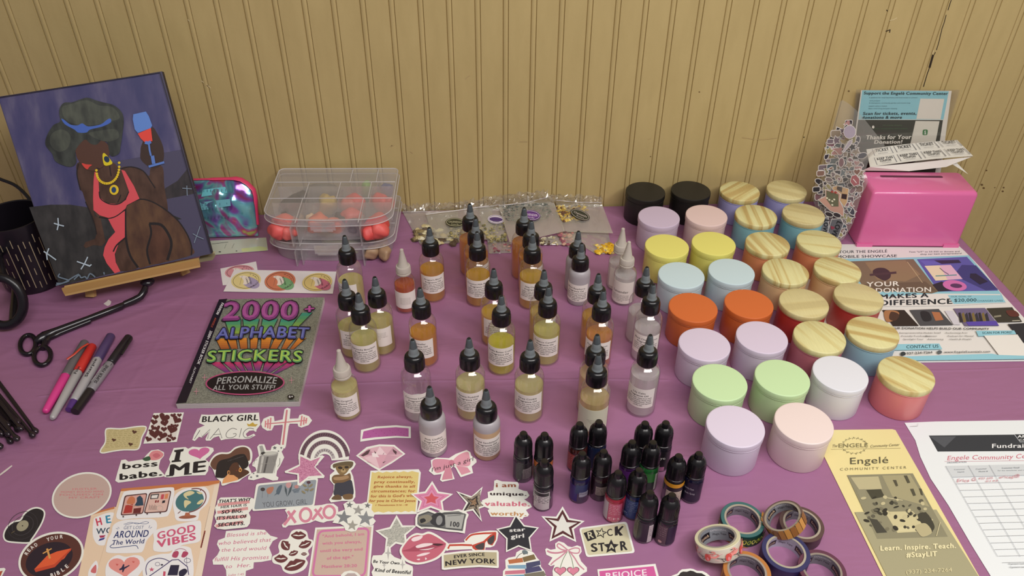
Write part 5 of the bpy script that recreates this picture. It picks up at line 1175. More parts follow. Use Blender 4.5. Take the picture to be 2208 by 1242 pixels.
def build_sticker_bag():
    # a tall poly bag leaning on the pink box
    out = [(1818,216),(1845,236),(1868,262),(1890,290),(1908,314),(1895,318),(1880,326),(1872,350),(1866,372),(1872,392),(1858,420),(1848,452),(1840,480),(1826,505),(1812,520),(1795,510),(1775,480),(1760,450),(1752,425),(1754,405),(1770,360),(1785,310),(1800,260),(1810,225)]
    foot = at(1800, 512, 4); p0 = Vector((foot.x, foot.y, 0)); n = Vector((-.74, -.60, .30)).normalized(); org = Vector((560, 1040, 0))
    p0 = at(1812, 518, 8)
    t = empty('sticker_bag', org); setp(t, 'tall clear plastic bag crammed with white-edged stickers, leaning against the pink box', 'bag')
    def mf(u, v, h):
        p = at_plane(u, v, p0, n); return p + n*h
    cx, cy = 1822, 380
    ou = [Vector(q) for q in spl(out, 2)]
    film = clear_plastic('sticker_bag_film', (.97, .96, .95), .12, .1, (.8, .78, .74), .42); mb = MB(); K = 6; c2 = Vector((cx, cy))
    for side, hh in ((1, 13), (-1, 2)):
        P = []; nn = len(ou)
        for k in range(K+1):
            f = k/K
            for q in ou:
                r = c2 + (q-c2)*(1-f); up_ = hh*(1-(1-f)**2)*(1.0 if r.y > 290 else .35)
                P.append(mf(r.x, r.y, side*up_ + .8*sin(r.x*.31)*cos(r.y*.23)*f))
        mb.add(P, [(k*nn+i, k*nn+(i+1) % nn, (k+1)*nn+(i+1) % nn, (k+1)*nn+i) for k in range(K) for i in range(nn)], film)
    mb.build('film', t, org, 60)
    rnd = random.Random(5); mb = MB(); cols = ['#6b5a62', '#3a3540', '#8a6a60', '#54606a', '#7d6f78', '#9a8a7a', '#b98a8a', '#4c4a58', '#a39a6e', '#85606a', '#2f2c34', '#6f7a80']
    wh = mat('#ddd6d4', .5)
    def inside(x, y, poly):
        c = False; j = len(poly)-1
        for i in range(len(poly)):
            if (poly[i][1] > y) != (poly[j][1] > y) and x < (poly[j][0]-poly[i][0])*(y-poly[i][1])/(poly[j][1]-poly[i][1]+1e-9) + poly[i][0]: c = not c
            j = i
        return c
    ins = [(p[0]*.88+cx*.12, p[1]*.92+cy*.08) for p in out if p[1] > 256] ; ins = [(1800,278),(1832,262),(1850,290),(1862,330),(1860,370),(1862,395),(1850,430),(1838,470),(1822,500),(1808,508),(1785,480),(1768,445),(1764,415),(1776,365),(1790,320)]
    cnt = 0
    while cnt < 250:
        x, y = rnd.uniform(1752, 1880), rnd.uniform(262, 512)
        if not inside(x, y, ins): continue
        a = rnd.uniform(0, 360); k = rnd.choice((0, 1, 2, 3)); r = rnd.uniform(4, 10.5)
        pl = [star(x, y, r, r*.5, a, 1), ell(x, y, r, r*.55, a, 12), heart(x, y, r*1.6, r*1.5, a, 14), quad_round([(x-r, y-r*.6), (x+r, y-r*.7), (x+r*.9, y+r*.6), (x-r, y+r*.7)], .25, 2)][k]
        h = 1 + 9*(cnt/250) ; mb.flat(grow(pl, 1.5), h, wh, mf); mb.flat(pl, h+.02, mat(rnd.choice(cols), .5), mf); cnt += 1
    o = mb.build('jumbled_stickers', t, org); o['kind'] = 'stuff'
    # recognisable ones near the front
    s = 200/1380.0; A = Art(mf, (1740, 350, s), h0=11.5, step=.15)
    def stk(pts, fill, name):
        A.poly('#ded8d4', grow(pts, 9)); A.poly(fill, pts)
    stk([(440,360),(500,345),(665,390),(640,590),(600,650),(540,560),(550,470),(430,390)], '#c9a57e', '')
    for q in ([(500,350),(575,365),(565,440),(490,395)], [(570,460),(645,470),(635,545),(560,530)]): A.poly('#3a2a30', q)
    stk([(225,550),(330,500),(330,400),(420,430),(480,420),(545,470),(530,560),(590,680),(590,790),(480,740),(400,710)], '#c79a8c', ''); A.poly('#6b6a55', [(340,410),(420,440),(520,470),(520,650),(420,650),(340,540)])
    for x, y in ((350,525),(385,550),(430,570),(430,625),(460,545)): A.poly('#e6e0c8', ell(x, y, 17, 13, 20, 10))
    for x, y in ((480,440),(430,430)): A.poly('#a8433c', star(x, y, 28, 12, 10, 1))
    for x, y in ((385,765),(505,775)): stk(ell(x, y, 58, 30, 20, 16), '#3a3238', '')
    stk([(300,820),(370,800),(380,1000),(330,1060),(260,1040)], '#8a868a', ''); stk([(430,840),(560,830),(600,900),(520,1100),(440,1120),(380,1010)], '#6d6a70', '')
    A.text('#2a272c', 'LOVE', (330,830), (290,1040), 60, 2); A.text('#2a272c', 'LOVE', (520,850), (420,1080), 70, 2); A.poly('#9a3f50', heart(440, 965, 60, 60, 20))
    stk([(790,180),(840,240),(840,320),(760,345),(710,280),(730,200)], '#a8686e', ''); A.line('#e8dcdc', 12, [(750,240),(800,300)])
    A.T = (1740, 180, s); stk(ell(700, 720, 85, 92, 10, 24), '#b3a6b8', ''); stk([(600,1010),(690,860),(740,830),(720,900),(610,1020)], '#b3a9b4', '')
    A.build('front_stickers', t, org)
build_sticker_bag()

# ================================================================ papers
def paper_lift(u, v, h): return at(u, v, h)
def build_flyer():
    s = 408/1877.0; T = (1800, 520, s); mf = paper_lift; org = at(2020, 660, 0)
    A = Art(mf, T, h0=.55, step=.035, rough=.55)
    A.prism([A.P(p) for p in ((-350,30),(1215,32),(1290,100),(1370,180),(1475,290),(1620,480),(1740,610),(1877,760),(2080,985),(2010,1190),(700,1206),(-250,1216))], .2, .55, mat('#e3dfdb', .55), mf)
    bl = '#93c9d8'
    A.text('#2d3a40', 'TOUR THE ENGEL\u00c9', (40,120), (522,112), 26, 1); A.text('#2d3a40', 'MOBILE SHOWCASE', (20,168), (618,158), 26, 1)
    A.text('#4f4a58', 'Text "LIT" to 53-555 to donate and', (735,113), (1240,108), 13, 1); A.text('#4f4a58', 'shop our item entrepreneurs!', (848,136), (1262,127), 13, 1)
    A.poly(bl, [(-60,176),(640,165),(1330,140),(1650,520),(1690,600),(1010,560),(200,560)])
    A.poly('#7d6a55', [(150,200),(780,178),(1030,500),(960,520),(300,480),(200,330)]); A.poly('#92795c', [(300,210),(700,190),(850,330),(700,400),(420,380)]); A.poly('#6a5948', [(240,430),(900,400),(1020,500),(420,500)])
    A.poly('#3f2e33', [(380,290),(430,265),(500,270),(550,310),(550,360),(500,390),(440,370),(385,330)], True); A.poly('#4a363a', [(345,325),(610,300),(612,322),(350,345)]); A.line('#c9b08a', 5, [(720,205),(870,412)])
    A.poly('#5f5aa8', [(815,180),(1310,155),(1620,490),(1030,500)]); A.poly('#413d7c', [(1260,235),(1400,240),(1620,480),(1500,490),(1180,340)]); A.poly('#332a4a', [(985,190),(1230,185),(1255,215),(1060,225)]); A.poly('#6a66b8', [(840,190),(990,200),(1060,230),(900,240)])
    A.poly('#e8d6b8', [(890,245),(1150,235),(1268,375),(1000,392)]); A.poly('#e0b4cc', [(1040,240),(1150,235),(1268,375),(1120,384)]); A.line('#4c4a66', 7, [(1040,265),(1080,300),(1130,330)]); A.line('#4a8c90', 9, [(1000,345),(1210,335)])
    A.poly('#2b2342', [(1345,320),(1400,320),(1520,400),(1440,430),(1340,360)]); A.poly('#2a2634', [(970,430),(1060,400),(1280,480),(1030,500)]); A.poly('#d172b0', ell(1190, 440, 120, 52, 8, 28)); A.poly('#5a3560', ell(1205, 442, 60, 22, 5, 16))
    A.text('#ece6dc', 'YOUR', (315,452), (640,444), 46, 1); A.text('#ece6dc', 'DONATION', (400,514), (962,502), 46, 1)
    A.poly('#e3dfdb', [(350,560),(1010,520),(1640,525),(1705,610),(1160,640),(420,650)]); A.text('#1f2a30', 'MAKES A', (440,572), (930,556), 42, 2); A.text('#1f2a30', 'DIFFERENCE', (440,638), (1170,620), 50, 2)
    A.poly(bl, [(1120,535),(1650,535),(1695,606),(1180,624)]); A.text('#33606a', 'OUR GOAL OF', (1150,558), (1358,556), 15); A.text('#1e4650', '$20,000', (1182,602), (1408,598), 30, 1); A.text('#33606a', 'CHANGES LIVES', (1412,600), (1668,597), 15)
    # row of four photos
    ph = [([(470,682),(690,682),(835,840),(580,842)], '#2c2420'), ([(740,682),(1030,672),(1175,832),(850,838)], '#4b4c50'), ([(1175,668),(1490,662),(1632,840),(1290,842)], '#6f6384'), ([(1505,665),(1760,655),(1860,800),(1620,806)], '#3a3630')]
    for q, c in ph: A.poly(c, q)
    A.poly('#a8744e', [(500,690),(600,690),(640,720),(600,780),(520,800),(490,740)], True); A.poly('#4a3228', [(560,700),(640,730),(600,790),(540,770)], True); A.poly('#b0704c', [(960,700),(1040,705),(1080,780),(1000,790)]); A.poly('#23252b', [(850,700),(930,705),(960,780),(880,790)], True); A.poly('#d0ccd4', [(1090,690),(1170,690),(1250,830),(1180,828)])
    for i in range(9):
        x = 1225 + i*33; A.poly(['#2a2730', '#7c6a3c', '#31303c'][i % 3], [(x, 712+(i % 3)*8), (x+22, 706), (x+48, 800), (x+18, 806)]); A.h -= A.step*.9
    A.h += .05; A.poly('#5b48a8', [(1300,800),(1600,790),(1628,836),(1330,838)]); A.line('#c9c2b0', 7, [(1760,790),(1838,786)]); A.line('#8c8674', 18, [(1580,750),(1650,740)]); A.poly('#5e2f2c', [(1700,690),(1790,690),(1830,740),(1740,745)], True)
    A.poly('#2c2c34', [(1715,822),(1890,812),(2000,960),(1877,1010)])
    A.text('#30383e', 'OUR DONATION HELPS BUILD OUR COMMUNITY', (560,872), (1532,880), 20, 1)
    for x0, rows in ((640, ('Entrepreneurship', 'Friendly Fundraisers', 'Spotlight Tour')), (880, ('Mobile Small', 'Business', 'Advertising')), (1100, ('Performing Arts', 'Podcast for Mental', 'Health & Wealth'))):
        for k, r in enumerate(rows): A.text('#5f6266', r, (x0+k*20, 916+k*31), (x0+k*20 + 14.5*len(r), 914+k*32), 13, 0)
    A.poly(bl, [(1400,888),(1780,886),(1800,922),(1425,944)]); A.text('#234a55', 'SCAN FOR MORE!', (1462,920), (1760,914), 20, 1); A.poly('#e9e5df', [(1480,936),(1812,926),(1960,1140),(1640,1146)])
    A.poly(bl, [(560,1022),(1035,1015),(1068,1072),(560,1082)]); A.text('#1f4650', 'CONTACT US', (708,1064), (1030,1056), 30, 1)
    A.poly('#30383e', ell(678,1116,26,20)); A.text('#3d4448', '937-234-7264', (712,1124), (970,1112), 22, 1); A.poly('#5b6266', ell(1040,1100,24,18)); A.text('#54595e', 'www.EngeleEssentials.com', (1085,1108), (1545,1102), 18, 1)
    A.poly(bl, [(600,1146),(1560,1116),(1620,1128),(1990,1140),(1985,1168),(600,1186)])
    setp(A.build('showcase_flyer', origin=org), 'large blue and white showcase flyer with photos, under the pink box and tins', 'flyer')
    # brochure
    s = 438/1591.0; T = (1770, 900, s); org = at(1930, 1060, 0)
    A = Art(mf, T, h0=.8, step=.035, rough=.55); yel = mat('#e6d79a', .55)
    A.prism([A.P(p) for p in ((-75,100),(560,92),(585,100),(1290,1330),(530,1330))], .2, .8, yel, mf)
    ik = '#6f6a52'
    A.line('#9a926c', 2.5, ell(262, 222, 98, 60, 0, 40), closed=True)
    for a in list(range(200, 341, 20)) + list(range(30, 160, 22)): A.line('#8c845f', 4, [(262+85*cos(R_(a)), 222+52*sin(R_(a))), (262+103*cos(R_(a+8)), 222+68*sin(R_(a+8))), (262+88*cos(R_(a+12)), 222+56*sin(R_(a+12)))])
    A.text(ik, 'The', (88,236), (130,232), 22, 0, .3); A.text('#857d58', 'ENGEL\u00c8', (134,236), (372,232), 30, 1); A.text(ik, 'Community Center', (385,236), (615,222), 20, 0, .3); A.line('#9a926c', 2, [(80,250),(625,240)])
    A.text('#55523f', 'Engel\u00e9', (222,366), (535,356), 50, 0); A.text('#857f62', 'COMMUNITY CENTER', (150,416), (680,400), 19, 0, track=.35)
    A.poly('#a49e7e', [(265,742),(905,722),(1290,1330),(560,1330)]); A.poly('#8b866c', [(205,452),(720,438),(995,935),(440,952)])
    A.poly('#b9b08a', [(235,470),(450,462),(480,560),(300,565)]); A.poly('#a39b78', [(480,455),(700,450),(850,700),(560,620)]); A.poly('#454335', [(355,568),(470,562),(500,620),(400,640)]); A.poly('#8f8a70', [(275,565),(345,562),(360,640),(310,640)])
    A.poly('#c9bf94', [(500,740),(720,735),(860,890),(600,905)]); A.poly('#d2c89c', [(590,860),(740,850),(750,890),(600,895)]); rn = random.Random(4)
    for k in range(70):
        f = rn.random(); x = 320 + 560*f + rn.uniform(-20, 20); y = 600 + rn.uniform(0, 150)*(1) + f*60 + (rn.random() > .55)*110
        if not (230 < x < 700 + (y-450)*.5) or x > 205+(y-452)*.47+500: continue
        A.poly(rn.choice(['#3b392f', '#5c594a', '#c2b890', '#77725c', '#2f2d26']), ell(x, y, rn.uniform(10, 26), rn.uniform(7, 18), rn.uniform(-40, 40), 9)); A.h -= A.step*.93
    A.h += .03
    A.poly('#3f3d33', [(760,760),(830,750),(890,850),(860,890),(790,830)], True); A.poly('#b5ab84', [(740,850),(820,830),(870,900),(800,935),(760,900)], True); A.poly('#45433a', [(380,790),(440,800),(520,900),(440,905)], False)
    for q in ([(650,455),(675,455),(700,510),(680,515)], [(565,490),(590,490),(605,535),(590,540)], [(700,560),(725,558),(745,610),(725,615)], [(770,555),(790,560),(800,610),(785,605)]): A.poly('#4f4c3d', q)
    A.line('#d6cca4', 5, [(520,630),(640,650)]); A.line('#cfc59c', 6, [(905,930),(935,820)])
    A.text('#e9e0b4', 'Learn. Inspire. Teach.', (462,1044), (1060,1022), 38, 2); A.text('#e9e0b4', '#StayLIT', (668,1096), (912,1086), 38, 2); A.text('#d9cfa4', '(937) 234-7264', (665,1226), (1030,1206), 30, 0)
    setp(A.build('brochure', origin=org), 'pale yellow folded community centre brochure beside the front pink tin', 'brochure')
    # form
    org = at(2100, 1080, 0); A = Art(mf, T, h0=.7, step=.035, rough=.6)
    A.prism([A.P(p) for p in ((655,42),(900,32),(1750,20),(2500,30),(2900,1600),(1450,1600),(1330,1242),(1180,1000),(1000,690),(860,480),(780,310),(740,180))], .2, .7, mat('#e4e8ea', .55), mf)
    A.poly('#33363c', [(845,142),(1750,132),(1830,262),(915,268)]); A.poly('#4f5258', [(850,148),(1060,148),(968,236)]); A.poly('#2b2e33', [(1515,132),(1760,132),(1800,190),(1560,195)]); A.line('#c9cbd0', 4, [(1515,132),(1560,192),(1800,188)])
    A.text('#e8e8e8', 'AMERICAN', (1540,158), (1800,156), 18, 2); A.text('#e8e8e8', 'CANDLE', (1552,182), (1700,180), 12, 1); A.text('#e6e6e6', 'Fundraiser', (1335,240), (1700,236), 32, 1)
    A.text('#cf7484', 'Engele Community Center', (985,336), (1720,318), 34, 0, .25, wob=3); A.line('#c58a94', 2.5, [(970,345),(1700,338)]); A.text('#8f9399', 'ORGANIZATION', (988,360), (1142,354), 10, 1)
    A.poly('#cdd1d4', [(978,380),(1760,364),(1820,448),(1030,468)]); g = '#a9adb4'
    A.text('#7c8086', 'Customer', (1042,414), (1130,410), 10, 1); A.text('#7c8086', 'Name', (1070,434), (1124,430), 10, 1); A.text('#7c8086', 'Customer', (1212,410), (1300,406), 10, 1); A.text('#7c8086', 'Phone #', (1236,430), (1308,426), 10, 1); A.text('#7c8086', 'Customer Email', (1416,402), (1556,398), 10, 1); A.text('#8a8e94', 'for the newsletter and receipt', (1386,420), (1640,416), 8)
    for k in range(14):
        y = 468 + k*51.5 - (0 if k else 0); x = 1030 + (y-468)*.585; A.line(g, 2.6, [(x, y), (x+900, y-24)])
    for x0, y0 in ((978,380),(1155,376),(1320,372),(1690,366)): A.line(g, 2.6, [(x0, y0), (x0 + (1090-380)*.575, 1090)])
    A.text('#d08490', 'Erica G', (1062,508), (1215,498), 24, 0, .3, wob=3); A.text('#d08490', '937 555', (1235,488), (1350,482), 16, 0, .2, wob=2); A.text('#d08490', '0142', (1290,506), (1390,500), 12, 0, .2); A.text('#d08490', 'ericag@', (1395,480), (1560,466), 20, 0, .2, wob=3)
    for k in range(2): A.text('#9a9ea4', 'Organization leader signature line', (1470+k*10, 1152+k*26), (1700, 1148+k*26), 12, 1)
    A.line('#b5b8bb', 2, [(700,70),(760,66),(762,46)])
    setp(A.build('order_form', origin=org), 'white fundraiser order form with a black heading and red handwriting, bottom right corner', 'form')
build_flyer()

# ================================================================ rolls of decorative tape
def tape(u, v, z, R, ri, hw, nrm, side, face, core, label, art=None, word='Scotch', inner='#77757c'):
    c = at(u, v, z); n = Vector(nrm).normalized(); q = n.to_track_quat('Z', 'Y').to_matrix().to_4x4()
    org = c - n*hw
    t = empty('tape_roll', org); setp(t, label, 'tape roll', 'rolls of decorative tape'); M = q
    sm = mat(side, .45) if isinstance(side, str) else side; fm = mat(face, .5); cm = mat(core, .6); im = mat(inner, .6)
    mb = MB(); mb.lathe([(ri+2, 0), (R-.3, 0), (R, .4), (R, hw-.4)], sm, n=72, mx=M, close=False); mb.lathe([(R, hw-.4), (R-.3, hw), (ri+2, hw)], fm, n=72, mx=M, close=False); mb.build('tape', t, (0, 0, 0), 40)
    mb = MB(); mb.lathe([(ri+2, hw), (ri+2, hw+.15), (ri, hw+.15), (ri, hw-.2)], cm, n=72, mx=M, close=False); mb.lathe([(ri, hw-.2), (ri, 0)], im, n=72, mx=M, close=False); mb.lathe([(ri, 0), (ri+2, 0)], cm, n=72, mx=M, close=False); mb.build('cardboard_core', t, (0, 0, 0), 40, label='grey printed cardboard core')
    # direction pointing away from the viewer, for the printing inside the core
    vi = q.inverted() @ Vector((c.x, c.y, 0)); a0 = math.atan2(vi.y, vi.x)
    A = Art(lambda uu, vv, h: q @ Vector(((ri-h)*cos(a0 - uu/ri), (ri-h)*sin(a0 - uu/ri), vv)), h0=.08, step=.05)
    for k, off in enumerate((-26, 8, 40)):
        A.band('#17131a', off-1, off+13, hw*.3, hw*.74); A.text('#d8b79a', word, (off, hw*.4), (off+12, hw*.4), -3.2, 1)
        A.text('#2f2c34', 'Magic Tape', (off+16, hw*.42), (off+30, hw*.42), -2.2, 0); A.text('#c9c6cc', 'EXPRESSIONS', (off+14, hw*.72), (off+31, hw*.72), -2, 1)
    A.build('core_printing', t, (0, 0, 0))
    if art:
        vf = q.inverted() @ Vector((-c.x, -c.y, 0)); a1 = math.atan2(vf.y, vf.x); A = Art(lambda uu, vv, h: q @ Vector(((R+h)*cos(a1 + uu/R), (R+h)*sin(a1 + uu/R), vv)), h0=.08, step=.04); art(A); A.build('pattern', t, (0, 0, 0), label='printed pattern round the tape')
def flam(A):
    for u, fl in ((-26, 0), (-6, 0), (14, 0), (30, 1)):
        A.poly('#e58f86', [(u+2, 9), (u+7, 11), (u+13, 9.5), (u+9, 6), (u+4, 6)], True); A.poly('#d9534c', [(u-1, 9), (u+2.5, 9.5), (u+4, 6), (u+2, 2.2), (u-1, 2), (u-2.2, 5)], True); A.poly('#e88a8c', ell(u+1, 4.2, 1.3, 2.1, 0, 12))
        A.line('#e58f86', 1.1, [(u+6, 9), (u+9, 12), (u+7, 13), (u+5, 12.3)], True); A.line('#3a333a', .6, [(u+6, 12.6), (u+3.6, 12.9)]); A.line('#3a333a', .55, [(u-10, 6.4), (u-5, 5.4), (u-2, 4.8)]); A.line('#3a333a', .55, [(u-6, 5.6), (u-4, 2.2), (u-2, 4)])
        A.line('#e6b3ae', .5, [(u+8, 4), (u+12, 3.2)]); A.line('#e9c4c0', .6, [(u-8, 10), (u-4, 11)])
def sunf(A):
    for i in range(16):
        u = -34 + i*4.4; A.band('#26402e', u, u+4.4, .6, 14, 2) ; A.poly(['#c9c94a', '#a9b83c', '#d8cf6a'][i % 3], spl([(u, 8+(i % 2)*2), (u+2.6, 11), (u+4, 8), (u+2.6, 4), (u+.5, 5)], 3)); A.poly('#1f2a22', ell(u+4.6, 9+(i % 3), .7, 1.2, 0, 8))
    for k in range(8): A.poly('#c98a54', [(-10+k*2.8, .6), (-7.2+k*2.8, .6), (-7.2+k*2.8, 1+3*sin(pi*(k+1)/8)), (-10+k*2.8, 1+3*sin(pi*k/8))])
def golds(A):
    for i in range(12):
        u = -36 + i*6; A.poly(['#b07a3a', '#c98f48', '#8f5c2c'][i % 3], [(u, .6), (u+5.2, .6), (u+5.6, 14), (u+.6, 14)])
tape(1773, 1228, 15, 22.6, 16.6, 15, (0, 0, 1), '#4a2238', '#5e3347', '#8f8378', 'maroon tape roll at the bottom right, under the edge of the navy roll')
tape(1611, 1231, 15, 22.6, 16.6, 15, (0, 0, 1), '#b06c2e', '#b3743a', '#9a8f84', 'mottled orange tape roll at the bottom, under the flamingo roll', golds)
tape(1729, 1129, 15, 22.0, 16.4, 15, (0, 0, 1), '#4a2a36', '#59423f', '#a39888', 'dark brown tape roll partly under the tilted gold-edged one')
tape(1601.5, 1119, 15, 22.0, 16.4, 15, (0, 0, 1), '#22504e', '#3a6666', '#a39888', 'teal tape roll with a sunflower pattern, behind the flamingo roll', sunf)
tape(1695, 1189, 16, 23.2, 17, 16, (0, 0, 1), '#261f52', '#33325e', '#a89f8e', 'navy tape roll in the middle of the group', inner='#b3aec0')
tape(1687, 1113, 26, 20.5, 16.4, 11, (-.50, .16, .86), '#a3703c', '#6a5550', '#a39888', 'thin tape roll with gold sides, tilted onto the dark brown roll', golds)
tape(1546.5, 1157, 27, 22.0, 16.6, 15, (-.20, .38, .90), '#ddd6c4', '#dcd6b4', '#98918a', 'cream tape roll printed with pink flamingos, tilted on the teal and orange rolls', flam, inner='#7d7f86')
# ================================================================ die-cut stickers on the cloth
T0_, T1_, T2_, T3_, T4_, T5_, T6_ = (0, 860, .30747), (400, 870, .15296), (700, 890, .18116), (180, 1000, .19484), (440, 1020, .17874), (720, 1060, .17210), (1020, 1020, .19022)
WHT = '#ecebe3'
def sticker(lab, T, outline, lv=0, smooth=False, bord=None, base=WHT, name='sticker', group='die-cut stickers on the cloth', cat='sticker', th=.28):
    "outline: cut edge; with bord the outline is that of the print and the white edge is bord drawing units wider"
    z = .35 + lv*.34; mf = lambda u, v, h: at(u, v, h)
    pts = spl(outline, 4) if smooth else outline
    if bord: cut = grow(pts, bord)
    else: cut = pts
    A = Art(mf, T, h0=z + th, step=.022, rough=.42); cx = sum(p[0] for p in pts)/len(pts); cy = sum(p[1] for p in pts)/len(pts)
    c = at(*A.P((cx, cy)), 0); A.org = c
    A.prism([A.P(p) for p in cut], z, z + th, mat(base, .42), mf)
    A.done = lambda: setp(A.build(name, origin=c), lab, cat, group)
    A.pts = pts
    return A
def lips(A, cx, cy, rx, ry, rot, c='#6b3a3e', gap=WHT):
    A.poly(c, lens(cx, cy, rx, ry, rot), True); r = R_(rot)
    q = [(-.75, .0), (-.3, -.12), (0, .02), (.3, -.12), (.75, -.02), (.3, .16), (0, .22), (-.3, .16)]
    A.poly(gap, [(cx + x*rx*cos(r) - y*ry*sin(r), cy + x*rx*sin(r) + y*ry*cos(r)) for x, y in q], True)

# --- left part
A = sticker('cream sticker like an old letter with small brown hearts', T0_, [(735,225),(760,203),(850,205),(960,190),(1020,190),(1028,215),(1000,270),(985,330),(960,360),(870,362),(790,372),(725,384),(700,375),(705,350),(735,300)], smooth=True)
A.poly('#c9b98a', grow(A.pts, -9)); 
for k in range(10): A.scribble('#93834f', (762-k*3, 224+k*13), (985-k*2, 218+k*13), 6, 7, 1.6); A.h -= .02
A.h += .1
for x, y, w_ in ((942,234,34),(798,290,30),(915,320,32)): A.poly('#5a3a30', heart(x, y, w_, w_*.8, 12))
A.done()
A = sticker('white rectangular sticker covered in dark red hearts, above the boss babe one', T0_, [(1078,100),(1290,95),(1240,302),(1005,315)], lv=1)
rn = random.Random(2)
A.poly('#ded6d0', [(1090,112),(1272,108),(1228,290),(1022,300)])
for (x, y, w_, r) in ((1092,130,34,0),(1150,134,58,20),(1215,118,30,-10),(1258,116,26,0),(1238,150,50,30),(1080,165,38,10),(1155,172,44,-10),(1210,190,26,20),(1075,205,34,30),(1105,208,34,-25),(1150,215,34,0),(1205,218,56,15),(1238,190,24,0),(1086,250,60,-5),(1138,258,52,15),(1192,262,26,-20),(1215,280,30,10),(1040,285,36,20),(1180,290,30,30),(1055,225,22,0),(1120,285,24,-10)): A.poly('#5b2f30', heart(x, y, w_*1.32, w_*1.1, r)); A.h -= .02
A.h += .03; A.done()
A = sticker('white sticker reading boss babe with a pink rose', T0_, [(850,430),(880,425),(900,440),(1000,425),(1030,390),(1060,362),(1110,355),(1150,375),(1150,400),(1125,430),(1115,470),(1115,490),(1160,540),(1130,548),(1000,560),(930,575),(830,588),(808,575),(825,510)])
A.poly('#dc8c92', [(1045,400),(1065,370),(1110,362),(1145,385),(1135,410),(1100,428),(1055,428)], True); A.poly('#c9707c', [(1070,395),(1100,380),(1125,398),(1095,415)], True); A.poly('#3f5a44', [(1000,420),(1045,402),(1055,428),(1020,436)], True)
A.text('#242126', 'boss', (850,494), (1108,470), 38, 2, .12); A.text('#242126', 'babe.', (830,570), (1142,535), 42, 2, .12); A.done()
A = sticker('white sticker reading I heart ME in heavy black letters', T0_, [(1218,345),(1300,338),(1320,350),(1350,335),(1400,340),(1455,335),(1495,345),(1500,365),(1475,395),(1440,425),(1460,440),(1475,455),(1462,478),(1460,505),(1440,535),(1300,540),(1190,552),(1152,548),(1160,520),(1180,480),(1195,445),(1185,425)], name='sticker', lv=1)
A.poly('#2a262b', [(1222,360),(1290,350),(1285,368),(1268,372),(1258,428),(1272,432),(1268,440),(1202,446),(1205,434),(1222,430),(1235,375),(1222,372)]); A.poly('#cf6fa2', heart(1398, 384, 150, 82, -8), False)
A.text('#2a262b', 'ME', (1172,540), (1445,508), 74, 2, .2); A.line('#2a262b', 8, [(1165,541),(1215,537)]); A.line('#2a262b', 8, [(1290,530),(1345,525)]); A.done()
A = sticker('pinkish beige oval sticker with faded pink lettering', T0_, ell(573, 676, 216, 155, -19, 48), lv=2)
A.poly('#c4aaa2', ell(573, 676, 203, 143, -19, 48))
for k, (x0, x1, tx) in enumerate(((505,680,'HUSTLER'),(425,730,'MONEY BOUND MIND'),(415,725,'FOCUSED ON'),(480,705,'MY CRAFT'))): A.text('#cf8488', tx, (x0, 640+k*20), (x1, 636+k*20), 13, 1)
A.done()
A = sticker('heart-shaped black vinyl record sticker at the left edge', T0_, [(20,965),(30,920),(60,880),(100,855),(140,845),(165,805),(210,770),(260,758),(305,775),(318,810),(300,870),(260,940),(225,990),(205,1015),(100,1012),(40,1000)], smooth=True)
A.poly('#2b272c', grow(A.pts, -11)); A.line('#4a454c', 3, ell(160, 888, 80, 62, -35, 30), closed=True); A.line('#3f3a41', 3, ell(160, 888, 110, 90, -35, 30), closed=True); A.poly('#a39c84', ell(158, 890, 46, 34, -35, 24)); A.poly('#1a1719', ell(158, 890, 5, 4)); A.line('#7a6a4c', 3, [(80,942),(104,926)]); A.done()
A = sticker('round READ YOUR BIBLE sticker with an orange book, cut by the bottom edge', T0_, ell(358, 1110, 238, 168, -22, 52), lv=1)
A.poly('#5c3632', ell(358, 1110, 222, 153, -22, 52)); A.poly('#2f2430', ell(345, 1125, 172, 112, -22, 40)); A.poly('#e0603c', [(240,1195),(330,1100),(400,1070),(500,1048),(450,1120),(380,1160),(300,1190)]); A.poly('#c24a34', [(240,1195),(380,1160),(500,1048),(498,1062),(385,1180),(250,1215)]); A.line('#d9a05c', 14, [(330,1050),(350,1120)]); A.line('#d9a05c', 8, [(300,1085),(362,1050)])
for ch, x, y, a in (('R',190,1100,62),('E',205,1078,55),('A',225,1058,48),('D',250,1040,40),('Y',330,1000,14),('O',355,990,8),('U',385,984,4),('R',418,978,0)):
    d = Vector((cos(R_(-a)), sin(R_(-a)))); A.text('#e6dfda', ch, (x, y), (x+d.x*22, y+d.y*22), 24, 2)
for ch, x, y, a in (('B',355,1252,12),('I',385,1244,18),('B',402,1236,22),('L',435,1216,32),('E',468,1192,44)):
    d = Vector((cos(R_(-a)), sin(R_(-a)))); A.text('#e6dfda', ch, (x, y), (x+d.x*(10 if ch == 'I' else 22), y+d.y*22*(.5 if ch == 'I' else 1)), 26, 2)
A.done()
A = sticker('small white-edged sticker scrap at the left bottom edge', T0_, [(-30,1190),(30,1185),(40,1195),(15,1242),(-30,1260)]); A.poly('#b5563f', [(-25,1215),(20,1205),(5,1240),(-25,1255)]); A.done()

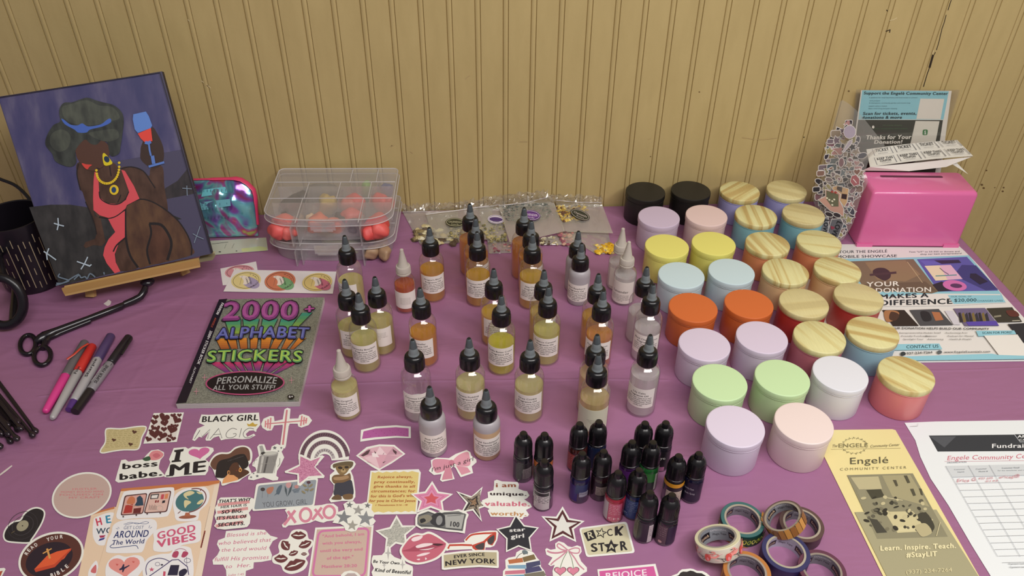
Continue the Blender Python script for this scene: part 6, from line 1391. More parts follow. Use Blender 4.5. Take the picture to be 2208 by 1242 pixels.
# --- two peach sheets of travel stickers
def sheet(lab, q, lv):
    A = Art(lambda u, v, h: at(u, v, h), T3_, h0=.7+lv*.5, step=.03, rough=.5); org = at(*A.P(q[0]), 0); t = empty('sticker_sheet', org); setp(t, lab, 'sticker sheet', 'peach travel sticker sheets')
    z = .3 + lv*.5; A.prism([A.P(p) for p in q], z, z+.35, mat('#e6cbb0', .5), A.mf); A.h = z + .38; return A, t, org
def onsheet(A0, t, org, pts, fn, smooth=True, lab=None):
    A0.h += .012; A = Art(A0.mf, A0.T, h0=A0.h + .02, step=.022, rough=.42); A.poly('#ebe8ea', pts, smooth); fn(A); A.build('die_cut_sticker', t, org, label=lab)
A, t, org = sheet('peach sticker sheet mostly hidden behind the other, lettered HE', [(88,545),(345,475),(420,500),(180,1400),(-90,1400)], 0)
A.poly('#c77a4c', [(88,545),(345,475),(342,498),(250,520),(86,568)]); A.build('backing', t, org)
onsheet(A, t, org, [(110,640),(140,590),(330,540),(360,700),(300,870),(170,900),(105,800)], lambda B: (B.text('#c9455c','H',(143,690),(215,672),82,2), B.text('#3f8fb0','E',(245,660),(310,650),82,2), B.text('#33475c','WO',(140,780),(330,765),62,1,.1), B.poly('#a8345c',[(175,795),(245,790),(225,815),(185,820)]), B.poly('#3a3f8c',[(180,830),(240,815),(225,838),(165,855)])), lab='HELLO WORLD sticker')
onsheet(A, t, org, [(50,1240),(60,1180),(100,1110),(150,1080),(170,1250),(60,1300)], lambda B: B.poly('#cf6f74',[(80,1190),(110,1140),(140,1120),(140,1200),(110,1210)],True))
A, t, org = sheet('peach sheet of travel stickers with a suitcase, globe and GOOD VIBES', [(420,275),(1512,182),(1280,1400),(90,1400)], 1.2)
A.poly('#c77a4c', [(420,275),(1512,182),(1500,215),(1380,240),(1450,240),(1100,262),(1000,300),(880,270),(410,305)]); A.poly('#e9d6c2', [(1450,240),(1505,225),(1300,1300),(1220,1300)]); A.line('#9a8a80', 3, [(1400,470),(1340,730)]); A.line('#8a4038', 16, [(1345,740),(1300,930)]); A.h += .03
for k in range(8): A.line('#5c3030', 14, [(1341-k*5, 765+k*20),(1340-k*5, 772+k*20)]); A.h -= .02
A.build('backing', t, org)
def case(B):
    B.poly('#5b3a3c', quad_round([(455,350),(710,322),(660,555),(408,575)], .12)); B.poly('#d9a9a0', quad_round([(468,362),(697,335),(650,545),(422,562)], .1)); B.poly('#5b3a3c', quad_round([(728,318),(975,295),(925,535),(665,550)], .12)); B.poly('#ddb9ae', quad_round([(740,330),(962,308),(914,523),(680,538)], .1))
    B.poly('#c97a58', [(500,380),(535,360),(570,385),(560,440),(480,440)], True); B.poly('#33485c', [(590,375),(625,350),(655,380),(665,460),(560,470),(590,420)]); B.poly('#b03c38', [(465,460),(550,445),(535,540),(440,550)]); B.poly('#6b2f30', [(555,495),(640,485),(630,545),(540,550)]); B.line('#c9a08c', 6, [(560,445),(545,550)]); B.line('#c9a08c', 6, [(480,450),(655,480)])
    B.poly('#3d3a40', [(745,340),(838,330),(825,385),(738,392)]); B.poly('#e6e0dc', [(755,350),(825,343),(815,378),(750,382)]); B.poly('#c4505a', [(862,340),(895,336),(885,390),(853,392)]); B.poly('#d98a60', [(905,335),(940,330),(930,385),(895,390)])
    for q in ([(795,405),(812,403),(806,430),(790,430)], [(822,403),(835,402),(830,428),(815,428)]): B.poly('#8c2f34', q)
    B.poly('#2b2a34', [(875,408),(905,404),(900,430),(868,436)]); B.line('#c9beb4', 5, ell(845, 490, 36, 28, 0, 18), closed=True)
    for k in range(9): B.line('#8f7f7a', 3, [(730+k*10, 450+(k % 3)*8), (722+k*10, 510)])
    for x, y in ((440,585),(585,568),(705,553),(850,545)): B.poly('#4c3436', ell(x, y, 9, 9, 0, 8))
onsheet(A, t, org, [(365,590),(380,500),(430,350),(480,300),(700,285),(960,260),(1005,290),(990,420),(950,550),(880,590),(560,605),(420,620)], case, lab='open suitcase sticker')
def globe(B):
    B.poly('#9a5c48', ell(1152, 588, 98, 20, -4, 24)); B.poly('#b06a50', [(1130,540),(1172,540),(1185,580),(1115,582)]); B.line('#7a4a4c', 12, ell(1195, 405, 172, 118, -28, 30, -70, 120)); B.poly('#4a777c', ell(1175, 410, 160, 115, -18, 40)); land = '#d9cda0'
    B.poly(land, [(1110,330),(1180,300),(1230,320),(1180,350),(1140,360),(1165,395),(1120,370)], True); B.poly(land, [(1120,405),(1170,410),(1190,430),(1150,460),(1125,490),(1112,450)], True); B.poly(land, [(1270,420),(1310,395),(1330,410),(1290,445),(1255,445)], True); B.poly(land, [(1250,310),(1300,315),(1320,330),(1280,335)], True); B.line('#7a4a4c', 8, [(1290,300),(1308,278)]); B.line('#7a4a4c', 8, [(1045,550),(1075,525)])
onsheet(A, t, org, [(1010,560),(990,450),(1020,340),(1130,275),(1260,262),(1350,260),(1395,340),(1370,440),(1290,520),(1275,590),(1240,630),(1060,635),(1015,600)], globe, lab='globe sticker')
onsheet(A, t, org, [(250,940),(270,840),(310,760),(330,680),(420,630),(560,615),(740,610),(805,640),(810,720),(760,780),(700,850),(660,960),(600,985),(360,990),(260,980)], lambda B: (
    B.line('#5d6a90', 5, [(445,670),(520,650),(600,665),(680,640),(722,650),(680,665),(560,655),(460,680)], True), B.text('#5d6a8c', 'GET LOST', (440,725), (665,720), 34, 0, .25), B.text('#27346b', 'AROUND', (330,822), (715,808), 74, 1, .3), B.text('#27346b', 'The World', (310,898), (672,880), 50, 1, .25), B.line('#3a4a7c', 7, [(330,885),(295,915),(330,930),(480,915),(580,905),(605,940)], True), B.line('#5d6a90', 4, [(360,715),(385,722)]), B.line('#5d6a90', 4, [(380,700),(398,715)]), B.line('#5d6a90', 4, [(735,680),(722,710)]), B.line('#5d6a90', 4, [(758,700),(735,715)])), lab='GET LOST AROUND The World sticker')
onsheet(A, t, org, [(770,930),(780,840),(790,740),(1000,680),(1250,630),(1300,650),(1300,760),(1280,860),(1100,900),(950,970),(800,970)], lambda B: (B.text('#cf5f80', 'GOOD', (812,838), (1245,745), 76, 2, .15), B.text('#cf5f80', 'VIBES', (812,930), (1248,838), 76, 2, .15)), lab='GOOD VIBES sticker')
def hrt(B):
    B.poly('#e2928c', heart(455, 1150, 350, 240, -5)); B.poly('#33304c', [(395,1165),(420,1150),(440,1110),(452,1112),(450,1145),(505,1120),(512,1128),(455,1165),(440,1200),(428,1200),(430,1172),(400,1180)])
    B.poly('#c9605c', heart(372, 1118, 28, 24, 10)); B.poly('#c9605c', heart(552, 1088, 26, 22, 10))
onsheet(A, t, org, [(245,1240),(250,1130),(300,1050),(380,1010),(470,1030),(570,1010),(650,1030),(680,1100),(650,1180),(560,1280),(400,1330),(280,1300)], hrt, lab='pink heart sticker with an aeroplane')
def bits(B):
    B.line('#4c4270', 9, [(700,1230),(690,1160),(720,1090),(800,1050),(880,1050),(950,1080)], True); B.line('#4c4270', 10, [(720,1250),(850,1160),(980,1065),(1050,1060),(1150,1140),(1165,1230)]); B.poly('#2f2b44', [(965,1120),(1062,1120),(1040,1235),(928,1235)]); B.poly('#2f2b44', [(1060,1190),(1120,1160),(1150,1190),(1110,1240),(1060,1240)], True)
    B.poly('#b04a68', [(980,1020),(1000,975),(1040,965),(1055,990),(1035,1035),(1000,1038)], True); B.poly('#b04a68', [(1090,1000),(1110,970),(1150,975),(1158,1000),(1120,1035),(1085,1030)], True); B.line('#b06a84', 6, [(1010,960),(1060,940),(1110,945),(1140,965)], True); B.line('#5c5470', 5, ell(1150, 1070, 36, 24, 0, 16), closed=True); B.line('#5c5470', 4, [(1140,1030),(1145,1140)]); B.poly('#c9607c', star(755, 1170, 32, 13)); B.line('#5c5470', 4, ell(820, 1110, 26, 20, 0, 14), closed=True); B.poly('#2f2b44', ell(868, 1118, 14, 9)); B.poly('#c9506c', [(885,1190),(910,1192),(905,1240),(880,1240)])
onsheet(A, t, org, [(660,1240),(660,1130),(720,1040),(850,1000),(960,990),(1000,940),(1090,910),(1180,930),(1200,990),(1215,1080),(1215,1240),(1150,1340),(700,1340)], bits, lab='beach things sticker')

# --- middle part
A = sticker('white sticker reading BLACK GIRL MAGIC with a gold crown', T1_, [(225,155),(330,160),(680,140),(1035,128),(1045,215),(1055,300),(1000,370),(1000,395),(985,400),(960,380),(900,385),(850,430),(870,470),(965,425),(988,450),(900,495),(800,505),(690,495),(560,505),(500,520),(470,460),(400,480),(350,524),(290,525),(280,500),(330,400),(230,480),(190,470),(130,530),(95,515),(120,440),(165,355),(270,310),(190,275),(195,240)])
A.text('#2b282c', 'BLACK GIRL', (218,262), (1022,235), 78, 2, .18)
for st in ([(125,502),(205,375),(232,470),(345,365),(310,498)], [(345,498),(468,352),(515,492)], [(400,440),(500,432)], [(725,365),(660,350),(600,385),(570,440),(590,480),(650,482),(705,455),(712,425),(670,428)], [(790,350),(758,478)], [(965,360),(900,348),(840,380),(812,430),(835,475),(890,482),(950,455)]): A.line('#5a565a', 7, st, len(st) > 5)
A.poly('#c9a84e', [(865,280),(900,295),(950,263),(975,293),(1022,290),(990,325),(880,320)]); A.done()
A = sticker('white and pink sticker of a cross made as a barbell', T1_, [(1395,85),(1435,60),(1480,75),(1468,215),(1590,210),(1605,165),(1650,148),(1740,180),(1785,240),(1735,305),(1635,340),(1590,325),(1580,285),(1470,285),(1455,320),(1415,600),(1400,635),(1345,620),(1335,590),(1370,340),(1370,300),(1250,310),(1215,380),(1150,385),(1085,345),(1065,290),(1100,215),(1190,175),(1245,180),(1255,250),(1370,225)])
A.line('#cf7f88', 26, [(1430,90),(1372,582)]); A.line('#cf7f88', 15, [(1120,290),(1715,238)])
for a, b in (((1130,242),(1125,335)),((1165,222),(1160,350)),((1203,200),(1190,362)),((1642,172),(1624,315)),((1675,190),(1664,300)),((1708,203),(1696,282))): A.line('#d8868e', 20, [a, b])
A.done()
A = sticker('black and white sticker of a champagne bottle in an ice bucket', T1_, [(1010,610),(1040,575),(1110,575),(1140,660),(1200,660),(1215,605),(1290,568),(1385,610),(1380,645),(1355,680),(1392,760),(1340,870),(1290,950),(1280,1020),(1312,1045),(1300,1082),(1230,1088),(1100,1042),(960,1082),(880,1072),(885,1030),(930,985),(1000,950),(985,900),(940,880),(945,840),(985,790),(1035,740)], lv=1)
A.poly('#8f8c8a', [(1045,740),(1305,715),(1230,985),(1002,982)]); A.poly('#c4c1bc', [(1075,745),(1110,742),(1065,975),(1040,975)]); A.poly('#5c595a', [(1150,738),(1175,735),(1120,975),(1095,975)]); A.poly('#a9a6a4', ell(1180, 712, 130, 34, -5, 28)); A.poly('#c9c8c0', ell(1185, 705, 105, 22, -5, 24)); A.poly('#a4a3a0', [(1040,600),(1085,592),(1120,690),(1065,710)]); A.poly('#3a383a', [(1055,700),(1095,680),(1130,692),(1085,725)])
A.line('#55524f', 5, [(1010,790),(975,805),(960,860)]); A.line('#6a6764', 6, [(1330,770),(1330,850),(1300,890)]); A.line('#87847f', 5, [(1240,780),(1270,850),(1250,980)]); A.line('#a39f98', 5, [(1020,855),(1250,840)])
for x, y, r in ((1258,625,34),(1350,625,20),(1310,672,16),(925,1038,20),(1012,1022,26),(960,985,16)): A.poly('#66666c', star(x, y, r, r*.42))
A.done()
A = sticker('sticker of a black woman with curly hair in a brown hat and orange top', T1_, [(330,850),(390,740),(480,690),(610,685),(700,615),(810,592),(900,620),(942,700),(930,820),(890,870),(905,920),(930,985),(880,1010),(800,1060),(740,1105),(640,1120),(520,1160),(495,1100),(430,1040),(385,930)], lv=3, smooth=True)
A.poly('#6b4a3e', [(350,855),(400,765),(490,715),(615,708),(705,640),(810,612),(885,640),(910,720),(895,810),(760,780),(560,860),(440,930),(385,920)], True); A.poly('#573a2f', [(590,940),(620,860),(680,825),(740,840),(770,900),(830,925),(890,955),(885,990),(760,1065),(700,1080),(640,1030),(595,990)], True); A.poly('#2f292b', [(425,1035),(428,950),(450,850),(500,800),(610,772),(720,725),(820,712),(862,760),(890,850),(862,905),(800,925),(765,880),(725,832),(665,845),(622,905),(598,990),(545,1048),(480,1050)], True)
A.poly('#e2a06c', [(515,1130),(530,1070),(590,1005),(680,1010),(745,1055),(735,1080),(620,1110)]); A.poly('#dc9858', [(750,940),(770,900),(795,930),(780,965),(755,960)], True); A.poly('#573a2f', ell(772, 938, 12, 14)); A.poly('#dc9858', ell(608, 975, 20, 32, 0, 14)); A.poly('#573a2f', ell(610, 975, 12, 22, 0, 14)); A.poly('#7c3f38', [(700,945),(735,935),(725,955)])
A.text('#6f6a6c', 'I am confident', (598,818), (820,745), 12, 0, .2); A.done()
X = lambda pts: pts
A = sticker('mauve rainbow sticker with small lettering in its arcs', (0, 0, 1), ell(700, 990, 57, 63, 0, 30, 180, 342) + [(752,991),(715,993)] + ell(700, 990, 14, 11, 0, 8, 350, 190) + [(686,1003),(652,1003)], lv=1)
for r, wd, c in ((50, 9, '#6d5260'), (35, 8.5, '#7d6570'), (19.5, 7, '#b3a9ac')):
    A.line(c, wd, ell(700, 992, r, r*1.1, 0, 26, 182, 352))
rn = random.Random(8)
for r, n in ((50, 26), (35, 18), (19.5, 10)):
    for k in range(n):
        a = R_(192 + 150*k/n); A.line('#33262e', 1.0, [(700 + (r-2)*cos(a), 992 + (r-2)*1.1*sin(a)), (700 + (r+2.2)*cos(a+.05), 992 + (r+2.2)*1.1*sin(a+.05))]); A.h -= .022
A.h += .03; A.done()
def glit(seed, c1, c2):
    m, nt, b = node_mat('glitter_print'); tc = nt.nodes.new('ShaderNodeTexCoord'); vo = nt.nodes.new('ShaderNodeTexVoronoi'); vo.inputs['Scale'].default_value = 1100; sp = nt.nodes.new('ShaderNodeSeparateColor'); cr = nt.nodes.new('ShaderNodeValToRGB')
    cr.color_ramp.elements[0].color = (*lin(c1), 1); cr.color_ramp.elements[1].color = (*lin(c2), 1); L = nt.links.new; L(tc.outputs['Object'], vo.inputs[0]); L(vo.outputs['Color'], sp.inputs[0]); L(sp.outputs[0], cr.inputs[0]); L(cr.outputs[0], b.inputs['Base Color']); b.inputs['Roughness'].default_value = .4; return m
A = sticker('pink glitter star sticker over the corner of the rainbow one', T1_, [(1590,715),(1640,720),(1775,790),(1925,728),(1960,748),(1832,895),(1962,1020),(1950,1052),(1730,1055),(1620,1163),(1578,1150),(1575,1005),(1405,978),(1398,955),(1600,860)], lv=3)
A.poly(glit(0, '#b0688c', '#dc9cba'), [(1618,745),(1765,810),(1905,755),(1815,895),(1925,1015),(1735,1025),(1605,1125),(1598,985),(1440,965),(1612,880)]); A.done()
A = sticker('grey-blue YOU GROW, GIRL sticker with a row of drawn flowers', T4_, quad_round([(630,130),(1378,55),(1330,405),(578,460)], .09), lv=2)
A.poly('#959ca4', quad_round([(655,150),(1358,78),(1312,385),(602,440)], .09)); A.text('#5d6068', 'YOU GROW, GIRL', (708,415), (1246,375), 62, 0, 0)
A.poly('#4a4246', ell(708, 197, 28, 22)); A.line('#6d7076', 4, [(706,220),(700,300)]); A.poly('#b57a64', [(752,200),(780,175),(835,165),(835,205),(800,250),(765,245)], True); A.line('#6d7076', 4, [(770,250),(768,290)])
A.poly('#5c6a78', [(870,225),(900,160),(940,145),(930,200),(900,260)], True); A.poly('#4f5a62', [(972,150),(1000,200),(1000,285),(975,215)]); A.poly('#4f5a62', [(1070,120),(1030,190),(1005,285),(1050,220)]); A.poly('#c9989a', [(985,140),(1010,115),(1050,120),(1045,165),(1010,180)], True)
for k in range(4): A.line('#5c6a78', 6, [(1060+k*8, 205+k*10),(1160-k*6, 185+k*14)]); A.line('#5c6a78', 5, [(850+k*14, 270-k*8),(880+k*14, 235-k*8)])
A.poly('#c08a88', ell(1115, 165, 26, 22)); A.poly('#5a3f4c', ell(1262, 112, 24, 17)); A.line('#6a6450', 4, [(1260,130),(1250,230)])
for x, y, r in ((1215,150,30),(1290,150,-40),(1300,200,-30),(1200,230,35),(1240,200,0)): A.poly('#8f8468', ell(x, y, 28, 12, r, 12))
A.done()
A = sticker('pink and white XOXO sticker tucked under the YOU GROW, GIRL one', T4_, [(975,450),(1000,425),(1250,400),(1420,385),(1480,370),(1560,368),(1615,410),(1622,500),(1590,570),(1480,582),(1440,600),(1400,592),(1340,572),(1280,600),(1150,622),(1080,630),(1020,632),(985,658),(950,655),(938,625),(1000,560),(1010,510)], lv=1, smooth=False)
pk = '#d6899f'
A.line(pk, 34, [(1010,460),(1105,600)]); A.line(pk, 34, [(1100,450),(965,628)]); A.line(pk, 32, ell(1225, 505, 66, 78, 10, 28), closed=True); A.line(pk, 32, [(1335,435),(1435,552)]); A.line(pk, 32, [(1420,415),(1305,565)]); A.line(pk, 32, ell(1510, 470, 66, 72, 10, 28), closed=True); A.done()
A = sticker("white sticker reading THAT'S WHY HER HAIR IS SO BIG on pink strokes", T4_, [(165,330),(200,295),(400,290),(560,292),(600,310),(605,400),(580,430),(560,455),(540,480),(562,530),(552,610),(520,650),(480,658),(250,682),(160,672),(120,640),(150,590),(125,520),(145,480),(130,420),(155,380)], lv=4)
for (a, b, w_) in (((165,385),(550,345),36),((160,475),(530,425),36),((155,550),(510,520),36),((140,640),(470,590),36)): A.line('#d99b9c', w_, [a, b])
ik = '#26222a'
A.text(ik, "THAT'S WHY", (170,362), (562,335), 38, 2, .3); A.text(ik, 'HER HAIR IS', (195,428), (515,398), 30, 1, .25); A.text(ik, 'SO BIG.', (205,492), (470,472), 40, 2, .3); A.text(ik, "IT'S FULL OF", (145,565), (512,540), 38, 2, .3); A.text(ik, 'SECRETS.', (160,645), (492,625), 40, 2, .3); A.done()
A = sticker('white sticker with pink script beginning Blessed is she', T4_, [(265,700),(400,690),(540,675),(730,685),(800,755),(885,778),(888,788),(830,820),(785,900),(820,990),(810,1050),(690,1072),(600,1078),(595,1150),(505,1180),(500,1250),(270,1260),(265,1170),(230,1105),(110,1105),(102,1050),(160,990),(190,930),(155,860),(170,810),(250,780)], smooth=False)
pc = '#cc6f90'
for tx, p0, p1, h in (('Blessed is she',(268,772),(752,740),44),('who believed that',(168,870),(805,825),46),('the Lord would',(205,950),(750,925),44),('fulfill His promises',(122,1065),(780,1035),48),('to  Her.',(255,1150),(565,1130),44),('Luke 1:45',(290,1242),(480,1232),26)): A.text(pc, tx, p0, p1, h, 0, .35)
A.done()
A = sticker('white sticker with six dark red lip prints', T4_, [(1050,710),(1100,682),(1180,680),(1240,710),(1262,790),(1312,812),(1305,880),(1255,935),(1268,985),(1230,1030),(1252,1085),(1200,1170),(1060,1218),(960,1185),(925,1115),(835,1085),(825,1010),(905,960),(895,880),(930,810),(1010,790)], smooth=True)
for a_ in ((1140,750,92,50,0),(985,872,68,56,55),(1218,858,82,46,-22),(1078,965,60,32,-20),(1206,975,36,20,0),(928,1030,82,50,0),(1095,1105,135,66,-20)): lips(A, *a_)
A.done()
A = sticker('square beige bible verse sticker with a pink rounded border', T4_, [(1342,658),(2046,628),(1990,1300),(1245,1310)], lv=0)
A.poly('#cbb1a4', [(1362,680),(2020,648),(1965,1290),(1268,1300)]); A.line('#cf78a8', 26, quad_round([(1385,700),(1990,665),(1940,1240),(1305,1245)], .12), closed=True)
pc = '#cf7f98'
for tx, p0, p1 in (('"And behold, I am',(1425,780),(1935,750)),('with you always,',(1425,865),(1900,842)),('until the very end',(1398,955),(1915,932)),('of the age."',(1478,1045),(1805,1025)),('Matthew 28:20',(1415,1145),(1845,1132))): A.text(pc, tx, p0, p1, 34, 2, .05)
A.done()
A = sticker('white sticker with six silver stars', T4_, [(1680,375),(1740,340),(1805,340),(1830,370),(1900,370),(1950,348),(2030,375),(2018,440),(2062,490),(2040,540),(2072,580),(2040,622),(1945,652),(1880,628),(1830,702),(1770,708),(1705,690),(1688,640),(1640,612),(1548,600),(1590,540),(1618,470),(1700,440)], lv=3)
for x, y, r, c in ((1755,385,46,'#76777a'),(1972,392,42,'#76777a'),(1858,448,72,'#a09d9a'),(1685,535,100,'#828488'),(1948,548,106,'#8a8c90'),(1788,632,74,'#a3a098')): A.poly(c, star(x, y, r, r*.42, 6, .92))
A.done()
A = sticker('sticker of a toy bear in dark jeans with its arms folded', T2_, [(100,600),(160,578),(300,562),(350,575),(372,610),(345,660),(312,690),(340,760),(352,830),(366,940),(366,1000),(335,1050),(200,1050),(75,1068),(52,1035),(90,980),(105,940),(110,860),(60,800),(62,740),(120,690),(70,660),(72,625)], lv=2)
A.poly('#6a5c48', [(95,630),(120,605),(240,580),(330,582),(340,615),(320,650),(280,670),(260,650),(150,645),(110,660)], True); A.poly('#8a7250', [(140,640),(290,630),(280,690),(235,735),(190,740),(150,700)], True); A.poly('#3a3230', ell(185, 655, 28, 16, 10)); A.poly('#3a3230', ell(262, 648, 26, 15, 0)); A.poly('#b59a70', ell(222, 690, 30, 22)); A.poly('#1d1818', ell(222, 678, 10, 7))
A.poly('#7a5f45', [(85,780),(110,745),(170,735),(250,740),(300,720),(310,800),(250,840),(150,850),(100,830)], True); A.poly('#a88866', [(110,770),(200,760),(270,745),(285,775),(210,800),(120,800)], True); A.poly('#41424e', [(130,840),(220,830),(310,800),(335,860),(345,960),(300,990),(120,985),(115,900)], True); A.poly('#6b5440', [(85,1030),(110,990),(160,975),(200,1000),(190,1035)], True); A.poly('#7a5f45', [(215,985),(280,965),(335,975),(325,1025),(240,1030)], True); A.done()
A = sticker('small pink patterned strip sticker like a bandage', T2_, [(432,205),(600,165),(850,148),(1025,165),(1026,302),(850,297),(600,318),(424,345)])
A.poly('#b35f9e', [(462,222),(605,188),(850,172),(1000,185),(1000,285),(850,275),(600,292),(445,312)])
for k in range(16): A.poly('#94407c', ell(480+k*33, 225+(k % 3)*28-(k*1.5), 5, 5, 0, 6)); A.h -= .02
A.h += .03; A.done()
A = sticker('pale pink cut-gem diamond sticker, left of the frosted bottles', T2_, [(372,512),(500,408),(650,376),(830,382),(962,490),(800,602),(680,668),(650,692),(560,642)])
A.poly('#dcb0bc', [(400,512),(520,428),(650,398),(820,402),(935,492),(800,580),(655,665),(560,615)]); rn = random.Random(3)
for q, c in (([(520,430),(600,500),(400,512)],'#c492a4'),([(600,500),(655,400),(740,500)],'#eccfd6'),([(740,500),(820,402),(935,492)],'#c99aaa'),([(600,500),(740,500),(655,665)],'#d9a4b4'),([(470,535),(600,500),(655,665)],'#e6c3cc'),([(740,500),(870,520),(655,665)],'#cf9fb0'),([(560,480),(610,470),(650,530),(570,525)],'#f0e0e2')): A.poly(c, q)
for q in ([(430,510),(500,455),(545,435),(520,490),(460,520)], [(690,505),(710,470),(705,490)], [(810,430),(860,465),(850,500),(815,460)], [(500,580),(560,600),(520,590)], [(690,590),(730,575),(700,600)], [(590,450),(615,480),(600,485)]): A.poly('#5a4048', q)
A.done()
A = sticker('yellow scalloped bible verse sticker beginning Rejoice always', T2_, [(545,690),(1120,672),(1145,712),(1096,1205),(590,1212),(480,1205),(505,1040)], lv=1)
sc = [(562,705),(600,715),(640,700),(690,715),(735,700),(790,712),(840,697),(890,710),(940,695),(990,708),(1040,693),(1090,705),(1122,712),(1080,1180),(1040,1168),(1000,1182),(960,1170),(910,1185),(860,1172),(810,1186),(760,1174),(700,1190),(640,1176),(580,1190),(505,1180)]
A.poly('#dfca84', sc); pc = '#b0683c'
for tx, p0, p1, h in (('Rejoice always,',(625,780),(1045,775),30),('pray continually,',(585,838),(1075,835),30),('give thanks in all',(580,890),(1075,890),30),("circumstances; for",(550,948),(1075,945),30),("for this is God's will",(545,1008),(1060,1000),30),('for you in Christ Jesus',(528,1062),(1080,1060),30),('1 Thessalonians 5:16 - 18',(600,1108),(985,1105),17)): A.text(pc, tx, p0, p1, h, 2, .22)
A.done()
A = sticker("pink bow sticker with I'm just a girl in black script", T2_, [(1262,565),(1330,533),(1480,540),(1560,490),(1690,443),(1735,470),(1745,510),(1805,555),(1808,590),(1750,640),(1768,718),(1620,768),(1590,720),(1560,660),(1530,635),(1505,665),(1548,790),(1400,822),(1372,800),(1392,730),(1300,742),(1238,692),(1272,640)], lv=1)
A.poly('#d491a2', [(1285,575),(1340,550),(1480,560),(1500,600),(1480,660),(1400,700),(1330,715),(1290,660)], True); A.poly('#dc9cac', [(1530,570),(1600,500),(1700,465),(1725,520),(1735,610),(1680,640),(1570,620)], True); A.poly('#d08a9c', [(1430,690),(1500,640),(1515,700),(1525,785),(1395,800),(1410,740)]); A.poly('#d995a6', [(1560,625),(1640,640),(1700,650),(1740,705),(1630,740),(1600,690)]); A.poly('#c67c90', ell(1510, 595, 34, 36, 0, 16))
A.text('#2c262c', "I'm just a girl", (1268,705), (1775,570), 44, 0, .35, wob=3); A.done()
def starst(lab, T, tips, lv, fill, border=16, ratio=.45):
    cx = sum(p[0] for p in tips)/5; cy = sum(p[1] for p in tips)/5; o = []
    for i in range(5):
        a, b = tips[i], tips[(i+1) % 5]; m_ = ((a[0]+b[0])/2, (a[1]+b[1])/2); o += [a, (cx + (m_[0]-cx)*ratio/.81*1.0, cy + (m_[1]-cy)*ratio/.81*1.0)]
    A = sticker(lab, T, grow(o, 2), lv); A.poly(fill, grow(o, -border)); A.c = (cx, cy); A.o = o; return A
A = starst('pink star sticker with a small red star in its middle', T2_, [(1280,815),(1527,968),(1420,1185),(1098,1188),(1025,965)], 3, '#d98aad', 20, .52)
A.poly('#c9709a', [(A.c[0]+(x-A.c[0])*.62, A.c[1]+(y-A.c[1])*.62) for x, y in A.o]); A.poly('#dc92b4', [(A.c[0]+(x-A.c[0])*.55, A.c[1]+(y-A.c[1])*.55) for x, y in A.o]); A.poly('#cf5c66', [(A.c[0]+(x-A.c[0])*.36, A.c[1]+(y-A.c[1])*.36) for x, y in A.o]); A.done()
A = starst('black and bronze glitter star sticker beside the i am unique one', T2_, [(1880,880),(1925,1110),(1872,1295),(1625,1190),(1568,935)], 2, '#3a3638', 20, .40)
A.c = (1770, 1065); A.o = [(1855,930),(1850,1040),(1880,1110),(1830,1120),(1850,1230),(1790,1140),(1680,1160),(1735,1080),(1630,985),(1740,1010)]; A.pts = A.o
A.poly(glit(1, '#6a6258', '#b3a494'), A.o); A.poly('#3a3434', [(A.c[0]+(x-A.c[0])*.6, A.c[1]+(y-A.c[1])*.6) for x, y in A.o]); A.poly(glit(2, '#7a5c48', '#a98c70'), [(A.c[0]+(x-A.c[0])*.38, A.c[1]+(y-A.c[1])*.38) for x, y in A.o]); A.done()
A = sticker('white sticker reading i am unique. valuable. worthy.', T6_, [(240,88),(270,75),(330,95),(505,102),(520,130),(515,178),(570,200),(612,205),(640,255),(610,288),(580,298),(650,345),(668,385),(620,408),(600,420),(635,470),(620,492),(575,500),(560,525),(520,515),(480,500),(200,495),(165,425),(185,405),(110,375),(100,310),(170,280),(165,215),(230,195),(238,140)], lv=1)
A.text('#9c5a44', 'i am', (250,160), (492,158), 46, 2); A.text('#33262c', 'unique.', (185,250), (612,258), 38, 2); A.text('#cf7588', 'valuable.', (130,370), (648,376), 50, 2); A.text('#c49468', 'worthy.', (195,478), (610,485), 44, 2); A.done()
A = starst('black star sticker reading star girl', T6_, [(485,470),(745,618),(665,885),(375,895),(265,635)], 3, '#2f3038', 14, .56)
A.text('#e0dedb', 'star', (408,668), (592,655), 38, 2); A.text('#e0dedb', 'girl', (428,742), (585,730), 44, 2); A.done()
A = starst('white star sticker with a dark red star outline', T6_, [(1015,380),(1262,545),(1168,780),(868,775),(776,490)], 0, '#582f34', 20, .50)
A.poly('#e4e1da', grow(A.o, -50)); A.done()
A = sticker('cream ROCK STAR sticker in black cut-out lettering', T6_, quad_round([(1200,622),(1742,548),(1838,905),(1285,955)], .1), lv=0)
A.poly('#cfc8a8', quad_round([(1222,636),(1725,570),(1812,888),(1300,932)], .1)); k_ = '#2b292b'
A.poly(k_, [(1252,680),(1360,640),(1400,740),(1300,775)]); A.text('#cfc8a8', 'R', (1300,748), (1372,732), 74, 1); A.line(k_, 12, star(1452, 680, 62, 26, 10, .9), closed=True); A.text(k_, 'C', (1520,718), (1590,708), 78, 1); A.poly(k_, [(1605,610),(1640,600),(1645,640),(1690,598),(1708,606),(1660,660),(1700,705),(1665,712),(1640,680),(1640,705),(1608,710)])
A.text(k_, 'S', (1335,895), (1418,885), 92, 2); A.text(k_, 'T', (1425,890), (1500,880), 92, 2); A.poly(k_, star(1566, 835, 92, 44, 0, .92)); A.text('#cfc8a8', 'A', (1540,862), (1598,858), 52, 2); A.text(k_, 'R', (1665,878), (1750,868), 100, 2); A.done()
